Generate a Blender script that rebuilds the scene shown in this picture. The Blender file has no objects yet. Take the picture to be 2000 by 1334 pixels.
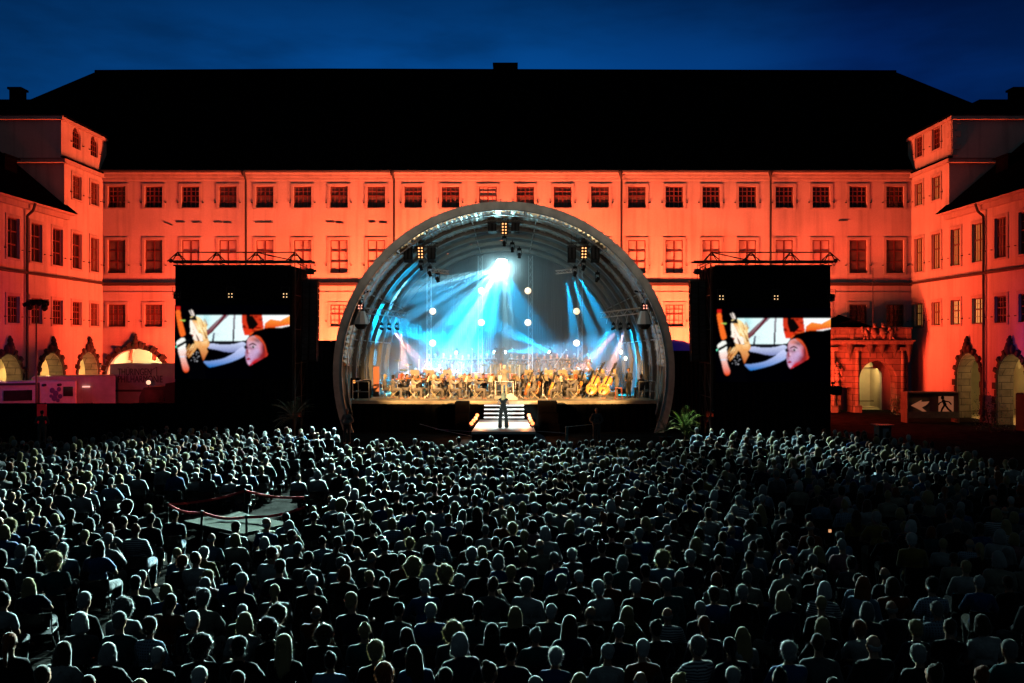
import bpy, bmesh, math, random
import numpy as np
from mathutils import Vector, Matrix, Euler
R = math.radians
sc = bpy.context.scene
COL = sc.collection
rnd = random.Random(11)
# ------------------------------------------------------------------ camera, sky, exposure
F = 1755.0                      # focal length in photo pixels (photo 2000 wide)
HC = 4.95                       # camera height
cam_d = bpy.data.cameras.new('camera')
cam = bpy.data.objects.new('camera', cam_d); COL.objects.link(cam)
cam_d.sensor_width = 36.0; cam_d.lens = F / 2000 * 36.0
cam_d.clip_start = 0.1; cam_d.clip_end = 2000
cam.location = (0, 0, HC); cam.rotation_euler = (R(90), 0, 0)
sc.camera = cam
sc.view_settings.view_transform = 'Standard'
sc.view_settings.look = 'None'
sc.view_settings.exposure = 0.0
sc.view_settings.gamma = 1.0
sc.view_settings.use_curve_mapping = False
sc.cycles.use_denoising = True
sc.cycles.max_bounces = 6
sc.cycles.diffuse_bounces = 0
sc.cycles.glossy_bounces = 1
sc.cycles.transmission_bounces = 4
sc.cycles.volume_bounces = 1
sc.cycles.caustics_reflective = False
sc.cycles.caustics_refractive = False
sc.cycles.sample_clamp_indirect = 4.0

W = bpy.data.worlds.new('World'); sc.world = W; W.use_nodes = True
nt = W.node_tree; N = nt.nodes; L = nt.links
bg = N['Background']
tc = N.new('ShaderNodeTexCoord'); sx = N.new('ShaderNodeSeparateXYZ')
L.new(tc.outputs['Generated'], sx.inputs[0])
def wramp(src, stops, interp='EASE'):
    r = N.new('ShaderNodeValToRGB'); r.color_ramp.interpolation = interp
    e = r.color_ramp.elements
    while len(e) > 1: e.remove(e[0])
    e[0].position = stops[0][0]; e[0].color = (*stops[0][1], 1)
    for p, c in stops[1:]:
        k = e.new(p); k.color = (*c, 1)
    L.new(src, r.inputs[0]); return r.outputs[0]
mx = N.new('ShaderNodeMath'); mx.operation = 'MULTIPLY_ADD'
L.new(sx.outputs[0], mx.inputs[0]); mx.inputs[1].default_value = 0.5; mx.inputs[2].default_value = 0.5
colr = wramp(mx.outputs[0], [(0.0, (0, .01, .03)), (.25, (.0008, .030, .125)), (.42, (.001, .049, .210)), (.5, (.001, .050, .215)), (.6, (.0008, .034, .16)), (.68, (.0005, .013, .085)), (.75, (.0005, .014, .082)), (1, (0, .005, .03))])
zr = wramp(sx.outputs[2], [(0.0, (.9,)*3), (.27, (1,)*3), (.37, (.45,)*3), (.5, (.16,)*3), (1, (.10,)*3)])
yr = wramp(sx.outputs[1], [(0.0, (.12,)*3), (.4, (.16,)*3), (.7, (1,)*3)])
nz = N.new('ShaderNodeTexNoise'); nz.inputs['Scale'].default_value = 2.2; nz.inputs['Detail'].default_value = 5; nz.inputs['Roughness'].default_value = .55
mp = N.new('ShaderNodeMapping'); mp.inputs['Scale'].default_value = (1.4, 1, 5.0); mp.inputs['Rotation'].default_value = (0, .35, 0)
L.new(tc.outputs['Generated'], mp.inputs[0]); L.new(mp.outputs[0], nz.inputs[0])
cr = wramp(nz.outputs[0], [(.35, (.62,)*3), (.6, (1.08,)*3)])
def wmul(a, b):
    m = N.new('ShaderNodeMix'); m.data_type = 'RGBA'; m.blend_type = 'MULTIPLY'; m.inputs[0].default_value = 1
    L.new(a, m.inputs[6]); L.new(b, m.inputs[7]); return m.outputs[2]
fillc = wramp(sx.outputs[1], [(0.0, (.011, .019, .021)), (.25, (.004, .007, .008)), (.45, (0, 0, 0))])  # teal glow added behind the camera, fills the crowd's dark backs
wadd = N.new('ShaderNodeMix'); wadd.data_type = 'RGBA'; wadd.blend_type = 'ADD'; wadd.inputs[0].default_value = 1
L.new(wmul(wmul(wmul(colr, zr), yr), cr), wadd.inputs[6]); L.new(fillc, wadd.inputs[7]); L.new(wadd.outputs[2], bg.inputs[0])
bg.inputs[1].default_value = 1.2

# ------------------------------------------------------------------ helpers
def tag(o, label=None, cat=None, group=None, kind=None):
    if label: o['label'] = label
    if cat: o['category'] = cat
    if group: o['group'] = group
    if kind: o['kind'] = kind
    return o
def P(px, py, Y):
    return ((px - 1000) * Y / F, Y, HC - (py - 667) * Y / F)
def X(px, Y): return (px - 1000) * Y / F
def Z(py, Y): return HC - (py - 667) * Y / F

def srgb(r, g, b):
    def f(c):
        c /= 255.0
        return c / 12.92 if c <= .04045 else ((c + .055) / 1.055) ** 2.4
    return (f(r), f(g), f(b))

MATS = {}
def mat(name, col, rough=.7, metal=0., emit=None, estr=1., noise=None, bump=None, sheen=0., var=0., spec=None, alpha=None):
    """procedural material: colour broken up by noise, optional bump"""
    if name in MATS: return MATS[name]
    m = bpy.data.materials.new(name); m.use_nodes = True
    t = m.node_tree; b = t.nodes['Principled BSDF']
    b.inputs['Base Color'].default_value = (*col, 1); b.inputs['Roughness'].default_value = rough
    b.inputs['Metallic'].default_value = metal
    if sheen: b.inputs['Sheen Weight'].default_value = sheen; b.inputs['Sheen Roughness'].default_value = .42
    if spec is not None: b.inputs['Specular IOR Level'].default_value = spec
    if alpha is not None: b.inputs['Alpha'].default_value = alpha
    if emit is not None:
        b.inputs['Emission Color'].default_value = (*emit, 1); b.inputs['Emission Strength'].default_value = estr
    tcn = t.nodes.new('ShaderNodeTexCoord')
    if noise:
        scale, amt = noise[0], noise[1]
        n = t.nodes.new('ShaderNodeTexNoise'); n.inputs['Scale'].default_value = scale; n.inputs['Detail'].default_value = 6
        mpp = t.nodes.new('ShaderNodeMapping')
        mpp.inputs['Scale'].default_value = noise[2] if len(noise) > 2 else (1, 1, 1)
        t.links.new(tcn.outputs['Object'], mpp.inputs[0]); t.links.new(mpp.outputs[0], n.inputs[0])
        r = t.nodes.new('ShaderNodeMapRange'); r.inputs[1].default_value = .3; r.inputs[2].default_value = .7
        r.inputs[3].default_value = 1 - amt; r.inputs[4].default_value = 1 + amt * .6
        t.links.new(n.outputs[0], r.inputs[0])
        x = t.nodes.new('ShaderNodeMix'); x.data_type = 'RGBA'; x.blend_type = 'MULTIPLY'; x.inputs[0].default_value = 1
        x.inputs[6].default_value = (*col, 1); t.links.new(r.outputs[0], x.inputs[7])
        t.links.new(x.outputs[2], b.inputs['Base Color'])
    if bump:
        n2 = t.nodes.new('ShaderNodeTexNoise'); n2.inputs['Scale'].default_value = bump[0]; n2.inputs['Detail'].default_value = 4
        mp2 = t.nodes.new('ShaderNodeMapping'); mp2.inputs['Scale'].default_value = bump[2] if len(bump) > 2 else (1, 1, 1)
        t.links.new(tcn.outputs['Object'], mp2.inputs[0]); t.links.new(mp2.outputs[0], n2.inputs[0])
        bp = t.nodes.new('ShaderNodeBump'); bp.inputs['Strength'].default_value = bump[1]; bp.inputs['Distance'].default_value = .05
        t.links.new(n2.outputs[0], bp.inputs['Height']); t.links.new(bp.outputs[0], b.inputs['Normal'])
    MATS[name] = m
    return m

def newobj(name, me, parent=None):
    o = bpy.data.objects.new(name, me); COL.objects.link(o)
    if parent is not None: o.parent = parent
    return o
def empty(name, label, cat, loc=(0, 0, 0), rz=0., group=None):
    o = newobj(name, None); o.location = loc; o.rotation_euler = (0, 0, rz)
    return tag(o, label, cat, group)

class MB:
    def __init__(s): s.v = []; s.f = []; s.mi = []; s.m = 0
    def add(s, vs, fs):
        o = len(s.v); s.v += [tuple(v) for v in vs]
        for f in fs: s.f.append(tuple(i + o for i in f)); s.mi.append(s.m)
        return s
    def box(s, x0, x1, y0, y1, z0, z1):
        x0, x1 = min(x0, x1), max(x0, x1); y0, y1 = min(y0, y1), max(y0, y1); z0, z1 = min(z0, z1), max(z0, z1)
        return s.add([(x0,y0,z0),(x1,y0,z0),(x1,y1,z0),(x0,y1,z0),(x0,y0,z1),(x1,y0,z1),(x1,y1,z1),(x0,y1,z1)],
              [(0,3,2,1),(4,5,6,7),(0,1,5,4),(1,2,6,5),(2,3,7,6),(3,0,4,7)])
    def bbox(s, x0, x1, y0, y1, z0, z1, b=.02):
        """box with chamfered vertical and horizontal edges"""
        x0, x1 = min(x0, x1), max(x0, x1); y0, y1 = min(y0, y1), max(y0, y1); z0, z1 = min(z0, z1), max(z0, z1)
        vs = []; 
        def ring(a, c, z):
            return [(x0+a,y0+c,z),(x1-a,y0+c,z),(x1-c,y0+a,z),(x1-c,y1-a,z),(x1-a,y1-c,z),(x0+a,y1-c,z),(x0+c,y1-a,z),(x0+c,y0+a,z)]
        for a, c, z in ((2*b, b, z0), (b, 0, z0+b), (b, 0, z1-b), (2*b, b, z1)): vs += ring(a, c, z)
        fs = [tuple(reversed(range(8))), tuple(range(24, 32))]
        for k in range(3):
            for i in range(8):
                j = (i+1) % 8; fs.append((k*8+i, k*8+j, k*8+8+j, k*8+8+i))
        return s.add(vs, fs)
    def cyl(s, p0, p1, r0, r1=None, n=8, cap=True):
        r1 = r0 if r1 is None else r1
        p0, p1 = Vector(p0), Vector(p1); d = (p1 - p0)
        if d.length < 1e-6: return s
        d.normalize(); a = d.orthogonal().normalized(); b = d.cross(a)
        vs = []
        for p, r in ((p0, r0), (p1, r1)):
            for i in range(n):
                t = 2*math.pi*i/n; vs.append(p + a*(r*math.cos(t)) + b*(r*math.sin(t)))
        fs = [(i, (i+1) % n, n+(i+1) % n, n+i) for i in range(n)]
        if cap: fs += [tuple(reversed(range(n))), tuple(range(n, 2*n))]
        return s.add(vs, fs)
    def tube(s, pts, r, n=6):
        for a, b in zip(pts[:-1], pts[1:]): s.cyl(a, b, r if not isinstance(r, (list, tuple)) else r[0], None, n)
        return s
    def ell(s, c, r, nu=10, nv=7, M=None):
        vs = []; fs = []
        for j in range(nv+1):
            ph = math.pi*j/nv
            for i in range(nu):
                t = 2*math.pi*i/nu
                v = Vector((r[0]*math.sin(ph)*math.cos(t), r[1]*math.sin(ph)*math.sin(t), r[2]*math.cos(ph)))
                if M is not None: v = M @ v
                vs.append(v + Vector(c))
        for j in range(nv):
            for i in range(nu):
                k = (i+1) % nu; fs.append((j*nu+i, (j+1)*nu+i, (j+1)*nu+k, j*nu+k))
        return s.add(vs, fs)
    def lathe(s, prof, c=(0, 0, 0), n=16, M=None):
        vs = []; fs = []
        for r, z in prof:
            for i in range(n):
                t = 2*math.pi*i/n; v = Vector((r*math.cos(t), r*math.sin(t), z))
                if M is not None: v = M @ v
                vs.append(v + Vector(c))
        for j in range(len(prof)-1):
            for i in range(n):
                k = (i+1) % n; fs.append((j*n+i, j*n+k, (j+1)*n+k, (j+1)*n+i))
        return s.add(vs, fs)
    def prism(s, poly, y0, y1):
        """poly in xz extruded along y"""
        n = len(poly)
        vs = [(x, y0, z) for x, z in poly] + [(x, y1, z) for x, z in poly]
        fs = [tuple(range(n)), tuple(reversed(range(n, 2*n)))] + [(i, n+i, n+(i+1) % n, (i+1) % n) for i in range(n)]
        return s.add(vs, fs)
    def build(s, name, mats, parent=None, smooth=False, M=None):
        me = bpy.data.meshes.new(name)
        vs = s.v if M is None else [tuple(M @ Vector(v)) for v in s.v]
        me.from_pydata(vs, [], s.f)
        if not isinstance(mats, (list, tuple)): mats = [mats]
        for m in mats: me.materials.append(m)
        if any(s.mi): me.polygons.foreach_set('material_index', s.mi)
        if smooth: me.polygons.foreach_set('use_smooth', [True]*len(s.f))
        me.update()
        return newobj(name, me, parent)

def recalc(o):
    bm = bmesh.new(); bm.from_mesh(o.data); bmesh.ops.recalc_face_normals(bm, faces=bm.faces); bm.to_mesh(o.data); bm.free(); return o
def truss(mb, p0, p1, s=.3, step=.5, r=.025, n=5, rd=None):
    """square lattice truss between two points"""
    p0, p1 = Vector(p0), Vector(p1); d = p1-p0; Ln = d.length; d.normalize()
    up = Vector((0, 0, 1)) if abs(d.z) < .9 else Vector((0, 1, 0))
    a = d.cross(up).normalized()*s/2; b = d.cross(a).normalized()*s/2
    cs = [a+b, a-b, -a-b, -a+b]; rd = rd or r*.6
    for c in cs: mb.cyl(p0+c, p1+c, r, None, n)
    k = max(1, round(Ln/step))
    for i in range(k):
        q0 = p0+d*(Ln*i/k); q1 = p0+d*(Ln*(i+1)/k)
        for j in range(4):
            c0, c1 = cs[j], cs[(j+1) % 4]
            mb.cyl(q0+(c0 if i % 2 else c1), q1+(c1 if i % 2 else c0), rd, None, 4)
def spot(name, loc, target, power, size_deg, col, blend=.4, rad=.1):
    l = bpy.data.lights.new(name, 'SPOT'); l.energy = power; l.spot_size = R(size_deg); l.spot_blend = blend; l.color = col; l.shadow_soft_size = rad
    o = bpy.data.objects.new(name, l); COL.objects.link(o); o.location = loc
    o.rotation_euler = (Vector(target)-Vector(loc)).to_track_quat('-Z', 'Y').to_euler(); return o
def area(name, loc, target, power, sx_, sy_, col, spread=180):
    l = bpy.data.lights.new(name, 'AREA'); l.shape = 'RECTANGLE'; l.size = sx_; l.size_y = sy_; l.energy = power; l.color = col; l.spread = R(spread)
    o = bpy.data.objects.new(name, l); COL.objects.link(o); o.location = loc
    o.rotation_euler = (Vector(target)-Vector(loc)).to_track_quat('-Z', 'Y').to_euler(); return o
def point(name, loc, power, col, rad=.1):
    l = bpy.data.lights.new(name, 'POINT'); l.energy = power; l.color = col; l.shadow_soft_size = rad
    o = bpy.data.objects.new(name, l); COL.objects.link(o); o.location = loc; return o

# ------------------------------------------------------------------ lights
XC = -.44                         # stage axis
RED = (1.0, .085, .03); RED2 = (1.0, .042, .015)
# red floodlights standing behind the stage and beside it, washing the palace front
area('red_flood', (XC, 59.6, .5), (XC, 65, 5.5), 27000, 19, .5, (1, .125, .045))
for s in (-1, 1):
    area('red_flood', (s*15.5, 58.5, .5), (s*16, 65, 8.0), 4600, 9, .5, RED)
    area('red_flood', (s*17, 58.2, 3.0), (s*29, 53, 7.5), 1300, 3, .5, RED2)
    spot('red_flood', (s*20.5, 58.9, .6), (s*28.5, 63.5, 11), 4600, 100, RED2, .9, .15)
spot('red_flood', (-14.5, 59.0, 1.9), (-28.5, 64, 5.0), 2300, 60, RED2, .9, .15)
spot('red_flood', (20.5, 55.6, .5), (27, 63.5, 5.5), 650, 60, RED2, .9, .12)
point('violet_lamp', (-26.5, 48.5, 5.4), 42, (.25, .08, 1), .1)
point('violet_lamp', (-25.9, 47.0, 3.4), 14, (.9, .25, 1), .1)
point('added_red_fill', (-21.5, 47.5, 3.2), 480, (1, .05, .06), .3)  # added light without a fixture, stands in for red reflected onto the trailers
point('added_red_fill', (20.5, 49.5, 3.4), 230, (1, .05, .03), .3)  # same added fill for the shade and ground by the portal
point('violet_lamp', (27.4, 49.6, 5.0), 24, (.2, .06, 1), .1)
# ------------------------------------------------------------------ materials of the setting
def plaster(name, col):
    m = bpy.data.materials.new(name); m.use_nodes = True; t = m.node_tree; b = t.nodes['Principled BSDF']
    b.inputs['Roughness'].default_value = .9; b.inputs['Specular IOR Level'].default_value = .15
    g = t.nodes.new('ShaderNodeTexCoord')
    def nz_(scale, sc3, lo, hi, a, c):
        mp_ = t.nodes.new('ShaderNodeMapping'); mp_.inputs['Scale'].default_value = sc3
        n = t.nodes.new('ShaderNodeTexNoise'); n.inputs['Scale'].default_value = scale; n.inputs['Detail'].default_value = 7
        t.links.new(g.outputs['Object'], mp_.inputs[0]); t.links.new(mp_.outputs[0], n.inputs[0])
        r = t.nodes.new('ShaderNodeMapRange'); r.inputs[1].default_value = lo; r.inputs[2].default_value = hi; r.inputs[3].default_value = a; r.inputs[4].default_value = c
        t.links.new(n.outputs[0], r.inputs[0]); return r.outputs[0]
    a = nz_(.5, (1, 1, 1), .3, .7, .86, 1.06)           # broad patches
    s = nz_(1.0, (2.2, 2.2, .12), .33, .5, .80, 1.0)    # rain streaks
    f = nz_(9, (1, 1, 1), .3, .7, .93, 1.05)            # grain
    m1 = t.nodes.new('ShaderNodeMath'); m1.operation = 'MULTIPLY'; t.links.new(a, m1.inputs[0]); t.links.new(s, m1.inputs[1])
    m2 = t.nodes.new('ShaderNodeMath'); m2.operation = 'MULTIPLY'; t.links.new(m1.outputs[0], m2.inputs[0]); t.links.new(f, m2.inputs[1])
    x = t.nodes.new('ShaderNodeMix'); x.data_type = 'RGBA'; x.blend_type = 'MULTIPLY'; x.inputs[0].default_value = 1; x.inputs[6].default_value = (*col, 1)
    t.links.new(m2.outputs[0], x.inputs[7]); t.links.new(x.outputs[2], b.inputs['Base Color'])
    bp = t.nodes.new('ShaderNodeBump'); bp.inputs['Strength'].default_value = .25; bp.inputs['Distance'].default_value = .03
    t.links.new(f, bp.inputs['Height']); t.links.new(bp.outputs[0], b.inputs['Normal'])
    MATS[name] = m; return m
PL = plaster('pale_plaster', (.60, .56, .50))
PL2 = plaster('trim_plaster', (.50, .45, .40))
STONE = mat('rough_stone', (.045, .035, .03), .95, noise=(3, .5), bump=(8, .8))
STONE2 = mat('sand_stone', (.18, .14, .11), .95, noise=(2, .35), bump=(7, .6))
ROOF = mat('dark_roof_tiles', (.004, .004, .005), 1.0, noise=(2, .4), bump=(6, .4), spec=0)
DARK = mat('dark_metal', (.02, .02, .022), .6)
WOOD_F = mat('red_brown_frame', (.14, .035, .025), .6)
WOOD_M = mat('window_muntin', (.28, .10, .07), .6)
GL_DARK = mat('dark_glass', (.03, .02, .02), .15, noise=(1.5, .6))
GL_MID = mat('dim_glass', (.14, .10, .08), .3, noise=(1.3, .8))
GL_BLIND = mat('white_roller_blind', (.66, .58, .50), .8, noise=(.7, .25))
GL_BLIND2 = mat('grey_roller_blind', (.16, .12, .10), .6, noise=(1.2, .5))
GL_LIT = mat('lit_window_glass', (.3, .2, .1), .4, emit=(1.0, .52, .14), estr=.62)
GL_LIT2 = mat('dim_lit_window_glass', (.2, .12, .06), .4, emit=(1.0, .42, .10), estr=.26)
CREAM = mat('cream_vault_plaster', (.72, .62, .42), .9, noise=(.8, .2))
BLACK = mat('black_cloth', (.006, .006, .007), .95, noise=(3, .3), spec=.1)
BLACKP = mat('black_paint', (.008, .008, .009), .7, noise=(3, .3), spec=.12)

_t = STONE2.node_tree; _b = _t.nodes['Principled BSDF']; _src = _b.inputs['Base Color'].links[0].from_socket
_g = _t.nodes.new('ShaderNodeNewGeometry'); _s = _t.nodes.new('ShaderNodeSeparateXYZ'); _t.links.new(_g.outputs['Position'], _s.inputs[0])
_a = _t.nodes.new('ShaderNodeMath'); _a.operation = 'ADD'; _t.links.new(_s.outputs[0], _a.inputs[0]); _t.links.new(_s.outputs[1], _a.inputs[1])
_c = _t.nodes.new('ShaderNodeCombineXYZ'); _t.links.new(_a.outputs[0], _c.inputs[0]); _t.links.new(_s.outputs[2], _c.inputs[1])
_k = _t.nodes.new('ShaderNodeTexBrick'); _k.inputs['Scale'].default_value = 1.0; _k.inputs['Brick Width'].default_value = 1.1; _k.inputs['Row Height'].default_value = .42; _k.inputs['Mortar Size'].default_value = .022
_k.inputs['Color1'].default_value = (1, 1, 1, 1); _k.inputs['Color2'].default_value = (.72, .72, .72, 1); _k.inputs['Mortar'].default_value = (.25, .25, .25, 1); _t.links.new(_c.outputs[0], _k.inputs['Vector'])
_m = _t.nodes.new('ShaderNodeMix'); _m.data_type = 'RGBA'; _m.blend_type = 'MULTIPLY'; _m.inputs[0].default_value = 1; _t.links.new(_src, _m.inputs[6]); _t.links.new(_k.outputs[0], _m.inputs[7]); _t.links.new(_m.outputs[2], _b.inputs['Base Color'])
class Wall:
    """a wall plane: origin, direction u, outward normal n, with openings cut in"""
    def __init__(s, O, u, n): s.O, s.u, s.n = Vector(O), Vector(u), Vector(n)
    def p(s, u, z, d=0.): return s.O + s.u*u + s.n*d + Vector((0, 0, z))
    def M(s, u, z, d=0.):   # local x = u, y = -n (inward), z up
        m = Matrix((( s.u.x, -s.n.x, 0, 0), (s.u.y, -s.n.y, 0, 0), (0, 0, 1, 0), (0, 0, 0, 1)))
        return Matrix.Translation(s.p(u, z, d)) @ m
def wall_mesh(w, u0, u1, z0, z1, ops, depth=.35, adepth=None):
    """ops: (u, z, width, height, arch) centre u, bottom z"""
    mb = MB()
    us = sorted({u0, u1} | {round(o[0]-o[2]/2, 4) for o in ops} | {round(o[0]+o[2]/2, 4) for o in ops})
    zs = sorted({z0, z1} | {round(o[1], 4) for o in ops} | {round(o[1]+o[3], 4) for o in ops})
    us = [u for u in us if u0 <= u <= u1]; zs = [z for z in zs if z0 <= z <= z1]
    def quad(a, b, c, d): mb.add([a, b, c, d], [(0, 1, 2, 3)])
    for i in range(len(us)-1):
        for j in range(len(zs)-1):
            cu, cz = (us[i]+us[i+1])/2, (zs[j]+zs[j+1])/2
            if any(abs(cu-o[0]) < o[2]/2 and o[1] < cz < o[1]+o[3] for o in ops): continue
            quad(w.p(us[i], zs[j]), w.p(us[i+1], zs[j]), w.p(us[i+1], zs[j+1]), w.p(us[i], zs[j+1]))
    for o in ops:
        u, z, wd, h, arch = o; a, b = u-wd/2, u+wd/2
        if not arch:
            pts = [(a, z), (b, z), (b, z+h), (a, z+h)]
            lo = 0 if z > z0 + .01 else 1
            for k in range(lo, 4):
                p, q = pts[k], pts[(k+1) % 4]
                quad(w.p(*p), w.p(*q), w.p(*q, -depth), w.p(*p, -depth))
        else:
            r = wd/2; zc = z+h-r*arch; n = 14
            arc = [(u + r*math.cos(math.pi*k/n), zc + r*arch*math.sin(math.pi*k/n)) for k in range(n+1)]
            for k in range(n):                       # spandrels up to the top of the opening's cell
                p, q = arc[k], arc[k+1]
                quad(w.p(p[0], z+h), w.p(p[0], p[1]), w.p(q[0], q[1]), w.p(q[0], z+h))
            path = [(b, z)] + arc + [(a, z)]; ad = adepth if (adepth and z < .1) else depth; mb.m = 1 if ad != depth else 0
            for p, q in zip(path[:-1], path[1:]):
                quad(w.p(*p), w.p(*q), w.p(*q, -ad), w.p(*p, -ad))
            mb.m = 0
    return mb
WM = {}
def window_mesh(kind, wd, h):
    """frame, muntins, casing; local x across, z up from the sill, y inward"""
    key = (kind, wd, h)
    if key in WM: return WM[key]
    mb = MB()
    a = wd/2; c = .19
    mb.m = 1                                           # plaster casing, proud of the wall
    zt = h + c
    if kind != 'arch':
        mb.box(-a-c, -a, -.05, .02, -c*.6, zt); mb.box(a, a+c, -.05, .02, -c*.6, zt); mb.box(-a, a, -.05, .02, h, zt); mb.box(-a, a, -.05, .02, -c*.6, 0)
        None
    mb.m = 0; t = .07; y0, y1 = .12, .2
    mb.box(-a, -a+t, y0, y1, 0, h); mb.box(a-t, a, y0, y1, 0, h); mb.box(-a+t, a-t, y0, y1, h-t, h); mb.box(-a+t, a-t, y0, y1, 0, t)
    mb.box(-.045, .045, y0, y1, t, h-t)
    if kind == 'tall':
        for f in (.345, .67):
            mb.box(-a+t, -.045, y0+.01, y1-.01, h*f-.04, h*f+.04); mb.box(.045, a-t, y0+.01, y1-.01, h*f-.04, h*f+.04)
            mb.m = 2; mb.box(-a+t, -.045, y1+.004, y1+.05, h*f-.13, h*f-.04); mb.box(.045, a-t, y1+.004, y1+.05, h*f-.13, h*f-.04); mb.m = 0
        mb.m = 2; mb.box(-a+t, -.045, y1+.004, y1+.05, t, t+.22); mb.box(.045, a-t, y1+.004, y1+.05, t, t+.22); mb.m = 0
    else:
        mb.box(-a+t, -.045, y0, y1, h*.57-.04, h*.57+.04); mb.box(.045, a-t, y0, y1, h*.57-.04, h*.57+.04)
        for s in (-1, 1):
            xm = s*(a/2+.0)
            mb.m = 3; mb.box(xm-.016, xm+.016, y0+.02, y1-.02, t, h*.57-.04); mb.box(xm-.016, xm+.016, y0+.02, y1-.02, h*.57+.04, h-t)
            for zz in ((h*.57)*.5, h*.57 + (h*.43)*.5):
                for q0, q1 in ((min(s*.045, s*(a-t)), xm-.016), (xm+.016, max(s*.045, s*(a-t)))):
                    mb.box(q0, q1, y0+.02, y1-.02, zz-.016, zz+.016)
            mb.m = 0
        mb.m = 2; mb.box(-a+t, a-t, y1+.004, y1+.05, t, t+.16); mb.m = 0
    for s in (-1, 1):                                   # iron shutter hooks on the casing
        mb.m = 2; mb.box(s*(a+c+.02), s*(a+c+.12), -.12, .0, h*.22, h*.22+.05); mb.m = 0
    o = mb.build('window', [WOOD_F, PL2, DARK, WOOD_M]); me = o.data; bpy.data.objects.remove(o)
    if kind == 'arch':
        r = a; n = 10
        poly = [(-a, 0), (a, 0)] + [(r*math.cos(math.pi*k/n), h-r+r*math.sin(math.pi*k/n)) for k in range(n+1)][0:] 
        pb = MB(); pb.add([(x, .16, z) for x, z in poly], [tuple(range(len(poly)))])
    else:
        pb = MB(); pb.add([(-a, .19, 0), (a, .19, 0), (a, .19, h), (-a, .19, h)], [(0, 1, 2, 3)])
    o = pb.build('pane', [GL_DARK]); pm = o.data; bpy.data.objects.remove(o)
    WM[key] = (me, pm); return WM[key]
def put_window(w, parent, u, z, wd, h, kind, pane):
    me, pm = window_mesh(kind, wd, h)
    o = newobj('window', me); o.matrix_world = w.M(u, z)
    p = newobj('pane', pm, o); p.material_slots[0].link = 'OBJECT'; p.material_slots[0].material = pane
    return o
def band(w, u0, u1, z0, z1, out, mb):
    """trim strip along a wall"""
    a, b = w.p(u0, 0, out), w.p(u1, 0, out); c, d = w.p(u0, 0, .003), w.p(u1, 0, .003)
    vs = [Vector((q.x, q.y, z)) for z in (z0, z1) for q in (a, b, d, c)]
    mb.add(vs, [(0, 3, 2, 1), (4, 5, 6, 7), (0, 1, 5, 4), (1, 2, 6, 5), (2, 3, 7, 6), (3, 0, 4, 7)])

# ------------------------------------------------------------------ ground
gm = mat('dark_paving', (.018, .017, .016), .9, noise=(1.5, .5), bump=(5, .6), spec=.0)
g = MB(); g.add([(-260, -60, 0), (260, -60, 0), (260, 300, 0), (-260, 300, 0)], [(0, 1, 2, 3)])
tag(g.build('ground', gm), kind='structure')

# ------------------------------------------------------------------ main range of the palace
YM = 65.0; XL, XR = -29.6, 28.9
main = empty('palace_main_building', 'long three-storey palace range behind the stage, lit orange red under a huge black roof', 'building', (0, YM, 0))
main_inv = Matrix.Translation((0, -YM, 0))
def child(o, par):
    """parent keeping world placement (parents here are unrotated empties)"""
    o.parent = par; o.matrix_parent_inverse = Matrix.Translation(-Vector(par.location)); return o
wm = Wall((0, YM, 0), (1, 0, 0), (0, -1, 0))
xs = [XL + .95 + 2.7*k for k in range(22)]
pxA = [228, 300, 372, 445, 517, 591, 662, 735, 807, 880, 953, 1026, 1099, 1172, 1244, 1317, 1389, 1460, 1532, 1604, 1676, 1748]
xs = [(p-1000)/27.0 for p in pxA]
ops = []
for x in xs: ops += [(x, 14.62, 1.28, 1.56, 0), (x, 9.9, 1.28, 2.4, 0), (x, 6.02, 1.28, 1.6, 0)]
DOORX = 26.0
ops = [o for o in ops]
ops += [(-27.15+.0, 0, 4.3, 4.42, .95)]
ops += [(25.5, 0, 2.5, 3.6, 1)]
child(wall_mesh(wm, XL, XR, 0, 17.1, ops, .4).build('wall', PL), main)
def fix(o): return o
mats_mid = [GL_BLIND]*22
for k, x in enumerate(xs):
    rk = rnd.random()
    pa = GL_MID if 3 <= k <= 11 else GL_DARK
    if k in (8, 9, 12, 13, 14): pa = GL_MID
    if k in (7, 10): pa = GL_BLIND2
    if k == 10: pa = GL_BLIND
    pb = GL_BLIND if 2 <= k <= 19 else GL_BLIND2
    pc = GL_BLIND2 if (k in (0, 1)) else (GL_DARK if k >= 19 else GL_BLIND)
    child(put_window(wm, main, x, 14.62, 1.28, 1.56, 'cross', pa), main)
    child(put_window(wm, main, x, 9.9, 1.28, 2.4, 'tall', pb), main)
    child(put_window(wm, main, x, 6.02, 1.28, 1.6, 'cross', pc), main)
mb = MB()
band(wm, XL, XR, 16.62, 16.80, .10, mb); band(wm, XL, XR, 16.81, 17.0, .28, mb); band(wm, XL, XR, 17.01, 17.12, .5, mb)
child(mb.build('eaves_cornice', PL2), main)
mb = MB(); band(wm, XL, XR, 9.06, 9.20, .22, mb); band(wm, XL, XR, 8.98, 9.05, .12, mb)
child(mb.build('string_course', mat('dark_ledge', (.05, .03, .025), .8)), main)
mb = MB(); band(wm, XL, XR, 8.5, 8.55, .05, mb); child(mb.build('string_moulding', PL2), main)
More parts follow.
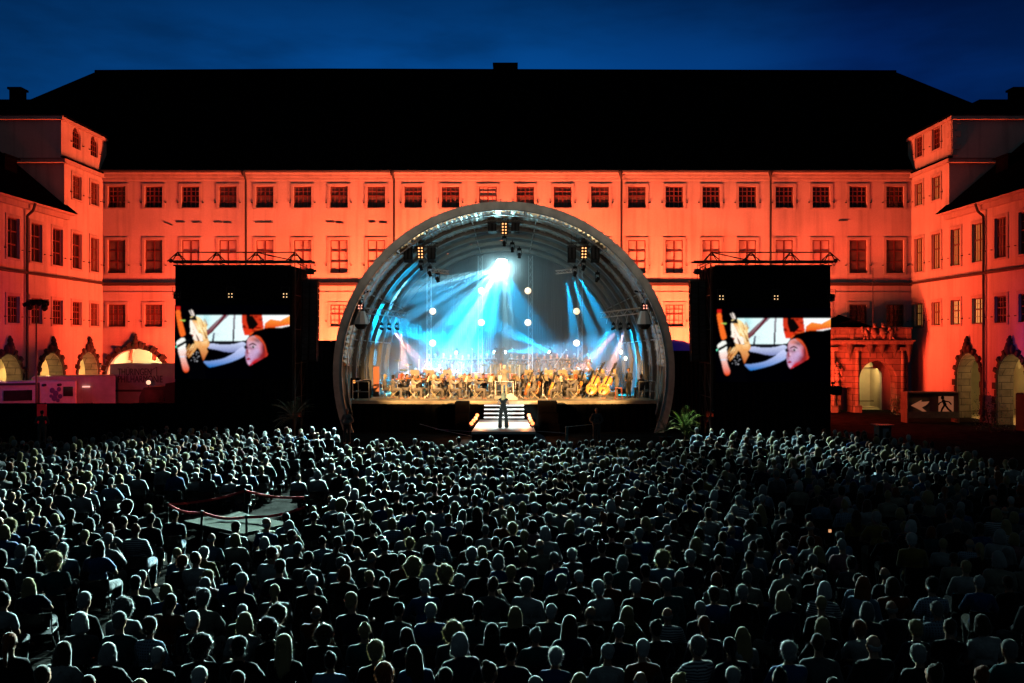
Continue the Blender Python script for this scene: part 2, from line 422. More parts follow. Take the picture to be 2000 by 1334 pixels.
# gutter and downpipes
mb = MB(); mb.cyl((XL, YM-.6, 17.2), (XR, YM-.6, 17.2), .09, None, 8); child(mb.build('gutter', DARK), main)
for px in (480, 768, 1210, 1500):
    x = (px-1000)/27.0; mb = MB(); mb.tube([(x, YM-.6, 17.15), (x+.1, YM-.35, 16.6), (x+.1, YM-.3, 9.5), (x+.1, YM-.3, .1)], .075, 8); mb.lathe([(.08, 0), (.16, .2), (.16, .3)], (x, YM-.6, 16.85), 8)
    child(mb.build('downpipe', DARK), main)
for (a, b, yy, tl) in ((320, 337, 434, 6), (344, 361, 434, 0), (376, 394, 434.5, 0), (418, 434, 434, .5), (436, 452, 435, .5), (498, 533, 434.5, 0), (638, 653, 434, 0), (656, 671, 435.5, .5), (720, 733, 434, 0), (740, 756, 435, .5), (1638, 1656, 431, 0)):
    mb = MB(); mb.cyl(P(a, yy, 64.96), P(b, yy+tl, 64.96), .03, None, 4); child(mb.build('wall_anchor', DARK), main)
# roof (hipped)
zr_, yr_ = 26.65, 72.2
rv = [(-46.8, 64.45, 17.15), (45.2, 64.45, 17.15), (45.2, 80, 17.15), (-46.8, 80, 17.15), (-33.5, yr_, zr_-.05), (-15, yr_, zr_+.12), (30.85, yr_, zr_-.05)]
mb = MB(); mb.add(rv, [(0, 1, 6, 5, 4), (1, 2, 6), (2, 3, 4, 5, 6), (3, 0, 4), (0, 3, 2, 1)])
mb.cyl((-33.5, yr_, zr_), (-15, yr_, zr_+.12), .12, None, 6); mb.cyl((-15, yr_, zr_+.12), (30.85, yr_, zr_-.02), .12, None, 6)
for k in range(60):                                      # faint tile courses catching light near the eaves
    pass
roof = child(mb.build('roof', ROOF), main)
mb = MB(); cx = X(987, 72); mb.box(cx-.9, cx+.9, 71.6, 72.8, 26, 27.05); mb.box(cx-1.0, cx+1.0, 71.5, 72.9, 27.05, 27.15); o = mb.build('chimney', ROOF); child(o, main)
mb = MB(); mb.box(XL-16, XL, 65.4, 79, 0, 17.1); mb.box(XR, XR+16, 65.4, 79, 0, 17.1); mb.box(XL, XR, 78.6, 79, 0, 17.1); child(mb.build('rear_wall', PL), main)
# arcade room behind the left arch, and the entrance hall behind the portal
def room(par, x0, x1, y0, y1, h, name='arcade_vault'):
    mb = MB(); n = 10
    mb.add([(x0, y1, 0), (x1, y1, 0), (x1, y1, h), (x0, y1, h)], [(0, 1, 2, 3)])
    mb.add([(x0, y0, 0), (x0, y1, 0), (x0, y1, h), (x0, y0, h)], [(0, 1, 2, 3)])
    mb.add([(x1, y0, 0), (x1, y1, 0), (x1, y1, h), (x1, y0, h)], [(3, 2, 1, 0)])
    mb.add([(x0, y0, h), (x1, y0, h), (x1, y1, h), (x0, y1, h)], [(3, 2, 1, 0)])
    mb.add([(x0, y0, .004), (x1, y0, .004), (x1, y1, .004), (x0, y1, .004)], [(0, 1, 2, 3)])
    for k in (0.35, .7):                                # transverse vault ribs
        x = x0 + (x1-x0)*k
        for i in range(n):
            t0, t1 = math.pi*i/n, math.pi*(i+1)/n; ym = (y0+y1)/2; ry = (y1-y0)/2
            mb.cyl((x, ym+ry*math.cos(t0), h-1.6+1.5*math.sin(t0)), (x, ym+ry*math.cos(t1), h-1.6+1.5*math.sin(t1)), .16, None, 6)
    return child(mb.build(name, CREAM), par)
room(main, -29.5, -24.6, 65.41, 69.5, 5.2)
room(main, 23.9, 27.5, 65.41, 69, 4.6, 'entrance_hall')
point('hall_lamp', (-27.3, 67.2, 3.9), 600, (1, .74, .38), .15)
point('hall_lamp', (26.2, 66.6, 3.5), 300, (1, .66, .24), .15)
mb = MB()
for k in range(2): mb.box(24.35+k*1.25, 24.45+k*1.25, 66.6, 66.7, 0, 2.9)
mb.box(24.3, 26.8, 66.55, 66.75, 2.9, 3.05); mb.box(24.3, 26.8, 66.55, 66.75, .5, .58); mb.box(25.05, 25.15, 66.6, 66.7, 0, 2.9)
child(mb.build('glazed_porch_frame', mat('pale_wood', (.35, .30, .2), .6)), main)
# rusticated voussoirs round the left arch
def voussoirs(w, u, z, wd, h, arch, par, n=17, out=.3, sz=.5, mt=STONE, key=True):
    mb = MB(); r = wd/2; zc = z+h-r*arch
    for k in range(n):
        t = math.pi*(k+.5)/n; rr = r + sz*.5*(.9 if k % 2 else .55) + .02
        c = (u+rr*math.cos(t), zc+rr*arch*math.sin(t)); L_ = sz*(1.0 if k % 2 else .6)
        dw = (math.pi*r/n)*.46
        dr = Vector((math.cos(t), math.sin(t)*arch)); dr.normalize(); dt = Vector((-dr.y, dr.x))
        q = [Vector(c)+dr*(L_/2*a)+dt*(dw*b) for a, b in ((-1, -1), (1, -1), (1, 1), (-1, 1))]
        o_ = out*(1.0 if k % 2 else .6)
        vs = [w.p(p_.x, p_.y, .003) for p_ in q] + [w.p((p_.x-c[0])*.8+c[0], (p_.y-c[1])*.8+c[1], o_) for p_ in q]
        mb.add(vs, [(0, 3, 2, 1), (4, 5, 6, 7), (0, 1, 5, 4), (1, 2, 6, 5), (2, 3, 7, 6), (3, 0, 4, 7)])
    nb = max(1, int((zc-z)/.42))
    for sgn in (-1, 1):
        for k in range(nb):
            z0 = z+.42*k; l_ = sz*(.95 if k % 2 else .6); a = u+sgn*(r+.02); b = u+sgn*(r+.02+l_)
            q = [(min(a, b), z0+.02), (max(a, b), z0+.02), (max(a, b), z0+.40), (min(a, b), z0+.40)]
            vs = [w.p(*p_, .003) for p_ in q] + [w.p(*p_, out*(.9 if k % 2 else .6)) for p_ in q]
            mb.add(vs, [(0, 3, 2, 1), (4, 5, 6, 7), (0, 1, 5, 4), (1, 2, 6, 5), (2, 3, 7, 6), (3, 0, 4, 7)])
    mb.m = 0
    pth = [(u+(r+.01)*math.cos(math.pi*k/24), zc+(r+.01)*arch*math.sin(math.pi*k/24)) for k in range(25)]
    pth = [(u+r+.01, z)]+pth+[(u-r-.01, z)]; po = [(u+(r+.16)*math.cos(math.pi*k/24), zc+(r+.16)*arch*math.sin(math.pi*k/24)) for k in range(25)]; po = [(u+r+.16, z)]+po+[(u-r-.16, z)]
    for a_, b_, c_, d_ in zip(pth[:-1], pth[1:], po[1:], po[:-1]):
        q = [a_, d_, c_, b_]; vs = [w.p(*p_, .004) for p_ in q]+[w.p(*p_, .09) for p_ in q]; mb.add(vs, [(4, 5, 6, 7), (0, 1, 5, 4), (1, 2, 6, 5), (2, 3, 7, 6), (3, 0, 4, 7)])
    child(mb.build('arch_surround', mt), par)
    if key:                                             # carved keystone figure
        kb = MB(); zk = zc+r*arch
        for dz, s_, o_ in ((.25, .26, .3), (.55, .2, .34), (.82, .16, .3), (1.0, .1, .25)):
            c = w.p(u, zk+dz, o_*.6); kb.ell(c, (s_, s_, s_*1.1), 8, 6)
        for s2 in (-1, 1):
            c = w.p(u+s2*.3, zk+.3, .15); kb.ell(c, (.16, .16, .28), 7, 5)
        child(kb.build('keystone_carving', mt, smooth=True), par)
voussoirs(wm, -27.15, 0, 4.3, 4.42, .95, main)

# ------------------------------------------------------------------ portal with balcony
portal = empty('stone_portal', 'projecting stone gateway with balcony, coat of arms and lit arch, right of the right screen', 'gateway', (25, 62.6, 0))
wp = Wall((0, 62.6, 0), (1, 0, 0), (0, -1, 0))
PX0, PX1 = 22.1, 27.6
mb = wall_mesh(wp, PX0, PX1, 0, 4.75, [(25.5, 0, 2.6, 3.62, 1), (23.3, 0, .8, 1.75, 0)], 1.0)
for x in (PX0, PX1): mb.add([(x, 62.6, 0), (x, 64.99, 0), (x, 64.99, 4.75), (x, 62.6, 4.75)], [(0, 1, 2, 3)])
child(mb.build('portal_wall', STONE2), portal)
mb = MB()
for x, w_ in ((24.0, .3), (27.15, .28), (22.35, .3)): mb.cyl((x, 62.45, .5), (x, 62.45, 4.3), w_*.5, w_*.42, 10); mb.box(x-.25, x+.25, 62.25, 62.599, 0, .5); mb.box(x-.24, x+.24, 62.25, 62.599, 4.3, 4.55)
child(mb.build('portal_columns', STONE2), portal)
mb = MB()
for k in range(9):
    zz = .5*k+.3
    mb.box(PX0, PX1, 62.59, 62.597, zz, zz+.025) if zz < 4.7 and False else None
mb.box(PX0-.3, PX1+.1, 62.0, 64.95, 4.76, 4.95); mb.box(PX0-.4, PX1+.2, 61.9, 64.95, 4.96, 5.05)
child(mb.build('portal_cornice', STONE2), portal)
mb = MB()
mb.box(PX0-.2, PX1, 62.05, 62.25, 5.06, 5.82); mb.box(PX0-.28, PX1+.05, 62.0, 62.3, 5.83, 5.92); mb.box(PX0-.2, PX0, 62.26, 64.9, 5.06, 5.82)
for k in range(5): xx = PX0+.0+k*1.32; mb.box(xx-.16, xx+.16, 61.98, 62.049, 5.06, 5.82)
child(mb.build('balcony_parapet', STONE2), portal)
for x, s_ in ((23.45, 1.15), (24.85, .9), (25.7, .9), (26.6, .9), (27.55, 1.3)):
    mb = MB(); mb.lathe([(.02, -1.0*s_), (.06, -.75*s_), (.09, -.6*s_), (.2, -.35*s_), (.24, -.1*s_), (.24, 0)], (x, 62.35, 4.75), 8)
    child(mb.build('corbel', STONE, smooth=True), portal)
# carved arms: two shields between rampant beasts, with scroll work
cb = MB(); zc = 5.5
for x, w_, h_ in ((25.0, .26, .36), (25.6, .26, .36)):
    cb.prism([(x-w_, zc+h_), (x+w_, zc+h_), (x+w_, zc-.05), (x, zc-h_), (x-w_, zc-.05)], 61.9, 62.04)
    cb.ell((x, 61.93, zc+h_+.14), (.14, .1, .12)); 
    for s in (-1, 0, 1): cb.cyl((x+s*.08, 61.93, zc+h_+.2), (x+s*.14, 61.93, zc+h_+.38), .035, .015, 5)
for s in (-1, 1):
    bx = 25.3+s*.85
    cb.ell((bx, 61.95, zc), (.14, .12, .3), M=Euler((0, s*.35, 0)).to_matrix()); cb.ell((bx-s*.12, 61.93, zc+.36), (.12, .11, .12))
    cb.cyl((bx, 61.95, zc+.15), (bx-s*.3, 61.93, zc+.25), .05, .035, 6); cb.cyl((bx, 61.95, zc), (bx-s*.28, 61.93, zc-.02), .05, .035, 6)
    cb.cyl((bx, 61.95, zc-.2), (bx-s*.12, 61.95, zc-.42), .08, .05, 6); cb.cyl((bx+s*.05, 61.95, zc-.2), (bx+s*.25, 61.95, zc-.42), .08, .05, 6)
    cb.tube([(bx+s*.1, 61.95, zc-.15), (bx+s*.32, 61.95, zc+.1), (bx+s*.25, 61.95, zc+.35), (bx+s*.38, 61.95, zc+.45)], .035, 6)
child(cb.build('coat_of_arms', STONE2, smooth=True), portal)
st = MB()                                              # statue at the left pier
for c, r_ in (((22.55, 62.3, 1.9), (.16, .15, .35)), ((22.55, 62.28, 2.5), (.18, .16, .32)), ((22.55, 62.28, 3.0), (.2, .15, .28)), ((22.55, 62.25, 3.42), (.11, .12, .15))): st.ell(c, r_, 9, 7)
st.cyl((22.72, 62.26, 3.1), (22.8, 62.1, 2.6), .06, .05, 6); st.cyl((22.38, 62.26, 3.1), (22.32, 62.1, 3.45), .06, .05, 6); st.box(22.3, 22.8, 62.1, 62.59, 1.3, 1.56)
child(st.build('niche_statue', STONE2, smooth=True), portal)
mb = MB(); mb.add([(PX0-.4, 62.3, 5.93), (PX0+1.5, 62.3, 6.5), (PX0+1.5, 64.9, 6.9), (PX0-.4, 64.9, 5.93), (PX0+3.2, 62.6, 5.93), (PX0+3.2, 64.9, 5.93)], [(0, 1, 2, 3), (1, 4, 5, 2), (0, 4, 1)])
child(mb.build('awning_roof', ROOF), portal)
fb = MB(); fb.cyl(P(1705, 640, 62.3), P(1705, 523, 62.3), .04, .025, 6)
tag(fb.build('flagpole', DARK), 'thin bare flagpole rising from the balcony of the stone gateway', 'flagpole')
fb = MB(); fb.cyl((26.0, 62.15, 5.93), (27.1, 62.15, 4.2), .05, .04, 6); 

# ------------------------------------------------------------------ side wings with corner towers
def wing(side):
    xw = XL if side < 0 else XR
    sn = 1 if side < 0 else -1                       # outward normal x towards the courtyard
    far = xw - sn*14
    nm = 'left' if side < 0 else 'right'
    lab = ('long side wing at the left edge, red lit, with dark windows and stone arcade' if side < 0 else 'long side wing at the right edge, red lit, with glowing yellow windows and stone arcade')
    wg = empty('palace_wing', lab, 'building', (xw, 50, 0))
    w = Wall((xw, 0, 0), (0, 1, 0), (sn, 0, 0))
    tw = empty('corner_tower', ('four-storey corner tower with arched top windows, left end of the main range' if side < 0 else 'four-storey corner tower with square top windows and quoins, right end of the main range'), 'tower', (xw, 62, 0))
    ys = [63.7-2.6*k for k in range(9)] if side < 0 else [62.9-2.55*k for k in range(9)]
    if side > 0: ys = [28.9*F/(p-1000) for p in (1795, 1829, 1867, 1910, 1955, 2003, 2058, 2117)]
    arch_y = [62.7, 57.7, 52.7, 47.7] if side < 0 else [56.8, 51.9, 47.0]
    def z_at(y): return 0
    opsT, opsW = [], []
    for y in ys:
        lst = opsT if y > 59.6 else opsW
        lst += [(y, 9.9, 1.28, 2.4, 0), (y, 6.05, 1.28, 1.6, 0)]
        if y > 59.6: lst += [(y, 14.62, 1.2, 1.6, 0)]
    for y in ys[:2]:
        opsT.append((y, 18.05, 1.15, 1.45, 1 if side < 0 else 0))
    for y in arch_y:
        (opsT if y > 59.6 else opsW).append((y, 0, 3.0, 4.2, 1.0))
    # the tower's lower storeys run down to the ground
    child(wall_mesh(w, 59.4, 65.0, 0, 17.0, [o for o in opsT if o[1] < 17], .35, .9).build('wall', [PL, STONE2]), tw)
    child(wall_mesh(w, 59.0, 65.6, 17.01, 19.75, [o for o in opsT if o[1] > 17], .35).build('upper_wall', PL), tw)
    mbf = MB(); far2 = xw - sn*12
    def fr(z0, z1, y): mbf.add([(xw, y, z0), (far2, y, z0), (far2, y, z1), (xw, y, z1)], [(0, 1, 2, 3)])
    fr(13.2, 17.0, 59.4); child(mbf.build('front_wall', PL), tw); mbf = MB(); fr(17.01, 19.75, 59.0)
    child(mbf.build('upper_front_wall', PL), tw); mbf = MB()
    mbf.add([(xw, 65.6, 17.01), (far2, 65.6, 17.01), (far2, 65.6, 19.75), (xw, 65.6, 19.75)], [(0, 1, 2, 3)])
    child(mbf.build('rear_upper_wall', PL), tw)
    mbc = MB(); band(w, 59.2, 64.9, 16.75, 17.0, .22, mbc); band(w, 58.8, 65.5, 19.5, 19.7, .18, mbc)
    mbc.box(far2, xw+sn*.2, 59.1, 59.38, 16.75, 17.0); mbc.box(far2, xw+sn*.2, 58.75, 58.98, 19.5, 19.72)
    child(mbc.build('cornice', PL2), tw)
    mbd = MB(); band(w, 58.9, 65.3, 17.02, 17.10, .3, mbd); child(mbd.build('ledge', ROOF), tw)
    # tower roof
    e0, e1 = xw+sn*.35, xw-sn*12
    rx = xw-sn*4.4
    mr = MB(); mr.add([(e0, 58.65, 19.78), (e0, 69.5, 19.78), (e1, 69.5, 19.78), (e1, 58.65, 19.78), (rx, 64.0, 22.2), (e1-sn*6, 64.0, 22.2), (e1-sn*6, 58.65, 19.78), (e1-sn*6, 69.5, 19.78)],
        [(0, 1, 4), (0, 4, 5, 6, 3), (1, 2, 7, 5, 4), (0, 3, 2, 1)])
    child(mr.build('roof', ROOF), tw)
    cx = X(35, 64) if side < 0 else X(1985, 64)
    mc = MB(); mc.box(cx-.4, cx+.4, 63.6, 64.4, 21.8, 22.8); mc.box(cx-.5, cx+.5, 63.5, 64.5, 22.8, 22.95); child(mc.build('chimney', ROOF), tw)
    if side > 0:
        for k in range(6):
            q = MB(); zz = 17.15+k*.42; l_ = .55 if k % 2 else .3; q.box(xw-.05, xw-.002, 59.0, 59.0+l_, zz, zz+.36); q.box(xw, xw+l_, 58.94, 58.99, zz, zz+.36); child(q.build('quoin_stone', PL2), tw)
    # wing
    child(wall_mesh(w, 42.0, 59.39, 0, 13.3, opsW, .35, .9).build('wall', [PL, STONE2]), wg)
    mbc = MB(); band(w, 42, 59.6, 13.0, 13.3, .30, mbc); band(w, 42, 59.8, 13.31, 13.42, .6, mbc); child(mbc.build('eaves_cornice', PL2), wg)
    mbs = MB(); band(w, 59.4, 64.8, 9.06, 9.2, .2, mbs); child(mbs.build('string_course', MATS['dark_ledge']), tw)
    mbs = MB(); band(w, 42, 59.39, 9.06, 9.2, .2, mbs); child(mbs.build('string_course', MATS['dark_ledge']), wg)
    # wing roof: steep slope away from the courtyard with a hipped end against the tower
    mr = MB(); e = xw+sn*.7; top = xw-sn*7
    mr.add([(e, 42, 13.43), (e, 59.9, 13.43), (top, 59.38, 20.0), (top, 42, 20.0), (far, 42, 13.43), (far, 59.38, 13.43)], [(0, 1, 2, 3), (3, 2, 5, 4), (1, 5, 2), (0, 4, 5, 1)])
    child(mr.build('roof', ROOF), wg)
    # dormer
    md = MB(); dx = xw-sn*1.9; md.box(dx-sn*.0, dx-sn*2.2, 55.8, 57.2, 15.4, 16.5); child(md.build('dormer', ROOF), wg)
    md = MB(); md.box(dx+sn*.12, dx-sn*2.4, 55.6, 57.4, 16.51, 16.62); child(md.build('dormer_roof', ROOF), wg)
    mg = MB(); yp = 54.6 if side < 0 else 54.8
    mg.tube([(xw+sn*.65, yp, 13.35), (xw+sn*.5, yp, 12.9), (xw+sn*.15, yp, 12.6), (xw+sn*.15, yp, .1)], .08, 8); child(mg.build('downpipe', DARK), wg)
    for i, y in enumerate(ys):
        par = tw if y > 59.6 else wg
        if side < 0: a = GL_BLIND2 if i < 1 else GL_DARK; b = a
        else: a = (GL_LIT2, GL_LIT2, GL_LIT2, GL_LIT2, GL_BLIND2, GL_DARK, GL_DARK, GL_DARK)[i]; b = (GL_LIT2, GL_LIT2, GL_LIT, GL_LIT, GL_DARK, GL_DARK, GL_DARK, GL_DARK)[i]
        child(put_window(w, par, y, 9.9, 1.28, 2.4, 'cross' if side > 0 else 'tall', a), par)
        child(put_window(w, par, y, 6.05, 1.28, 1.6, 'cross', b), par)
        if y > 59.6: child(put_window(w, par, y, 14.62, 1.2, 1.6, 'cross', GL_LIT2 if side > 0 else GL_BLIND2), par)
    for y in ys[:2]: child(put_window(w, tw, y, 18.05, 1.15, 1.45, 'arch' if side < 0 else 'cross', GL_DARK), tw)
    for y in arch_y:
        par = tw if y > 59.6 else wg
        voussoirs(w, y, 0, 3.0, 4.2, 1.0, par, 15, .18, .42)
    # gallery behind the arches
    mg = MB(); x0, x1 = xw-sn*.91, xw-sn*4.6
    mg.add([(x1, 43, 0), (x1, 64.3, 0), (x1, 64.3, 5), (x1, 43, 5)], [(0, 1, 2, 3)])
    mg.add([(x0, 43, 5), (x0, 64.3, 5), (x1, 64.3, 5), (x1, 43, 5)], [(0, 1, 2, 3)])
    mg.add([(x0, 43, .004), (x0, 64.3, .004), (x1, 64.3, .004), (x1, 43, .004)], [(0, 1, 2, 3)])
    for yy in (64.3, 43): mg.add([(x0, yy, 0), (x1, yy, 0), (x1, yy, 5), (x0, yy, 5)], [(0, 1, 2, 3)])
    for y in [a+2.5 for a in arch_y]:
        for i in range(8):
            t0, t1 = math.pi*i/8, math.pi*(i+1)/8; xm = (x0+x1)/2; rx_ = abs(x1-x0)/2
            mg.cyl((xm+rx_*math.cos(t0), y, 3.2+1.7*math.sin(t0)), (xm+rx_*math.cos(t1), y, 3.2+1.7*math.sin(t1)), .2, None, 6)
    child(mg.build('arcade_vault', CREAM), wg)
    for y in arch_y:
        if y < 50: continue
        point('arcade_lamp', (xw-sn*2.3, y-1.1, 3.2), 420 if side < 0 else 260, (1, .62, .20), .12)
wing(-1); wing(1)
# ------------------------------------------------------------------ concert shell
GREY = mat('grey_membrane', (.62, .60, .55), .7, noise=(2, .25), bump=(3, .2))
RIBM = mat('shell_rib_aluminium', (.17, .165, .15), .5, metal=.3, noise=(2, .2))
SILV = mat('wrinkled_silver_lining', (.55, .54, .50), .30, metal=.85, noise=(2.5, .3), bump=(2.6, 1.0))
LINE = mat('dark_grey_lining', (.055, .055, .055), .6, noise=(1, .4), bump=(3, .5))
CURT = mat('backdrop_curtain', (.02, .02, .023), .95, noise=(1.2, .4, (6, 1, .2)), bump=(3, 1.0, (6, 1, .1)))
ALU = mat('aluminium_tube', (.5, .5, .5), .35, metal=.8)
FLOORM = mat('stage_floor_board', (.42, .36, .26), .6, noise=(3, .25, (1, 6, 1)))
BULB_WARM = mat('warm_lamp_lens', (1, .8, .6), emit=(1, .42, .14), estr=2.0)
BULB_WHITE = mat('cold_lamp_lens', (1, 1, 1), emit=(.6, .95, 1), estr=25)
GLOBE = mat('glowing_globe', (1, .9, .8), emit=(1, .72, .45), estr=1.5)
ZC = 3.28
def arch_pt(r, t, y): return (XC + r*math.cos(t), y, ZC + r*math.sin(t))
T0 = -R(22)                            # the arc runs a little below its centre
shell = empty('concert_shell', 'big round grey arched stage shell open to the audience, in the middle of the courtyard', 'stage shell', (XC, 49, 0))
def arc_band(mb, y0, ri0, ro0, y1, ri1, ro1, ta, tb, n=64):
    """a ring segment solid between two depths"""
    vs = []; fs = []
    for i in range(n+1):
        t = ta+(tb-ta)*i/n
        vs += [arch_pt(ri0, t, y0), arch_pt(ro0, t, y0), arch_pt(ro1, t, y1), arch_pt(ri1, t, y1)]
    for i in range(n):
        a, b = i*4, i*4+4
        fs += [(a, a+1, b+1, b), (a+1, a+2, b+2, b+1), (a+2, a+3, b+3, b+2), (a+3, a, b, b+3)]
    fs += [(0, 3, 2, 1), (n*4, n*4+1, n*4+2, n*4+3)]
    mb.add(vs, fs)
ta, tb = T0, math.pi-T0
mb = MB(); arc_band(mb, 48.75, 8.84, 9.28, 49.2, 8.84, 9.28, ta, tb); child(mb.build('front_arch', GREY, smooth=False), shell)
mb = MB()
for rr, yy in ((8.80, 48.72), (8.60, 49.2)):
    pts = [arch_pt(rr, ta+(tb-ta)*i/64, yy) for i in range(65)]
    mb.tube(pts, .035, 6); child(mb.build('front_arch_tube', ALU), shell); mb = MB()
bays = [(49.2, 8.82), (50.7, 8.60), (52.2, 8.38), (53.7, 8.14), (55.2, 7.88), (56.7, 7.62)]
rng = rnd
for k, (y, r) in enumerate(bays):
    mb = MB(); tlow = -R(18) if k else T0
    if k: arc_band(mb, y, r-.22, r, y+.42, r-.24, r-.02, tlow, math.pi-tlow); child(mb.build('rib', RIBM), shell)
# lining between ribs, gathered in folds
for k in range(len(bays)-1):
    (y0, r0), (y1, r1) = bays[k], bays[k+1]
    mb = MB(); n = 260 if k < 2 else 150; m = 5
    tlo = R(2) if k < 2 else -R(14)
    vs = []; fs = []
    for i in range(n+1):
        t = tlo+(math.pi-2*tlo)*i/n
        ph = rng.uniform(-.6, .6)
        for j in range(m+1):
            f = j/m; edge = (1-f)**2
            a = (.12 if k < 2 else .05)
            d = a*math.sin(i*2.4+ph+f*2.0)*(.35+edge) + .03*math.sin(i*.7+j)
            sag = .10*math.sin(math.pi*f)
            vs.append(arch_pt(r0+(r1-r0)*f - .02 + d*.7 - sag, t, y0+(y1-y0)*f + (.42 if k and j == 0 else 0)))
    for i in range(n):
        for j in range(m):
            a = i*(m+1)+j; fs.append((a, a+1, a+m+2, a+m+1))
    mb.add(vs, fs); child(mb.build('lining', SILV if k < 2 else LINE, smooth=True), shell)
# outer skin
mb = MB(); vs = []; fs = []
for i in range(65):
    t = ta+(tb-ta)*i/64
    for y, r in ((49.2, 9.27), (53, 8.75), (57.5, 8.1)): vs.append(arch_pt(r, t, y))
for i in range(64):
    for j in range(2): a = i*3+j; fs.append((a, a+1, a+4, a+3))
mb.add(vs, fs); child(mb.build('outer_skin', GREY, smooth=True), shell)
# purlins between ribs and cross ties near the sides
mb = MB()
for deg in (12, 30, 55, 78, 102, 125, 150, 168):
    pts = [arch_pt(r-.15, R(deg), y) for y, r in bays]
    mb.tube(pts, .035, 6)
child(mb.build('purlin', ALU), shell)
mb = MB(); n = 60                      # backdrop
vs = [(XC+7.9*math.cos(T0+(math.pi-2*T0)*i/n), 57.3, ZC+7.9*math.sin(T0+(math.pi-2*T0)*i/n)) for i in range(n+1)]
mb.add(vs, [tuple(range(n+1))]); child(mb.build('backdrop', CURT), shell)
# side frames and railings at the open lower bays
for s in (-1, 1):
    mb = MB()
    for yb, rb in bays[:3]:
        xx = XC+s*(rb-.35); mb.cyl((xx, yb+.2, 1.75), (xx, yb+.2, 4.6), .03, None, 6)
    x0 = XC+s*8.3; x1 = XC+s*7.9
    for z in (2.2, 2.75): mb.cyl((x0, 49.3, z), (x1, 52.4, z), .025, None, 6)
    for y in (49.3, 50.3, 51.4, 52.4): xx = x0+(x1-x0)*(y-49.3)/3.1; mb.cyl((xx, y, 1.74), (xx, y, 2.75), .025, None, 6)
    for z in (2.2, 2.75): mb.cyl((x0, 49.3, z), (x0-s*.9, 49.25, z), .025, None, 6)
    mb.cyl((x0-s*.9, 49.25, 1.74), (x0-s*.9, 49.25, 2.75), .025, None, 6)
    tag(mb.build('stage_railing', ALU), 'tubular guard railing at the %s front corner of the stage floor' % ('left' if s < 0 else 'right'), 'railing', 'railings at the stage corners')

stage = empty('stage', 'wide raised stage floor carrying the orchestra, black cloth along its front', 'stage', (XC, 49, 0))
mb = MB(); nn = 24; pts = []
for i in range(nn+1):
    f = i/nn; x = XC-8.35+16.7*f; pts.append((x, 49.15-.42*math.sin(math.pi*f)**.6))
poly = pts+[(XC+7.8, 57.2), (XC-7.8, 57.2)]
m_ = len(poly); mb.add([(x, y, 1.55) for x, y in poly]+[(x, y, 1.73) for x, y in poly], [tuple(reversed(range(m_))), tuple(range(m_, 2*m_))]+[(i, (i+1) % m_, m_+(i+1) % m_, m_+i) for i in range(m_)])
child(mb.build('floor', FLOORM), stage)
mb = MB(); vs = []; fs = []
for i in range(121):
    f = i/120; x = XC-8.35+16.7*f; y = 49.18-.42*math.sin(math.pi*min(1, max(0, f)))**.6+.03*math.sin(i*1.9)
    vs += [(x, y, 0), (x, y, 1.56)]
for i in range(120): fs.append((2*i, 2*i+2, 2*i+3, 2*i+1))
mb.add(vs, fs)
child(mb.build('front_skirt', mat('front_skirt_cloth', (.004, .004, .004), 1., spec=0)), stage)
for (y0, y1, z, w_) in ((53.0, 54.2, 2.0, 6.6), (54.21, 55.5, 2.28, 6.4), (55.51, 57.1, 2.45, 6.2)):
    mb = MB(); mb.box(XC-w_, XC+w_, y0, y1, 1.735, z); child(mb.build('riser', mat('riser_board', (.08, .07, .06), .6)), stage)
# steps down to the apron
steps = empty('stage_steps', 'black stage steps with four bright white edges behind the singer', 'steps', (985*0-.7, 48, 0))
LED = mat('white_step_light', (1, 1, 1), emit=(.85, .97, 1), estr=2.2)
sxa, sxb = X(945, 48), X(1024, 48)
for k in range(4):
    zt = 1.73-.19*(k+1); y1 = 48.72-.3*k; y0 = y1-.3
    mb = MB(); mb.box(sxa, sxb, y0, y1-.002, .02, zt); child(mb.build('step', BLACKP), steps)
    mb = MB(); mb.box(sxa+.02, sxb-.02, y0-.02, y0-.003, zt-.06, zt-.01); child(mb.build('edge_light', LED), steps)
apron = empty('stage_apron', 'low pale platform with reddish streaks on which the singer stands', 'platform', (-.7, 44, 0))
am = mat('pale_marbled_floor', (.55, .56, .55), .55, noise=(1.1, .5, (.5, 2.4, 1)))
mb = MB(); ax0, ax1, bx0, bx1 = X(921, 41.2), X(1046, 41.2), X(937, 47.45), X(1036, 47.45)
mb.add([(ax0, 41.2, .7), (ax1, 41.2, .7), (bx1, 47.45, .7), (bx0, 47.45, .7), (ax0, 41.2, .82), (ax1, 41.2, .82), (bx1, 47.45, .82), (bx0, 47.45, .82)], [(0, 3, 2, 1), (4, 5, 6, 7), (0, 1, 5, 4), (1, 2, 6, 5), (2, 3, 7, 6), (3, 0, 4, 7)])
child(mb.build('deck', am), apron)
mb = MB(); mb.add([(ax0+.03, 41.23, 0), (ax1-.03, 41.23, 0), (bx1-.03, 47.4, 0), (bx0+.03, 47.4, 0), (ax0+.03, 41.23, .699), (ax1-.03, 41.23, .699), (bx1-.03, 47.4, .699), (bx0+.03, 47.4, .699)], [(0, 3, 2, 1), (4, 5, 6, 7), (0, 1, 5, 4), (1, 2, 6, 5), (2, 3, 7, 6), (3, 0, 4, 7)])
child(mb.build('skirt', BLACK), apron)
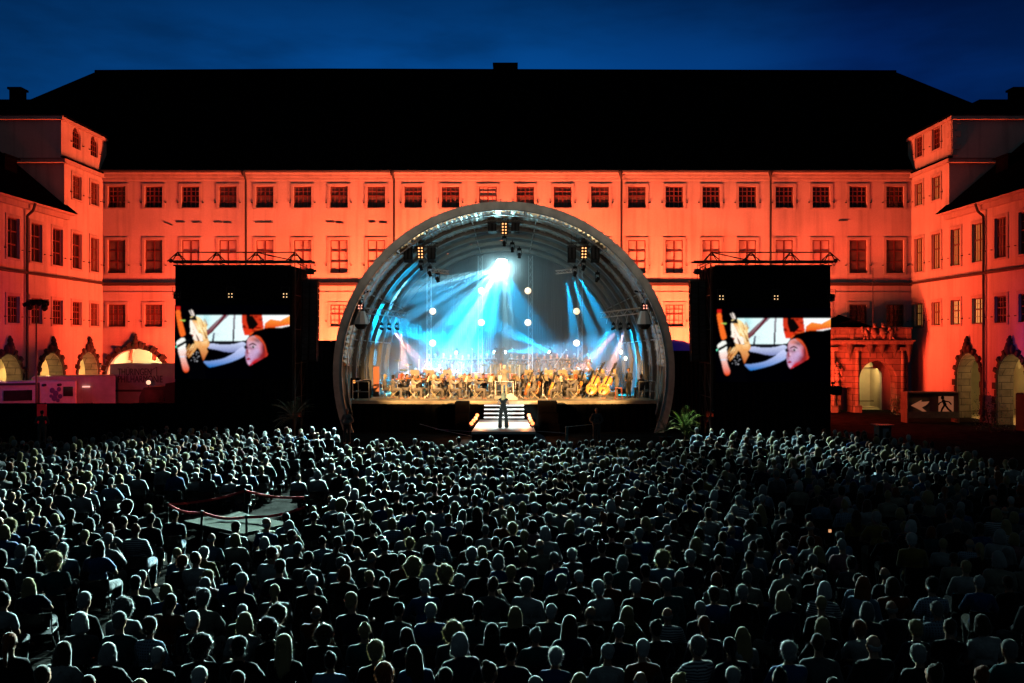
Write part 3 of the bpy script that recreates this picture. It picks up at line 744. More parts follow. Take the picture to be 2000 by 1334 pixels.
# the four glowing bulbs on each side of the apron
for s, pts4 in ((-1, [(932, 811), (929, 819), (925, 826), (921, 834)]), (1, [(1033, 811), (1035, 819), (1037, 826), (1040, 834)])):
    lt = empty('footlight_bar', 'bar of four glowing orange bulbs on the %s edge of the singer platform' % ('left' if s < 0 else 'right'), 'stage light', (X(pts4[0][0], 44), 44, .82), group='bulb bars beside the singer')
    for (px, py), yy in zip(pts4, (47.0, 45.6, 44.2, 42.8)):
        c = Vector(P(px, py, yy)); c.z = max(c.z, 1.05)
        mb = MB(); mb.ell(c, (.092, .092, .092), 14, 10); child(mb.build('bulb', mat('orange_bulb', (1, .5, .3), emit=(1, .24, .07), estr=3.6), smooth=True), lt)
        mb = MB(); mb.cyl((c.x, c.y+.1, .83), (c.x, c.y+.1, c.z), .03, None, 6); mb.lathe([(.05, 0), (.13, .06), (.14, .14)], (c.x, c.y+.16, c.z-.04), 10, Matrix.Rotation(R(90), 3, 'X')); child(mb.build('lamp_holder', DARK), lt)
    point('bulb_glow', (X(pts4[1][0], 45)+s*-.25, 45, 1.25), 150, (1, .35, .12), .1)

# ------------------------------------------------------------------ hanging gear inside the shell
def line_array(x, y, z, n, lab, grp, w_=.62, h=.2, curve=.0, kind='loudspeaker', dpt=.5):
    e = empty('hanging_loudspeaker', lab, kind, (x, y, z), group=grp)
    ang = 0; px_, pz = 0., 0.
    fm = MB(); fm.box(-w_/2-.03, w_/2+.03, -dpt/2, dpt/2, .02, .09); fm.cyl((0, 0, .09), (0, 0, .7), .015, None, 5)
    fm.build('flying_frame', DARK, e)
    cy, cz = 0., 0.
    for k in range(n):
        M_ = Matrix.Translation((0, cy, cz)) @ Matrix.Rotation(ang, 4, 'X')
        b = MB(); a = dpt/2; t = .012
        b.m = 0; b.add([(-w_/2, -a, -h+t), (w_/2, -a, -h+t), (w_/2, -a, -t*.3), (-w_/2, -a, -t*.3), (-w_/2, a, -h+t*1.6), (w_/2, a, -h+t*1.6), (w_/2, a, -t), (-w_/2, a, -t)],
            [(0, 1, 2, 3), (5, 4, 7, 6), (4, 0, 3, 7), (1, 5, 6, 2), (3, 2, 6, 7), (4, 5, 1, 0)])
        b.m = 1; b.box(-w_/2+.06, -.05, -a-.012, -a-.002, -h+t+.02, -t*.6); b.box(.05, w_/2-.06, -a-.012, -a-.002, -h+t+.02, -t*.6)
        b.build('cabinet', [BLACKP, mat('speaker_grille', (.02, .02, .022), .8)], e, M=M_)
        cz -= h*math.cos(ang); cy -= h*math.sin(ang)*-1; ang -= curve
    return e
def blinder(loc, cols, rows, lab, grp, face=(0, -1, -.25), sp=.13, r=.045, m=None):
    e = empty('blinder_light', lab, 'stage light', loc, group=grp)
    q = Vector(face).to_track_quat('Z', 'Y').to_matrix()
    m = m or BULB_WARM
    b = MB(); w2, h2 = cols*sp/2+.02, rows*sp/2+.02; b.bbox(-w2, w2, -h2, h2, -.12, 0, .015); b.build('housing', BLACKP, e, M=q.to_4x4())
    for i in range(cols):
        for j in range(rows):
            b = MB(); b.lathe([(0.0, .02), (r*.7, .018), (r, .003)], ((i-(cols-1)/2)*sp, (j-(rows-1)/2)*sp, 0), 10); b.build('bulb', m, e, M=q.to_4x4())
    b = MB(); b.tube([(-w2-.03, 0, 0), (-w2-.03, 0, .25+h2), (w2+.03, 0, .25+h2), (w2+.03, 0, 0)], .012, 5); b.build('yoke', DARK, e)
    return e
def moving_head(loc, target, lab, grp, lens=None, s=1.0, lens_r=.09):
    e = empty('moving_head_light', lab, 'stage light', loc, group=grp)
    b = MB(); b.bbox(-.18*s, .18*s, -.13*s, .13*s, .42*s, .58*s, .02); b.cyl((0, 0, .58*s), (0, 0, .72*s), .03, None, 6); b.build('base', BLACKP, e)
    b = MB(); b.box(-.2*s, -.16*s, -.06*s, .06*s, -.03*s, .42*s); b.box(.16*s, .2*s, -.06*s, .06*s, -.03*s, .42*s); b.box(-.19*s, .19*s, -.05*s, .05*s, .38*s, .41*s); b.build('yoke', BLACKP, e)
    q = (Vector(target)-Vector(loc)).to_track_quat('Z', 'Y').to_matrix().to_4x4()
    b = MB(); b.lathe([(.0, -.2*s), (.1*s, -.19*s), (.145*s, -.05*s), (.12*s, .12*s), (.14*s, .2*s), (.13*s, .23*s)], n=14); b.build('head', BLACKP, e, smooth=True, M=q)
    b = MB(); b.lathe([(0, .235*s), (lens_r*s*.7, .23*s), (lens_r*s, .21*s)], n=14); b.build('lens', lens or BULB_WHITE, e, M=q)
    return e
SIDE = {-1: 'left', 0: 'middle', 1: 'right'}
for s, cxp, yy, zt in ((-1, 822, 50.0, Z(482, 50)), (0, 985, 50.6, Z(435, 50.6)), (1, 1140, 50.0, Z(482, 50))):
    cx = X(cxp, yy)
    t = MB(); truss(t, (cx-.95, yy, zt+.1), (cx+.95, yy, zt+.1), .22, .3, .02); 
    t.cyl((cx-.4, yy, zt+.2), (cx-.4, yy, zt+1.2), .012, None, 4); t.cyl((cx+.4, yy, zt+.2), (cx+.4, yy, zt+1.2), .012, None, 4); t.ell((cx, yy, zt+.35), (.22, .2, .2), 8, 6)
    tag(t.build('short_truss', DARK), 'short black hanging truss under the %s of the shell roof' % {-1: 'left part', 0: 'crown', 1: 'right part'}[s], 'truss', 'hanging trusses of the shell')
    for j, dx in enumerate((-.68, .62)):
        line_array(cx+dx, yy-.1, zt-.06, 3 if s else 2, '%s speaker of the pair hanging at the %s of the shell' % ('outer' if (j == 0) == (s <= 0) and s else ('inner' if s else ('left-hand', 'right-hand')[j]), SIDE[s]), 'speaker pairs under the shell roof', .46, .26, .18)
    blinder((cx, yy-.25, zt-.35), 2, 4, 'tall blinder with two columns of warm bulbs between the hanging speakers, %s cluster' % SIDE[s], 'warm blinder lamps under the shell roof', sp=.17, r=.05)
    for j, (dx, dz, dy) in enumerate(((-.0, -1.15, .1), (.45, -1.45, .5), (.85*(-s if s else 1), -1.75, .9))):
        moving_head((cx+dx*(1 if s <= 0 else -1), yy+dy, zt+dz), (cx+dx-s*2, yy+dy+3, 2), '%s moving head lamp under the %s speaker cluster' % (('upper', 'middle', 'lowest')[j], SIDE[s]), 'moving heads under the speaker clusters', BULB_WARM if j == 0 else BULB_WHITE, .7, .10)
    if s:
        b = MB(); truss(b, (cx-s*.3, yy+.6, zt-1.25), (cx-s*1.5, yy+1.0, zt-1.35), .18, .25, .018)
        tag(b.build('silver_truss', ALU), 'short silver truss arm behind the %s speaker cluster' % SIDE[s], 'truss', 'short silver arms of the shell')
# side lamps with their lattice arms
for s, pxx in ((-1, 706), (1, 1258)):
    yy = 49.6; cx = X(pxx, yy); zz = Z(622, yy)
    b = MB(); truss(b, (cx-s*.1, yy+.1, zz+.45), (cx-s*2.1, yy+2.2, zz+.25), .3, .3, .022)
    for k in range(4): xx = cx-s*(.3+.5*k); b.cyl((xx, yy+.3+.5*k, zz+.2), (xx-s*.1, yy+.3+.5*k, zz-.25), .02, None, 5)
    tag(b.build('lattice_arm', ALU), 'silver lattice arm reaching into the shell from the %s side' % SIDE[s], 'truss', 'lattice arms at the sides of the shell')
    e = empty('hanging_floodlight', 'large pale bell shaped lamp hanging at the %s inner edge of the shell' % SIDE[s], 'stage light', (cx, yy-.15, zz), group='bell lamps at the sides of the shell')
    b = MB(); b.lathe([(.0, .42), (.22, .4), (.26, .3), (.42, -.28), (.44, -.32), (.40, -.3), (.2, .2)], n=8); b.build('shade', mat('pale_lamp_shade', (.6, .63, .63), .5), e)
    b = MB(); b.lathe([(0, -.62), (.2, -.58), (.34, -.42), (.36, -.3), (0, -.28)], n=12); b.build('lens_hood', BLACKP, e, smooth=True)
    b = MB(); b.bbox(-.16, .16, -.12, .12, .42, .85, .02); b.tube([(0, 0, .85), (s*-.1, 0, 1.2), (-s*.25, 0, 1.45), (-s*.55, 0, 1.5)], .05, 6); b.build('bracket', BLACKP, e)
    blinder((cx, yy-.42, zz+.62), 2, 2, 'small four-bulb blinder above the %s bell lamp' % SIDE[s], 'four-bulb blinders in the shell', (0, -1, 0), .15, .04, mat('dim_red_bulb', (1, .5, .4), emit=(1, .35, .25), estr=2))
# truss poles and globes
for px in (838, 938, 1036, 1133):
    yy = 55.6; b = MB(); truss(b, (X(px, yy), yy, 2.46), (X(px, yy), yy, Z(500, yy)), .26, .45, .022, 5)
    tag(b.build('truss_pole', mat('pole_aluminium', (.32, .33, .34), .45, metal=.4)), 'vertical lattice pole with two globes, %s from the left behind the orchestra' % {838: 'first', 938: 'second', 1036: 'third', 1133: 'fourth'}[px], 'truss', 'lattice poles behind the orchestra')
for px, py in ((845, 608), (845, 670), (940, 568), (940, 630), (1031, 568), (1031, 630), (1126, 608), (1126, 670)):
    yy = 55.2; c = P(px, py, yy); b = MB(); b.ell((0, 0, 0), (.205, .205, .205), 20, 14)
    up = py in (608, 568); nm = {845: 'outer left', 940: 'inner left', 1031: 'inner right', 1126: 'outer right'}[px]
    o = b.build('globe_lamp', GLOBE, smooth=True); o.location = c
    tag(o, '%s round glowing globe on the %s lattice pole' % ('upper' if up else 'lower', nm), 'globe lamp', 'glowing globes behind the orchestra')

# ------------------------------------------------------------------ smoke inside the shell
sm = bpy.data.materials.new('stage_smoke'); sm.use_nodes = True; t = sm.node_tree; t.nodes.remove(t.nodes['Principled BSDF'])
pv = t.nodes.new('ShaderNodeVolumePrincipled'); pv.inputs['Density'].default_value = .042; pv.inputs['Anisotropy'].default_value = .0; pv.inputs['Color'].default_value = (.9, .95, 1, 1)
t.links.new(pv.outputs[0], t.nodes['Material Output'].inputs['Volume'])
mb = MB(); n = 28; vs = []; fs = []
for y, r in ((52.2, 7.85), (57.2, 7.0)):
    vs += [(XC+r*math.cos(T0*.4+(math.pi-.8*T0)*i/n), y, ZC+r*math.sin(T0*.4+(math.pi-.8*T0)*i/n)) for i in range(n+1)]
fs = [tuple(range(n+1)), tuple(reversed(range(n+1, 2*n+2)))] + [(i, i+n+1, (i+1) % (n+1)+n+1, (i+1) % (n+1)) for i in range(n+1)]
mb.add(vs, fs); smo = recalc(mb.build('smoke', sm)); tag(smo, 'thin bluish smoke hanging inside the stage shell, lit by the lamps', 'smoke', kind='stuff')

CY = (.0, .40, .80); TEAL = (.30, .85, 1.0)
# crown lamp: the blinding white source and its fan of beams
gl = Vector(P(980, 512, 52.35))
b = MB(); b.lathe([(0, 0), (.26, -.03), (.32, .0)], n=20, M=Vector((0, -.7, -1)).to_track_quat('Z', 'Y').to_matrix())
LC = b; e = empty('crown_floodlight', 'blinding white floodlight hanging under the crown of the shell', 'stage light', gl)
b.build('lens', mat('blinding_lens', (1, 1, 1), emit=(.75, .97, 1), estr=60), e)
b = MB(); b.lathe([(.33, -.02), (.35, .02), (.3, .15), (.15, .22), (0, .24)], n=20, M=Vector((0, .7, 1)).to_track_quat('Z', 'Y').to_matrix()); b.build('housing', BLACKP, e, smooth=True)
rb = random.Random(21)
for k in range(15):
    f = k/14; ang = R(188-f*106+rb.uniform(-2, 2))            # fan from left round to right of straight down
    d = Vector((math.cos(ang)*8.5, 2.3+rb.uniform(-.4, .5), -abs(math.sin(ang))*8.5-1.0))
    pw = rb.choice([50000, 90000, 140000, 190000])*(1.0 if f < .72 else .45); q = (gl.x+rb.uniform(-.3, .3), gl.y+.05, gl.z-.30)
    spot('crown_beam', q, Vector(q)+d, pw, rb.uniform(4.5, 9), (.08, .50, .88) if rb.random() < .5 else (.36, .84, 1.0), .7, .05)
for tx, tz, pw, sz in ((-5.6, 2.6, 60000, 22), (-3.0, 2.0, 60000, 18), (-3.2, 3.6, 90000, 52), (2.6, 3.0, 22000, 34)): spot('crown_beam', (gl.x, gl.y+.05, gl.z-.25), (XC+tx, 54.9, tz), pw, sz, CY, .8, .1)
spot('crown_glow', (gl.x, gl.y+.05, gl.z-.30), (gl.x-1.6, gl.y+2.6, gl.z-3), 2600, 110, (.16, .75, 1), 1., .1)
point('crown_halo', (gl.x, gl.y+.1, gl.z-.3), 420, (.45, .94, 1), .15)
spot('crown_shaft', (gl.x+.25, gl.y+.05, gl.z-.30), (gl.x+.35, gl.y+2.6, 2), 15000, 7, (.6, .98, 1), .5, .1)
pm = bpy.data.materials.new('glow_smoke'); pm.use_nodes = True; t = pm.node_tree; t.nodes.remove(t.nodes['Principled BSDF'])  # denser puff added to spread a soft glare round the crown lamp
pv2 = t.nodes.new('ShaderNodeVolumePrincipled'); pv2.inputs['Color'].default_value = (.9, .95, 1, 1); pv2.inputs['Anisotropy'].default_value = 0
g_ = t.nodes.new('ShaderNodeTexCoord'); ln = t.nodes.new('ShaderNodeVectorMath'); ln.operation = 'LENGTH'; t.links.new(g_.outputs['Object'], ln.inputs[0])
mr = t.nodes.new('ShaderNodeMapRange'); mr.inputs[1].default_value = 0; mr.inputs[2].default_value = 1.75; mr.inputs[3].default_value = 1; mr.inputs[4].default_value = 0; t.links.new(ln.outputs['Value'], mr.inputs[0])
pw_ = t.nodes.new('ShaderNodeMath'); pw_.operation = 'POWER'; pw_.inputs[1].default_value = 1.6; t.links.new(mr.outputs[0], pw_.inputs[0])
nz2 = t.nodes.new('ShaderNodeTexNoise'); nz2.inputs['Scale'].default_value = 1.6; t.links.new(g_.outputs['Object'], nz2.inputs[0])
m3 = t.nodes.new('ShaderNodeMath'); m3.operation = 'MULTIPLY'; t.links.new(pw_.outputs[0], m3.inputs[0]); t.links.new(nz2.outputs[0], m3.inputs[1])
m4 = t.nodes.new('ShaderNodeMath'); m4.operation = 'MULTIPLY'; m4.inputs[1].default_value = .85; t.links.new(m3.outputs[0], m4.inputs[0]); t.links.new(m4.outputs[0], pv2.inputs['Density'])
t.links.new(pv2.outputs[0], t.nodes['Material Output'].inputs['Volume'])
b = MB(); b.ell((0, 0, 0), (1.8, 1.8, 1.8), 20, 14); o = recalc(b.build('glow_smoke', pm)); o.location = (gl.x, gl.y-.2, gl.z-.35); tag(o, 'soft smoke puff added for the glow round the blinding lamp under the shell crown', 'smoke', kind='stuff')
# front fixtures on the right cluster: cyan fan to the lower right
for pxy, tx, tz in (((1106, 545), 4.6, 2.4), ((1117, 541), 5.9, 3.6), ((1128, 535), 6.6, 4.9)):
    q = Vector(P(pxy[0], pxy[1], 52.3)); spot('cyan_beam', q, (XC+tx, 53.6, tz), 42000, 13, CY, .5, .06)
for pxy, tx, tz in (((837, 540), -6.4, 3.6), ((850, 545), -5.2, 2.4)):
    q = Vector(P(pxy[0], pxy[1], 51.5)); spot('cyan_beam', q, (XC+tx, 54.5, tz), 6000, 13, CY, .5, .06)
for s, pl in ((1, (1198, 1212, 1228)), (-1, (745, 760, 775))):
    for i, px in enumerate(pl):
        q = Vector(P(px, 642, 52.3))
        moving_head(q, (XC-s*1, 54.5, 2.5), '%s small lamp of the three at the %s side of the shell' % (('inner', 'middle', 'outer')[i if s > 0 else 2-i], SIDE[s]), 'small lamps at the shell sides', BULB_WHITE if s > 0 or i == 1 else BULB_WARM, .55, .11)
        spot('side_beam', q+Vector((-s*.2, .2, -.1)), (XC+s*(5.8-2.2*(i if s > 0 else 2-i)) if i != 2 else XC+s*6, 55, 1.9 if i else 4.6), 30000, 15, (CY, (1, .35, .25), (1, .45, .35))[i], .5, .05)
# lamps standing on the back riser, pointing up and out
for px, py, tx, tz in ((893, 690, -4.8, 5.2), (968, 688, -5.6, 5.4), (984, 688, 5.5, 4.6), (1075, 689, -1.5, 6.4)):
    q = Vector(P(px, py, 55.0)); q.y = 55.0
    moving_head(q, (XC+tx, 52.0, tz), 'small beam lamp on the back riser, %s' % {893: 'left of the acrylic screens', 968: 'left one of the central pair', 984: 'right one of the central pair', 1075: 'right of the acrylic screens'}[px], 'beam lamps on the back riser', BULB_WHITE, .55, .16)
    spot('riser_beam', q+Vector((0, -.25, .05)), (XC+tx, 54.0, tz), 55000, 18, CY, .6, .05)
for px_, py_ in ((822, 462), (1140, 462), (985, 412), (900, 425), (1070, 425)): point('lining_glow', P(px_, py_, 50.1), 160, (1, .72, .36), .08)
# warm key light on the players from the front clusters
WARM = (1.0, .56, .20)
for px, tx in ((822, -5.6), (822, -2.6), (985, 0.0), (1140, 2.6), (1140, 5.6)):
    q = (X(px, 49.4), 49.0, Z(500, 49.4)); spot('warm_key', q, (XC+tx, 50.6, 1.8), 1300, 34, WARM, .8, .15)
for s in (-1, 1):
    for tx in (-4.6, 0, 4.6): spot('front_key', (s*15.5, 22, 9.0), (XC+tx, 51.8, 3.0), 180000, 9.0, (1, .54, .19), .6, .2)
    spot('shell_fill', (s*15.5, 22, 9.0), (XC, 49, 8.6), 3200, 32, (1, .86, .66), .6, .2)  # added fill from beyond the frame, brightens the grey front arch
spot('centre_white', (XC, 48.4, 10.6), (-.6, 44.4, .9), 9000, 24, (.8, 1, .93), .6, .2)
spot('follow_spot', (-6, 2, 12), (-.4, 42.9, 1.9), 200000, 3.2, (.85, 1, .9), .5, .2)
# cold light spilling from the stage roof over the audience
SP = (.60, 1.0, .94)
for (x, z, tx, ty, pw, sz) in ((-3.2, 10.8, -9, 31, 45000, 36), (-1.0, 11.2, -2.5, 23, 60000, 36), (0.8, 11.2, -2.8, 13, 36000, 21), (3.2, 10.8, 8.8, 34, 22000, 26), (-2.0, 11.2, -8.5, 15, 45000, 30), (2.5, 11.0, 3, 30, 12000, 22), (-2, 11, -6.5, 37, 70000, 17)):
    spot('audience_wash', (XC+x, 48.3, z), (tx, ty, 1), pw*(3.2 if ty > 20 else 5.5), sz, SP, .9, .12)
# ------------------------------------------------------------------ LED screens
def screen_pixels():
    Wp, Hp = 225, 144
    ss = 1
    zx = 75+(np.arange(Wp)+.5)*(1500/Wp); zy = 40+(np.arange(Hp)+.5)*(960/Hp)
    XX, YY = np.meshgrid(zx, zy); img = np.zeros((Hp, Wp, 3)) + np.array([0, 0, .0006])
    def lin(c): return np.array(srgb(*c))
    def crom(poly, k=5):
        n = len(poly); out = []
        for i in range(n):
            p0, p1, p2, p3 = poly[i-1], poly[i], poly[(i+1) % n], poly[(i+2) % n]
            for j in range(k):
                t = j/k; out.append(tuple(.5*((2*p1[a])+(-p0[a]+p2[a])*t+(2*p0[a]-5*p1[a]+4*p2[a]-p3[a])*t*t+(-p0[a]+3*p1[a]-3*p2[a]+p3[a])*t**3) for a in (0, 1)))
        return out
    def inside(poly):
        if len(poly) > 6 and max(p[0] for p in poly) < 1500: poly = crom(poly)
        r = np.zeros(XX.shape, bool); n = len(poly); j = n-1
        for i in range(n):
            xi, yi = poly[i]; xj, yj = poly[j]
            c = ((yi > YY) != (yj > YY)) & (XX < (xj-xi)*(YY-yi)/((yj-yi) or 1e-9)+xi); r ^= c; j = i
        return r
    def pg(poly, c, c2=None, ax=1):
        m = inside(poly)
        if c2 is None: img[m] = lin(c)
        else:
            v = (YY if ax else XX)[m]; a = min(p[ax] for p in poly); b = max(p[ax] for p in poly); f = ((v-a)/(b-a))[:, None]
            img[m] = lin(c)*(1-f)+lin(c2)*f
    def el(cx, cy, a, b, c):
        m = ((XX-cx)/a)**2+((YY-cy)/b)**2 < 1; img[m] = lin(c)
    pg([(360,172),(1572,172),(1572,310),(1400,350),(1100,380),(1000,500),(850,512),(430,512),(400,400),(330,200)], (205,242,243), (255,255,255), 0)
    pg([(430,505),(1000,505),(980,530),(430,530)], (20,20,30))
    pg([(700,172),(785,172),(610,340),(510,440),(470,390)], (150,140,150), (110,20,30))
    pg([(715,172),(755,172),(560,400),(510,430)], (95,20,35))
    pg([(840,172),(868,172),(850,512),(825,512)], (150,145,155), (25,25,40)); pg([(575,400),(603,400),(585,512),(560,512)], (120,130,150), (30,30,45))
    pg([(945,172),(1215,172),(1235,330),(1040,430),(985,435),(955,330)], (190,50,25), (225,50,20))
    pg([(1010,172),(1090,180),(1165,290),(1100,360),(1040,350),(1010,250)], (8,4,4))
    pg([(1240,350),(1250,280),(1320,225),(1450,245),(1572,180),(1572,300),(1450,320),(1300,345)], (250,160,60), (220,60,15))
    pg([(500,560),(560,540),(700,555),(850,545),(960,520),(1000,560),(880,640),(760,650),(620,620),(520,600)], (200,210,240), (120,130,180))
    pg([(455,770),(540,765),(700,735),(820,680),(960,580),(1000,680),(860,760),(700,810),(540,845),(490,820)], (200,205,240), (20,110,190))
    pg([(1000,600),(1050,410),(1120,360),(1300,335),(1480,330),(1572,310),(1572,1000),(1100,1000),(1060,840),(1000,760)], (0,0,1))
    pg([(1040,420),(1120,358),(1240,330),(1230,350),(1120,380),(1060,440)], (220,80,30))
    pg([(1005,600),(1025,480),(1100,440),(1180,470),(1240,560),(1260,640),(1230,700),(1120,780),(1060,825),(1020,790),(1000,720),(990,660)], (215,165,175), (180,150,200))
    pg([(1110,440),(1180,450),(1245,540),(1275,640),(1285,690),(1235,725),(1130,785),(1050,826),(1080,785),(1190,700),(1235,590),(1190,510)], (215,80,40), (190,15,30))
    pg([(1040,555),(1090,528),(1150,560),(1135,570),(1090,548),(1045,568)], (40,15,25)); el(1100, 582, 26, 18, (240,225,235)); el(1099, 582, 15, 17, (12,6,12)); el(1014, 590, 13, 20, (15,6,12))
    pg([(1010,655),(1040,650),(1050,668),(1020,675)], (110,20,40)); pg([(1008,735),(1040,722),(1070,742),(1040,755),(1015,750)], (150,15,35)); pg([(1020,600),(1040,650),(1025,655),(1005,640)], (150,60,80))
    pg([(280,200),(350,185),(430,230),(480,330),(500,430),(530,560),(470,600),(440,480),(400,400),(330,240)], (250,225,160), (220,150,80))
    pg([(280,235),(330,235),(400,390),(440,430),(430,512),(350,505),(312,465),(322,430),(275,410),(282,380),(275,290)], (255,244,228))
    pg([(300,235),(350,215),(420,400),(390,410)], (235,170,90)); el(318, 358, 13, 4, (60,40,30)); pg([(300,430),(325,428),(322,440),(305,442)], (200,90,70))
    pg([(330,500),(440,512),(510,640),(450,765),(400,620),(340,570)], (240,180,110), (180,80,30))
    pg([(250,640),(350,515),(405,535),(330,650),(260,730),(232,680)], (245,190,120), (170,90,30))
    pg([(420,520),(505,500),(500,580),(440,600)], (250,210,150), (225,140,60))
    pg([(285,710),(390,605),(450,770),(490,1000),(250,1000),(240,880)], (1,1,3))
    pg([(120,600),(200,560),(228,640),(225,740),(262,860),(240,908),(190,890),(150,740)], (245,240,232), (225,70,15))
    pg([(98,535),(120,500),(180,463),(215,490),(222,560),(200,600),(130,620)], (240,242,235))
    pg([(75,580),(240,490),(275,470),(285,500),(110,600),(80,600)], (8,10,12)); pg([(75,578),(105,565),(110,585),(80,600)], (90,200,160))
    pg([(140,700),(228,700),(228,715),(145,722)], (220,215,225))
    pg([(270,215),(350,175),(368,240),(290,238)], (10,8,10))
    for a in ((262,115,300,180), (285,100,318,182), (300,112,330,182)): pg([(a[0], a[1]), (a[0]+10, a[1]), (a[2]+8, a[3]), (a[2]-4, a[3])], (240,225,215))
    pg([(95,115),(145,110),(160,200),(215,410),(205,435),(150,435),(100,200)], (240,105,35)); pg([(95,60),(148,60),(145,105),(97,105)], (200,25,20)); pg([(135,230),(215,235),(210,255),(150,245)], (160,200,90))
    r2 = random.Random(3)
    for _ in range(22): el(r2.uniform(290, 400), r2.uniform(640, 780), 4, 4, (200, 200, 210))
    def soft(cx, cy, a, b, c, k=1., rot=0., only=None):
        ca, sa = math.cos(rot), math.sin(rot); u = (XX-cx)*ca+(YY-cy)*sa; v = -(XX-cx)*sa+(YY-cy)*ca
        w_ = k*np.exp(-((u/a)**2+(v/b)**2)); 
        if only is not None: w_ = w_*only
        img[:] = img*(1-w_[..., None])+lin(c)*w_[..., None]
    fc_ = inside([(1005,600),(1025,480),(1100,440),(1180,470),(1240,560),(1260,640),(1290,650),(1235,725),(1120,790),(1055,826),(1020,790),(1000,720),(990,660)])
    soft(1090, 480, 70, 35, (225,120,90), .7, 0, fc_); soft(1215, 610, 40, 110, (215,40,40), .8, .1, fc_); soft(1150, 660, 50, 60, (205,180,225), .8, 0, fc_)
    soft(1070, 600, 50, 22, (110,40,70), .65, 0, fc_); soft(1020, 690, 18, 30, (150,30,50), .6, 0, fc_); soft(1010, 790, 30, 30, (190,60,90), .5, 0, fc_); soft(1120, 760, 60, 26, (190,20,35), .8, -.6, fc_); soft(1040, 790, 20, 18, (230,180,200), .7, 0, fc_); soft(1045, 640, 12, 30, (235,190,205), .6, .3, fc_); soft(1015, 560, 16, 46, (120,60,90), .6, 0, fc_)
    soft(1200, 700, 70, 60, (120,8,18), .8, 0, fc_); soft(1150, 500, 60, 30, (60,12,14), .7, .4, fc_); soft(1235, 600, 26, 90, (40,5,10), .8, 0, fc_); soft(1000, 640, 14, 90, (60,20,50), .5, 0, fc_)
    el(1099, 582, 12, 15, (12,6,12)); el(1104, 577, 4, 4, (240,240,250))
    sg = inside([(280,235),(330,235),(400,390),(440,430),(430,512),(350,505),(312,465),(322,430),(275,410),(282,380),(275,290)])
    soft(380, 470, 60, 30, (230,190,170), .5, 0, sg); soft(340, 300, 30, 60, (240,215,190), .5, 0, sg); soft(330, 395, 14, 22, (220,170,150), .6, 0, sg)
    wt = (img.sum(-1) > 2.2) & (XX > 450) & (YY < 515); soft(640, 420, 40, 46, (215,225,230), .5, 0, wt); soft(480, 250, 60, 120, (150,215,220), .6, 0, wt)
    r3 = random.Random(9)
    for _ in range(26):                                  # strands of hair, folds
        x0 = r3.uniform(330, 470); y0 = r3.uniform(215, 430); pg([(x0, y0), (x0+5, y0), (x0+34+r3.uniform(-10, 20), y0+90), (x0+28, y0+92)], r3.choice([(255,240,190), (190,120,55), (235,190,110), (120,70,35)]))
    for _ in range(26):
        x0 = r3.uniform(250, 360); y0 = r3.uniform(540, 650); pg([(x0, y0), (x0+6, y0), (x0-40, y0+70), (x0-46, y0+66)], r3.choice([(255,220,160), (150,80,30), (225,160,90)]))
    for _ in range(14):
        x0 = r3.uniform(960, 1230); y0 = r3.uniform(180, 400); m = ((XX-x0)/26)**2+((YY-y0)/14)**2 < 1; m &= (img[..., 0] > .3) & (img[..., 1] < .3); img[m] = img[m]*np.array([.55, .35, .4])
    k = img.copy()
    for _ in range(3): k[1:-1, 1:-1] = .4*k[1:-1, 1:-1]+.15*(k[:-2, 1:-1]+k[2:, 1:-1]+k[1:-1, :-2]+k[1:-1, 2:])
    k *= np.random.default_rng(2).uniform(.9, 1.08, k.shape[:2])[..., None]
    return k
PIX = screen_pixels()
ledm = bpy.data.materials.new('led_panel'); ledm.use_nodes = True; t = ledm.node_tree; b = t.nodes['Principled BSDF']
at = t.nodes.new('ShaderNodeVertexColor'); at.layer_name = 'led'
b.inputs['Base Color'].default_value = (.001, .001, .001, 1); b.inputs['Specular IOR Level'].default_value = 0; t.links.new(at.outputs[0], b.inputs['Emission Color']); b.inputs['Emission Strength'].default_value = 1.15
def led_mesh(x0, x1, z0, z1, y):
    h, w, _ = PIX.shape
    gx = np.linspace(x0, x1, w); gz = np.linspace(z1, z0, h)
    vx, vz = np.meshgrid(gx, gz); co = np.stack([vx, np.full_like(vx, y), vz], -1).reshape(-1, 3)
    idx = np.arange(h*w).reshape(h, w)
    f = np.stack([idx[1:, :-1], idx[1:, 1:], idx[:-1, 1:], idx[:-1, :-1]], -1).reshape(-1, 4)
    me = bpy.data.meshes.new('screen'); me.from_pydata(co.tolist(), [], f.tolist())
    ca = me.color_attributes.new('led', 'FLOAT_COLOR', 'POINT')
    c4 = np.ones((h*w, 4)); c4[:, :3] = PIX.reshape(-1, 3); ca.data.foreach_set('color', c4.ravel().astype(np.float32))
    me.materials.append(ledm); return me
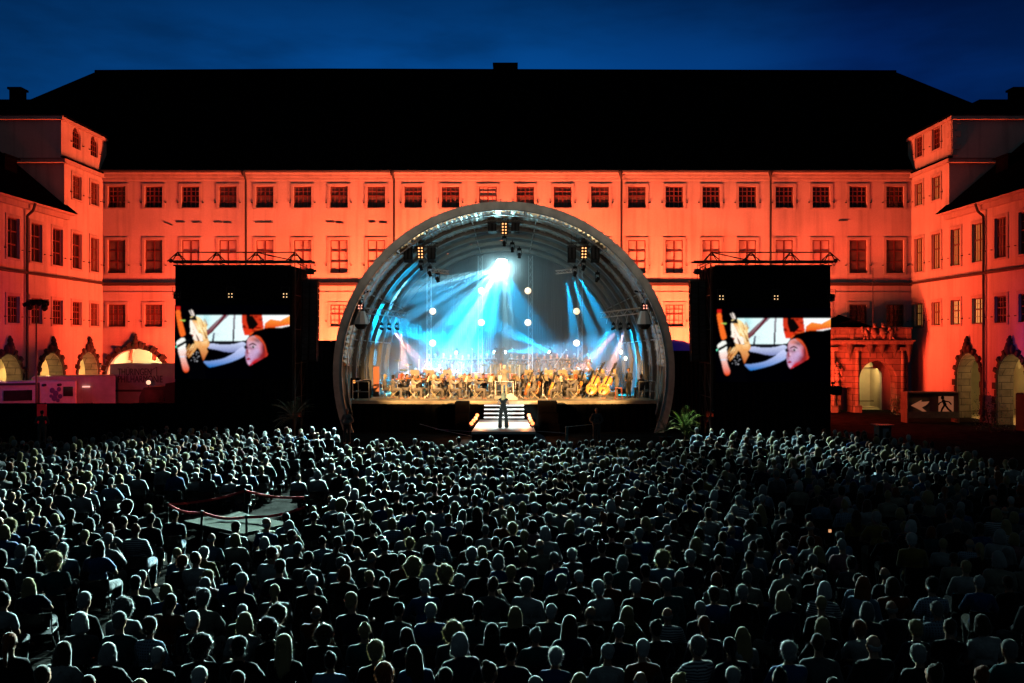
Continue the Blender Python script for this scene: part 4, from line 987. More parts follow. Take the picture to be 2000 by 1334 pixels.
def screen_tower(s):
    Yf = 47.0
    x0, x1 = (X(342, Yf), X(571, Yf)) if s < 0 else (X(1393, Yf), X(1622, Yf))
    lx0, lx1 = (X(342, Yf), X(566, Yf)) if s < 0 else (X(1398, Yf), X(1622, Yf))
    dzp = 0 if s < 0 else 6
    e = empty('video_screen_tower', '%s black screen tower showing a singer and a face, roof truss on top' % SIDE[s], 'video screen', ((x0+x1)/2, Yf, 0))
    b = MB(); b.box(x0, x1, Yf+.02, Yf+3.2, 1.2, 8.9); child(b.build('cabinet', BLACK), e)
    b = MB(); nn = 60; vs = []; fs = []
    for i in range(nn+1):
        x = x0+(x1-x0)*i/nn; y = Yf-.05+.03*math.sin(i*1.7); vs += [(x, y, 0), (x, y, 2.8)]
    for i in range(nn): fs.append((2*i, 2*i+2, 2*i+3, 2*i+1))
    b.add(vs, fs); child(b.build('skirt', BLACK), e)
    zt, zb = Z(596+dzp, Yf), Z(740+dzp, Yf)
    o = newobj('screen', led_mesh(lx0, lx1, zb, zt, Yf-.04)); child(o, e)
    b = MB(); xi = x1 if s < 0 else x0                  # inner scaffold with grey side cloth
    for yy in (Yf+.3, Yf+1.7, Yf+3.1): b.cyl((xi+(-s)*.06, yy, 0), (xi+(-s)*.06, yy, 9), .04, None, 6)
    for k in range(5):
        for y0_ in (Yf+.3, Yf+1.7): b.cyl((xi-s*.06, y0_, .3+1.8*k), (xi-s*.06, y0_+1.4, 2.0+1.8*k), .025, None, 5); b.cyl((xi-s*.06, y0_, 2.0+1.8*k), (xi-s*.06, y0_+1.4, 2.0+1.8*k), .025, None, 5)
    child(b.build('scaffold', mat('dull_scaffold', (.05, .04, .04), .6)), e)
    # roof truss
    zc = 9.12; ta_, tb_ = (X(334, Yf), X(612, Yf)) if s < 0 else (X(1353, Yf), X(1632, Yf))
    ia, ib = (X(346, Yf), X(576, Yf)) if s < 0 else (X(1390, Yf), X(1622, Yf))
    b = MB()
    for yy in (Yf-.25, Yf+.35): b.cyl((ta_, yy, zc), (tb_, yy, zc), .05, None, 6)
    for yy in (Yf-.25, Yf+2.9): b.cyl((x0, yy, zc-.22), (x1, yy, zc-.22), .035, None, 6)
    zt2 = 9.62; xs4 = [ia+(ib-ia)*k/3 for k in range(4)]
    b.cyl((xs4[0], Yf+.05, zt2), (xs4[3], Yf+.05, zt2), .03, None, 6)
    for x in xs4:
        for yy in (Yf-.25, Yf+.35):
            b.cyl((x, Yf+.05, zt2), (x-.42, yy, zc), .03, None, 5); b.cyl((x, Yf+.05, zt2), (x+.42, yy, zc), .03, None, 5)
        b.cyl((x-.16, Yf+.05, zt2-.15), (x+.16, Yf+.05, zt2-.15), .04, None, 5)
        b.cyl((x, Yf-.25, zc), (x, Yf+3, zc-.1), .03, None, 5)
    q = 2 if s < 0 else 0
    b.cyl((xs4[q], Yf+.05, zt2), (xs4[q+1], Yf+.05, zc+.05), .03, None, 5)
    oe = ta_ if s < 0 else tb_
    b.ell((oe, Yf, zc+.05), (.12, .12, .12), 6, 5)
    child(b.build('roof_truss', mat('dark_red_truss', (.035, .02, .02), .5, metal=.3)), e)
    # small four-bulb lamps
    for i, px in enumerate((345, 450, 557) if s < 0 else (1409, 1516, 1624)):
        out = (s < 0 and i == 0) or (s > 0 and i == 2)
        blinder((X(px, Yf-.4), Yf-.4, Z(577+dzp*.7, Yf-.4)), 2, 2, 'four-bulb lamp on the %s screen tower, %s' % (SIDE[s], ('at its outer edge' if out else ('above the middle of the picture' if i == 1 else 'above the inner edge of the picture'))), 'four-bulb lamps on the screen towers', (0, -1, -.05), .16, .035, mat('faint_bulb', (1, .8, .5), emit=(1, .62, .3), estr=1.1) if not out else mat('dull_bulb', (.2, .12, .1), .3))
    # flown line array on the inner side
    lx = X(607, 48.2) if s < 0 else X(1362, 48.2)
    b = MB(); b.cyl((lx, 48.2, 8.35), (lx, 48.2, 9.1), .02, None, 5); b.bbox(lx-.16, lx+.16, 48.05, 48.35, 8.55, 8.85, .03); b.cyl((lx-.22, 48.2, 8.65), (lx+.3, 48.2, 8.75), .06, None, 6)
    tag(b.build('chain_hoist', DARK), 'black chain hoist above the %s column of loudspeakers' % SIDE[s], 'hoist', 'hoists above the loudspeaker columns')
    line_array(lx, 48.2, Z(551, 48.2), 14, 'long black curved column of loudspeakers on the inner side of the %s screen tower' % SIDE[s], 'loudspeaker columns beside the screens', .82, .305, .012, 'loudspeaker', .6)
screen_tower(-1); screen_tower(1)
b = MB(); b.bbox(X(1621, 46.8), X(1641, 46.8), 46.5, 47.0, Z(771, 46.8), Z(754, 46.8), .03); b.cyl((X(1626, 46.8), 46.75, Z(754, 46.8)), (X(1626, 46.8), 46.75, Z(748, 46.8)), .04, None, 6); b.ell(P(1627, 748, 46.75), (.12, .1, .06), 6, 4); b.cyl((X(1616, 46.8), 46.75, 2.4), (X(1621, 46.8), 46.75, 2.4), .03, None, 5)
tag(b.build('side_lamp_box', BLACKP), 'black box with a small clamp on the outer edge of the right screen tower', 'stage light')

# ------------------------------------------------------------------ left: fence, trailers, board, mast
e = empty('black_fence', 'long black cloth covered fence between the trailers and the left audience', 'fence', (-20, 44, 0))
b = MB(); vs = []; fs = []
for i in range(201):
    x = -30+19.0*i/200; y = 44+.025*math.sin(i*1.3); vs += [(x, y, 0.02), (x, y, 1.93)]
for i in range(200): fs.append((2*i, 2*i+2, 2*i+3, 2*i+1))
b.add(vs, fs); child(b.build('cloth', BLACK), e)
b = MB()
for k in range(9): b.cyl((-29.8+2.3*k, 44.08, 0), (-29.8+2.3*k, 44.08, 1.95), .03, None, 6)
child(b.build('fence_posts', DARK), e)
def box_shell(name, lab, cat, x0, x1, y0, y1, z0, z1, m, group=None):
    e = empty(name, lab, cat, ((x0+x1)/2, (y0+y1)/2, 0), group=group)
    b = MB(); b.bbox(x0, x1, y0, y1, z0, z1, .04)
    child(b.build('body', m), e); return e
vm = mat('violet_white_panel', (.55, .5, .55), .5, noise=(6, .15))
e = box_shell('office_trailer', 'pale mobile trailer with square windows, tinted violet, at the left edge behind the fence', 'trailer', X(-60, 50), X(118, 50), 50, 52.4, .5, Z(746, 50), vm)
for px, w_ in ((5, .8), (29, .62), (103, .5)):
    b = MB(); c = X(px, 50); b.box(c-w_/2, c+w_/2, 49.93, 49.99, Z(782 if px < 90 else 776, 50), Z(762 if px < 90 else 757, 50)); child(b.build('window', GL_DARK), e)
b = MB(); b.box(X(-60, 50), X(52, 50), 49.9, 49.99, Z(752, 50), Z(748, 50)); b.box(X(48, 50), X(53, 50), 49.9, 49.99, .6, Z(748, 50)); child(b.build('trim', DARK), e)
b = MB()                                              # blot-like mark on the trailer side
for (px, py, a) in ((74, 764, .14), (80, 770, .15), (86, 762, .12), (78, 779, .16), (88, 776, .12), (72, 775, .09), (84, 784, .1)):
    c = P(px, py, 49.955); b.ell(c, (a, .012, a*1.15), 9, 5)
child(b.build('painted_mark', mat('violet_mark', (.10, .06, .2), .7)), e)
for px in (59, 86):
    b = MB(); b.cyl(P(px, 753, 49.8), P(px, 753, 50.1), .08, None, 8); child(b.build('lamp', DARK), e)
b = MB(); 
for xx in (X(-20, 50), X(70, 50)): b.cyl((xx, 50.3, .35), (xx, 50.6, .35), .34, None, 14)
child(b.build('wheels', BLACKP), e); e.rotation_euler = (0, 0, R(27)); e.location.y -= .0
cm = mat('white_container_steel', (.55, .5, .48), .5, noise=(2, .2), bump=(3, .6, (8, 8, .05)))
e = box_shell('catering_container', 'white container lit deep red with a small lamp over its door, behind the violet trailer', 'container', X(52, 53), X(199, 53), 53, 55.4, .3, Z(735, 53), cm)
b = MB(); c = X(149, 53); b.box(c-.25, c+.25, 52.95, 52.99, .6, Z(757, 53)); child(b.build('door', mat('door_panel', (.45, .4, .4), .5)), e)
b = MB(); b.box(c-.28, c+.14, 52.86, 52.94, Z(757, 53), Z(754.5, 53)); child(b.build('door_lamp', mat('door_lamp_glow', (1, .7, .6), emit=(1, .5, .4), estr=1.2)), e)
b = MB(); b.box(X(195, 53), X(199.5, 53), 52.93, 52.99, .3, Z(736, 53)); b.box(X(52, 53), X(199, 53), 52.93, 52.99, Z(738, 53), Z(735.5, 53)); child(b.build('corner_posts', cm), e)
e.rotation_euler = (0, 0, R(26))
bm_ = mat('white_board_cover', (.33, .28, .27), .6, noise=(2, .2))
e = box_shell('lettered_trailer', 'white box trailer with dark lettering, under the big arch left of the screens', 'trailer', X(214, 56), X(352, 56), 56, 58.4, .7, Z(711, 56), bm_)
def text_mesh(s_, size):
    cu = bpy.data.curves.new('txt', 'FONT'); cu.body = s_; cu.size = size; cu.extrude = .01
    o = bpy.data.objects.new('txt', cu); COL.objects.link(o); dg = bpy.context.evaluated_depsgraph_get(); me = bpy.data.meshes.new_from_object(o.evaluated_get(dg)); bpy.data.objects.remove(o); return me
ink = mat('dark_lettering', (.035, .02, .02), .7)
for s_, px, py, px2, hh in (('THÜRINGEN', 230, 733, 296, .66), ('PHILHARMONIE', 230, 747, 318, .66)):
    me = text_mesh(s_, .62); me.materials.clear(); me.materials.append(ink)
    w0 = max(v.co.x for v in me.vertices); want = (px2-px)*56/F; h0 = max(v.co.y for v in me.vertices)
    o = newobj('lettering', me); o.scale = (want/w0, hh*.62/h0 if False else 1.0, 1); o.rotation_euler = (R(90), 0, 0); o.location = (X(px, 56), 55.97, Z(py, 56)); child(o, e)
b = MB(); b.cyl(P(290, 727, 55.96), P(306, 717, 55.96), .02, None, 4); b.cyl(P(306, 717, 55.96), P(306, 735, 55.96), .02, None, 4); child(b.build('logo_stroke', ink), e)
b = MB(); b.box(X(215, 56), X(352, 56), 55.95, 55.98, Z(765, 56), Z(761, 56)); child(b.build('dark_stripe', ink), e)
b = MB(); b.ell(P(290, 747, 55.0), (.14, .14, .14), 10, 8); tag(b.build('sign_lamp', mat('sign_lamp_glow', (1, .8, .6), emit=(1, .62, .38), estr=1.2), smooth=True), 'small glowing lamp in front of the lettered trailer', 'lamp')
b = MB(); b.cyl((X(290, 55), 55, 0), (X(290, 55), 55, Z(750, 55)), .03, None, 6); 
tag(b.build('lamp_stake', DARK), 'thin dark stake carrying the small lamp by the lettered trailer', 'post')
# dark van
e = empty('dark_van', 'black delivery van silhouette parked left of the left screen tower', 'van', (-19.5, 50, 0))
b = MB(); Yv = 49.0; prof = [(270, 800), (272, 775), (277, 762), (281, 757), (300, 756), (322, 754.5), (323, 749), (341, 746), (360, 746), (362, 800)]
b.prism([(X(px, Yv), max(.35, Z(py, Yv))) for px, py in prof][::-1], Yv, Yv+2); child(recalc(b.build('body', BLACKP)), e)
b = MB()
for px in (290, 345):
    for yy in (Yv-.02, Yv+1.75): b.cyl((X(px, Yv), yy, .34), (X(px, Yv), yy+.25, .34), .34, None, 16)
child(b.build('wheels', BLACK), e)
b = MB(); b.box(X(283, Yv), X(320, Yv), Yv-.02, Yv-.004, 1.65, 2.3); child(b.build('side_window', GL_DARK), e)
# mast with floodlights
e = empty('floodlight_mast', 'tall thin mast with a black cluster of floodlights in front of the left wing', 'light mast', (X(71, 48), 48, 0))
b = MB(); c = X(71, 48); b.cyl((c, 48, 0), (c, 48, 7.0), .06, .035, 8)
for a in range(3): t_ = a*2.09; b.cyl((c, 48, 1.4), (c+.9*math.cos(t_), 48+.9*math.sin(t_), 0), .03, None, 6)
child(b.build('mast', DARK), e)
for i, (px, py, w_) in enumerate(((57, 592, 9), (64, 590, 8), (72, 589, 9), (81, 590, 9), (90, 592, 9), (60, 598, 7), (87, 600, 7))):
    b = MB(); p_ = P(px, py, 47.8-.1*(i % 2)); b.bbox(p_[0]-.14, p_[0]+.14, p_[1]-.1, p_[1]+.1, p_[2]-.14, p_[2]+.12, .03); b.cyl((p_[0], p_[1]-.1, p_[2]-.02), (p_[0]+.05*(i-3), p_[1]-.28, p_[2]-.12), .09, .12, 10); child(b.build('floodlight', BLACKP), e)
b = MB(); b.box(X(53, 48), X(95, 48), 47.98, 48.04, Z(587, 48), Z(585, 48)); child(b.build('crossbar', DARK), e)
# narrow panel, red glow painted into its cloth, and the post seen above the fence
b = MB(); b.box(X(73, 43.7), X(91, 43.7), 43.66, 43.72, .95, 1.9); tag(b.build('red_banner', mat('glowing_red_banner_cloth', (.35, .03, .04), .8, noise=(3, .3), emit=(.5, .01, .02), estr=.12)), 'narrow deep red banner hanging on the black fence at the far left', 'banner')
# dark masking walls beside the shell
for s, (pa, pb, pt) in ((-1, (618, 668, 662)), (1, (1300, 1350, 668))):
    e = empty('masking_wall', 'dark cloth wall closing the gap between the shell and the %s screen tower' % SIDE[s], 'screen wall', (X((pa+pb)/2, 53), 53, 0), group='cloth walls beside the shell')
    b = MB(); vs = []; fs = []
    x0, x1 = X(pa-30 if s < 0 else pa-10, 53), X(pb+(10 if s < 0 else 30), 53)
    for i in range(41): x = x0+(x1-x0)*i/40; vs += [(x, 53+.05*math.sin(i*1.6), 0), (x, 53+.05*math.sin(i*1.6), Z(pt+(4 if s < 0 else 18), 53))]
    for i in range(40): fs.append((2*i, 2*i+2, 2*i+3, 2*i+1))
    b.add(vs, fs); child(b.build('cloth', mat('dark_blue_cloth', (.008, .011, .02), .95, noise=(2, .4))), e)
    b = MB(); b.cyl((x0, 53.1, Z(pt+(4 if s < 0 else 18), 53)), (x1, 53.1, Z(pt+(4 if s < 0 else 18), 53)), .03, None, 6); child(b.build('top_rail', DARK), e)
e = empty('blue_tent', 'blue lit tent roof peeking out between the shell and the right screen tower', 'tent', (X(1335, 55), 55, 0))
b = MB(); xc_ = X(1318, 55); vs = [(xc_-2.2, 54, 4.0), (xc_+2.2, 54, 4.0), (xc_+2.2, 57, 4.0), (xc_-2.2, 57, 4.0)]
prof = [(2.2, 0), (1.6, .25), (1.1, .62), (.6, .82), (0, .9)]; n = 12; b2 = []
b.lathe([(r_, 4.15+z_) for r_, z_ in prof], (xc_, 55.3, 0), 16); child(b.build('canopy', mat('glowing_blue_canvas', (.02, .03, .25), .7, emit=(.004, .004, .09), estr=.5), smooth=True), e)  # weak emission in the canvas stands in for blue light on it
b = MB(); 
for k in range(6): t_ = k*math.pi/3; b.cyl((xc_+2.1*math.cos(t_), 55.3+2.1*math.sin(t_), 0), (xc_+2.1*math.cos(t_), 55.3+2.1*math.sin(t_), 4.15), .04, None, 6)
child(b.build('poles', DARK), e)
b = MB(); b.lathe([(2.19, 3.9), (2.21, 4.15)], (xc_, 55.3, 0), 16); child(b.build('valance', MATS['glowing_blue_canvas']), e)
# subwoofer stacks in front of the stage
for px0, px1, pt, lab in ((888, 916, 785, 'low black subwoofer box against the stage front, left of the steps'), (1051, 1085, 784, 'tall black loudspeaker stack with slanted side, right of the steps')):
    e = empty('stage_front_speaker', lab, 'loudspeaker', (X((px0+px1)/2, 47.6), 47.6, 0), group='speakers at the stage front')
    x0, x1 = X(px0, 47.2), X(px1, 47.2); zt = Z(pt, 47.2); zs = [0, .6, 1.2, zt]
    for a, c in zip(zs[:-1], zs[1:]):
        b = MB(); b.bbox(x0-(.12*(1.8-a) if px0 > 1000 and 0 else 0), x1+(.14*(1.8-a) if px0 > 1000 else 0), 47.2, 48.2, a+.003, c-.003, .03); child(b.build('cabinet', mat('speaker_box_paint', (.004, .0035, .0035), .95, noise=(5, .4), spec=.05)), e)
# thin barrier lines and post in front of the apron
b = MB()
b.tube([P(820, 828, 43.5), P(862, 840, 41.5), P(922, 852, 39.6)], .014, 4); b.tube([P(850, 838, 43), P(921, 843, 41.2)], .012, 4)
b.tube([P(1048, 842, 41.2), P(1104, 846, 41)], .02, 4); b.tube([P(1104, 834, 41), P(1155, 829, 43)], .014, 4)
tag(b.build('barrier_line', mat('pale_tape', (.35, .35, .4), .6)), 'thin pale tape lines stretched low on both sides of the singer platform', 'barrier tape')
b = MB(); b.cyl((X(1107, 41), 41, 0), (X(1107, 41), 41, Z(835, 41)), .07, None, 10); b.ell((X(1107, 41), 41, Z(835, 41)), (.09, .09, .06), 8, 5); b.cyl((X(1107, 41), 41, 0), (X(1107, 41), 41, .04), .2, None, 12)
tag(b.build('barrier_post', mat('teal_post', (.10, .22, .22), .5)), 'teal barrier post standing right of the singer platform', 'post')
b = MB(); vs = [(X(1046, 41.3), 41.3, .8), (X(1062, 41.3), 41.3, .62), (X(1068, 41.3), 41.1, .3), (X(1056, 41), 40.9, .02), (X(1044, 41), 41, .1), (X(1075, 41), 41.5, .02)]
b.add(vs, [(0, 1, 4), (1, 2, 3, 4), (1, 5, 2)]); tag(b.build('draped_cloth', mat('grey_drape', (.25, .24, .27), .9)), 'pale cloth draped over the right front corner of the singer platform', 'cloth')

# ------------------------------------------------------------------ right: wooden sign box, kiosk
e = empty('arrow_sign_box', 'dark sign box with pale left arrow and running figure, by the right wing', 'sign', (X(1822, 55), 55, 0))
Ys = 54.5
b = MB(); x0, x1, z0, z1 = X(1772, Ys), X(1874, Ys), .45, Z(766, Ys)
b.box(x0, x1, Ys+.9, Ys+.95, z0, z1); b.box(x0, x1, Ys, Ys+.899, z1-.06, z1); b.box(x0, x0+.07, Ys, Ys+.899, .0, z1-.061); b.box(x1-.07, x1, Ys, Ys+.899, .0, z1-.061)
b.box(x0+.071, x1-.071, Ys, Ys+.05, z0-.15, z0+.25); child(b.build('box_frame', mat('dark_sign_wood', (.05, .04, .035), .7, noise=(4, .4))), e)
am_ = mat('backlit_arrow_panel', (.2, .12, .08), .7, emit=(.62, .20, .09), estr=.32)
b = MB(); yy = Ys+.6
A = [(1779, 792), (1800, 781), (1799, 785), (1815, 784), (1810, 790), (1800, 796), (1812, 806), (1806, 806), (1793, 799)]
b.prism([(X(a, yy), Z(c, yy)) for a, c in A][::-1], yy-.03, yy); o = child(recalc(b.build('arrow', am_)), e)
b = MB(); b.box(X(1833, yy), X(1862, yy), yy-.03, yy, Z(808, yy), Z(774, yy)); child(b.build('bright_panel', am_), e)
b = MB(); q = lambda a, c: P(a, c, yy-.15)
b.ell(q(1841, 777), (.11, .06, .12), 10, 8); b.cyl(q(1842, 781), q(1846, 791), .09, .1, 8); b.tube([q(1844, 783), q(1854, 785), q(1858, 790)], .04, 6); b.tube([q(1842, 784), q(1835, 787), q(1833, 791)], .04, 6); b.tube([q(1846, 791), q(1852, 799), q(1858, 804)], .055, 6); b.tube([q(1845, 791), q(1840, 799), q(1837, 808)], .055, 6)
child(b.build('running_figure', BLACK, smooth=True), e)
e = empty('ticket_stand', 'small dark kiosk stand with a pale notice at the right edge of the crowd', 'stand', (X(1729, 36), 36, 0))
b = MB(); b.box(X(1717, 36), X(1741, 36), 36, 36.5, 0, Z(832, 36)); b.box(X(1712, 36), X(1746, 36), 35.9, 36.6, Z(832, 36), Z(830, 36)); child(b.build('body', DARK), e)
b = MB(); b.box(X(1724, 36), X(1735, 36), 35.97, 35.995, Z(856, 36), Z(837, 36)); child(b.build('notice', mat('pale_notice', (.35, .3, .3), .7)), e)
# low walls / bins right
b = MB(); b.bbox(X(1983, 50), X(2010, 50), 49, 50, 0, 2.1, .04); tag(b.build('dark_bin', BLACKP), 'large dark bin at the right edge under the lit arches', 'bin')

# ------------------------------------------------------------------ plants
def leaf_blade(mb, base, d, L_, w_, droop, seg=6, up=Vector((0, 0, 1))):
    p = Vector(base); d = Vector(d).normalized(); side = d.cross(up); side = side.normalized() if side.length > 1e-3 else Vector((1, 0, 0))
    pts = []
    for i in range(seg+1):
        f = i/seg; ww = w_*math.sin(math.pi*(.08+.92*f))*(1-f*.3); pts.append((p-side*ww, p+side*ww)); p = p+d*(L_/seg); d = (d-Vector((0, 0, droop/seg))).normalized()
    vs = [q for a in pts for q in a]; mb.add(vs, [(2*i, 2*i+1, 2*i+3, 2*i+2) for i in range(seg)])
def palm(x, y, h, n, L_, lab, m, seed, z0=0):
    r_ = random.Random(seed); e = empty('potted_palm', lab, 'plant', (x, y, z0))
    b = MB(); b.lathe([(.0, 0), (.22, 0), (.3, .45), (.33, .5), (.28, .5), (.0, .46)], n=14); b.build('pot', BLACKP, e)
    b = MB(); b.cyl((0, 0, .45), (0, 0, h), .05, .04, 7); b.build('stem', mat('palm_stem', (.12, .08, .04), .9), e)
    b = MB()
    for k in range(n):
        t_ = r_.uniform(0, 6.28); el_ = r_.uniform(.1, 1.3); d = Vector((math.cos(t_)*math.cos(el_), math.sin(t_)*math.cos(el_), math.sin(el_)))
        p = Vector((0, 0, h)); dd = d.copy(); LL = L_*r_.uniform(.7, 1.1)
        pts = [p.copy()]
        for i in range(9): p = p+dd*(LL/9); dd = (dd-Vector((0, 0, .13))).normalized(); pts.append(p.copy())
        b.tube(pts, .008, 4)
        for i in range(1, 10):
            tn = (pts[i]-pts[i-1]).normalized(); sd = tn.cross(Vector((0, 0, 1))).normalized()
            for s in (-1, 1):
                for o_ in (0, .5): leaf_blade(b, pts[i-1].lerp(pts[i], o_), sd*s+tn*.7+Vector((0, 0, .1)), LL*.32*math.sin(math.pi*(.15+.8*i/10)), .012, .35, 3)
    b.build('fronds', m, e)
GRN = mat('bright_fern_green', (.10, .30, .03), .5, noise=(4, .4)); GRN2 = mat('dark_fern_green', (.05, .11, .05), .5, noise=(4, .4))
palm(X(1338, 40.5), 40.5, 1.0, 26, 1.15, 'bushy green palm lit from above at the right foot of the shell', GRN, 1)
palm(X(1300, 42), 42, .75, 16, .8, 'small dim green palm tucked against the right foot of the shell', GRN2, 2)
palm(X(574, 41.5), 41.5, 1.35, 26, 1.3, 'dark grey green palm in front of the left masking cloth', GRN2, 3)
spot('palm_lamp', (XC+6.5, 47.5, 8.0), (X(1338, 40.5), 40.5, 1.2), 4500, 16, (.8, 1, .5), .6, .1)
point('palm_glow', (X(560, 43), 42.3, 3.2), 2, (.7, 1, .8), .1)
def bush(x, y, h, w_, lab, seed):
    r_ = random.Random(seed); e = empty('bush', lab, 'shrub', (x, y, 0)); b = MB()
    for _ in range(900):
        c = Vector((r_.gauss(0, w_*.4), r_.gauss(0, w_*.35), abs(r_.gauss(h*.5, h*.25)))); d = Vector((r_.uniform(-1, 1), r_.uniform(-1, 1), r_.uniform(-.4, 1))); leaf_blade(b, c, d, r_.uniform(.08, .16), .03, .3, 2)
    b.build('foliage', GRN2, e); b = MB()
    for _ in range(8): b.cyl((0, 0, 0), (r_.uniform(-.4, .4)*w_, r_.uniform(-.3, .3)*w_, h*.7), .02, .008, 5)
    b.build('stems', mat('palm_stem', (.1, .1, .1)), e)
bush(X(1935, 49), 49, 2.0, 1.2, 'dark shrub in front of the right arcade, left of the dark bin', 5)
bush(X(1752, 60.5), 60.5, 1.3, .5, 'low dark shrub at the foot of the stone gateway beside its right pier', 6)

# ------------------------------------------------------------------ deck with the red rope
e = empty('empty_deck', 'low grey-green platform left empty inside the red rope among the audience', 'platform', (-6.8, 22.3, 0))
Q = [(-8.3, 22.7), (-6.35, 21.2), (-5.55, 22.4), (-7.35, 24.0)]
b = MB(); b.add([(x, y, .34) for x, y in Q]+[(x, y, .42) for x, y in Q], [(0, 3, 2, 1), (4, 5, 6, 7), (0, 1, 5, 4), (1, 2, 6, 5), (2, 3, 7, 6), (3, 0, 4, 7)]); child(b.build('deck', mat('deck_board', (.06, .063, .056), .9, noise=(2, .3), spec=0)), e)
b = MB()
for x, y in Q: b.cyl((x*.97-.2, y*.99+.2, 0), (x*.97-.2, y*.99+.2, .339), .03, None, 6)
q2 = [(x*.98-.13, y*.985+.33) for x, y in Q]
child(b.build('legs', DARK), e)
ropem = mat('red_rope', (.55, .012, .02), .7)
posts = [(-8.4, 21.9), (-7.2, 20.85), (-6.0, 20.3), (-4.95, 21.6), (-5.25, 22.9), (-7.1, 23.9)]
nmz = ['leftmost', 'front left', 'front right', 'right', 'rear right', 'rear left']
for i, (x, y) in enumerate(posts):
    b = MB(); b.lathe([(0, 0), (.17, .0), (.17, .02), (.03, .05), (.025, .95), (.04, .97), (.045, 1.02), (.0, 1.04)], n=10); o = b.build('rope_post', BLACKP, smooth=False); o.location = (x, y, 0)
    tag(o, 'black rope barrier post, %s of those round the empty deck' % nmz[i], 'barrier post', 'posts of the red rope barrier')
for i in range(len(posts)):
    if i == 3: continue
    a, c = Vector((*posts[i], .98)), Vector((*posts[(i+1) % 6], .98)); pts = [a.lerp(c, k/8)-Vector((0, 0, .08*math.sin(math.pi*k/8))) for k in range(9)]
    b = MB()
    for p_, q_ in zip(pts[:-1], pts[1:]): b.add([p_-Vector((0, 0, .03)), q_-Vector((0, 0, .03)), q_+Vector((0, 0, .03)), p_+Vector((0, 0, .03)), p_+Vector((.01, .012, -.03)), q_+Vector((.01, .012, -.03)), q_+Vector((.01, .012, .03)), p_+Vector((.01, .012, .03))], [(0, 1, 2, 3), (7, 6, 5, 4), (3, 2, 6, 7), (4, 5, 1, 0)])
    tag(b.build('red_belt', ropem), 'red barrier belt from the %s post to the %s post' % (nmz[i], nmz[(i+1) % 6]), 'barrier belt', 'red belts round the empty deck')
# ------------------------------------------------------------------ people
def V(*a): return Vector(a)
class Prims:
    def __init__(s): s.bm = bmesh.new()
    def ell(s, c, r, M=None, sub=2):
        g = bmesh.ops.create_icosphere(s.bm, subdivisions=sub, radius=1)
        for v in g['verts']:
            p = Vector((v.co.x*r[0], v.co.y*r[1], v.co.z*r[2]))
            if M is not None: p = M @ p
            v.co = p + Vector(c)
        return s
    def cap(s, a, ra, b, rb):
        a, b = Vector(a), Vector(b); d = b-a; Ln = d.length
        if Ln < 1e-5: return s
        s.ell(a, (ra,)*3, sub=2); s.ell(b, (rb,)*3, sub=2)
        g = bmesh.ops.create_cone(s.bm, cap_ends=True, cap_tris=False, segments=12, radius1=ra, radius2=rb, depth=Ln)
        q = d.to_track_quat('Z', 'Y').to_matrix()
        for v in g['verts']: v.co = q @ v.co + (a+b)/2
        return s
def blob(name, pr, voxel, faces, smooth=2, strands=None):
    me = bpy.data.meshes.new(name); pr.bm.to_mesh(me); pr.bm.free()
    o = bpy.data.objects.new(name, me); COL.objects.link(o)
    m = o.modifiers.new('r', 'REMESH'); m.mode = 'VOXEL'; m.voxel_size = voxel; m.use_smooth_shade = True
    if smooth: m = o.modifiers.new('s', 'SMOOTH'); m.iterations = smooth; m.factor = .5
    dg = bpy.context.evaluated_depsgraph_get(); me1 = bpy.data.meshes.new_from_object(o.evaluated_get(dg))
    nf = len(me1.polygons)*2
    o.modifiers.clear(); o.data = me1; bpy.data.meshes.remove(me)
    m = o.modifiers.new('d', 'DECIMATE'); m.ratio = min(1, faces/max(1, nf)); m.use_collapse_triangulate = True
    dg = bpy.context.evaluated_depsgraph_get(); me2 = bpy.data.meshes.new_from_object(o.evaluated_get(dg))
    bpy.data.objects.remove(o); bpy.data.meshes.remove(me1)
    me2.name = name; me2.polygons.foreach_set('use_smooth', [True]*len(me2.polygons))
    if strands:
        r_ = random.Random(strands[3]); n, Ln, wd = strands[:3]
        vs = [v.co.copy() for v in me2.vertices]; ns = [v.normal.copy() for v in me2.vertices]; fs = [tuple(p.vertices) for p in me2.polygons]; base = len(vs)
        for _ in range(n):
            i = r_.randrange(base); p, nn = vs[i], ns[i]
            if len(strands) > 4 and p.y > strands[4]: continue
            t = Vector((r_.gauss(0, .5), r_.gauss(0, .5), r_.gauss(-.3, .5))); d = (nn*.75+t*.8).normalized(); sd = d.cross(nn)
            sd = sd.normalized()*wd if sd.length > .01 else Vector((wd, 0, 0)); l_ = Ln*r_.uniform(.5, 1.3)
            k = len(vs); mid = p-nn*.006+d*l_*.5; tip = p+d*l_+Vector((0, 0, -l_*.35)); vs += [p-nn*.006-sd, p-nn*.006+sd, mid+sd*.8, mid-sd*.8, tip]; fs += [(k, k+1, k+2, k+3), (k+3, k+2, k+4)]
        me3 = bpy.data.meshes.new(name); me3.from_pydata([tuple(v) for v in vs], [], fs); nb_ = len(me2.polygons); me3.polygons.foreach_set('material_index', [0]*nb_+[1]*(len(fs)-nb_)); me3.polygons.foreach_set('use_smooth', [True]*len(fs)); bpy.data.meshes.remove(me2); me2 = me3
    return me2
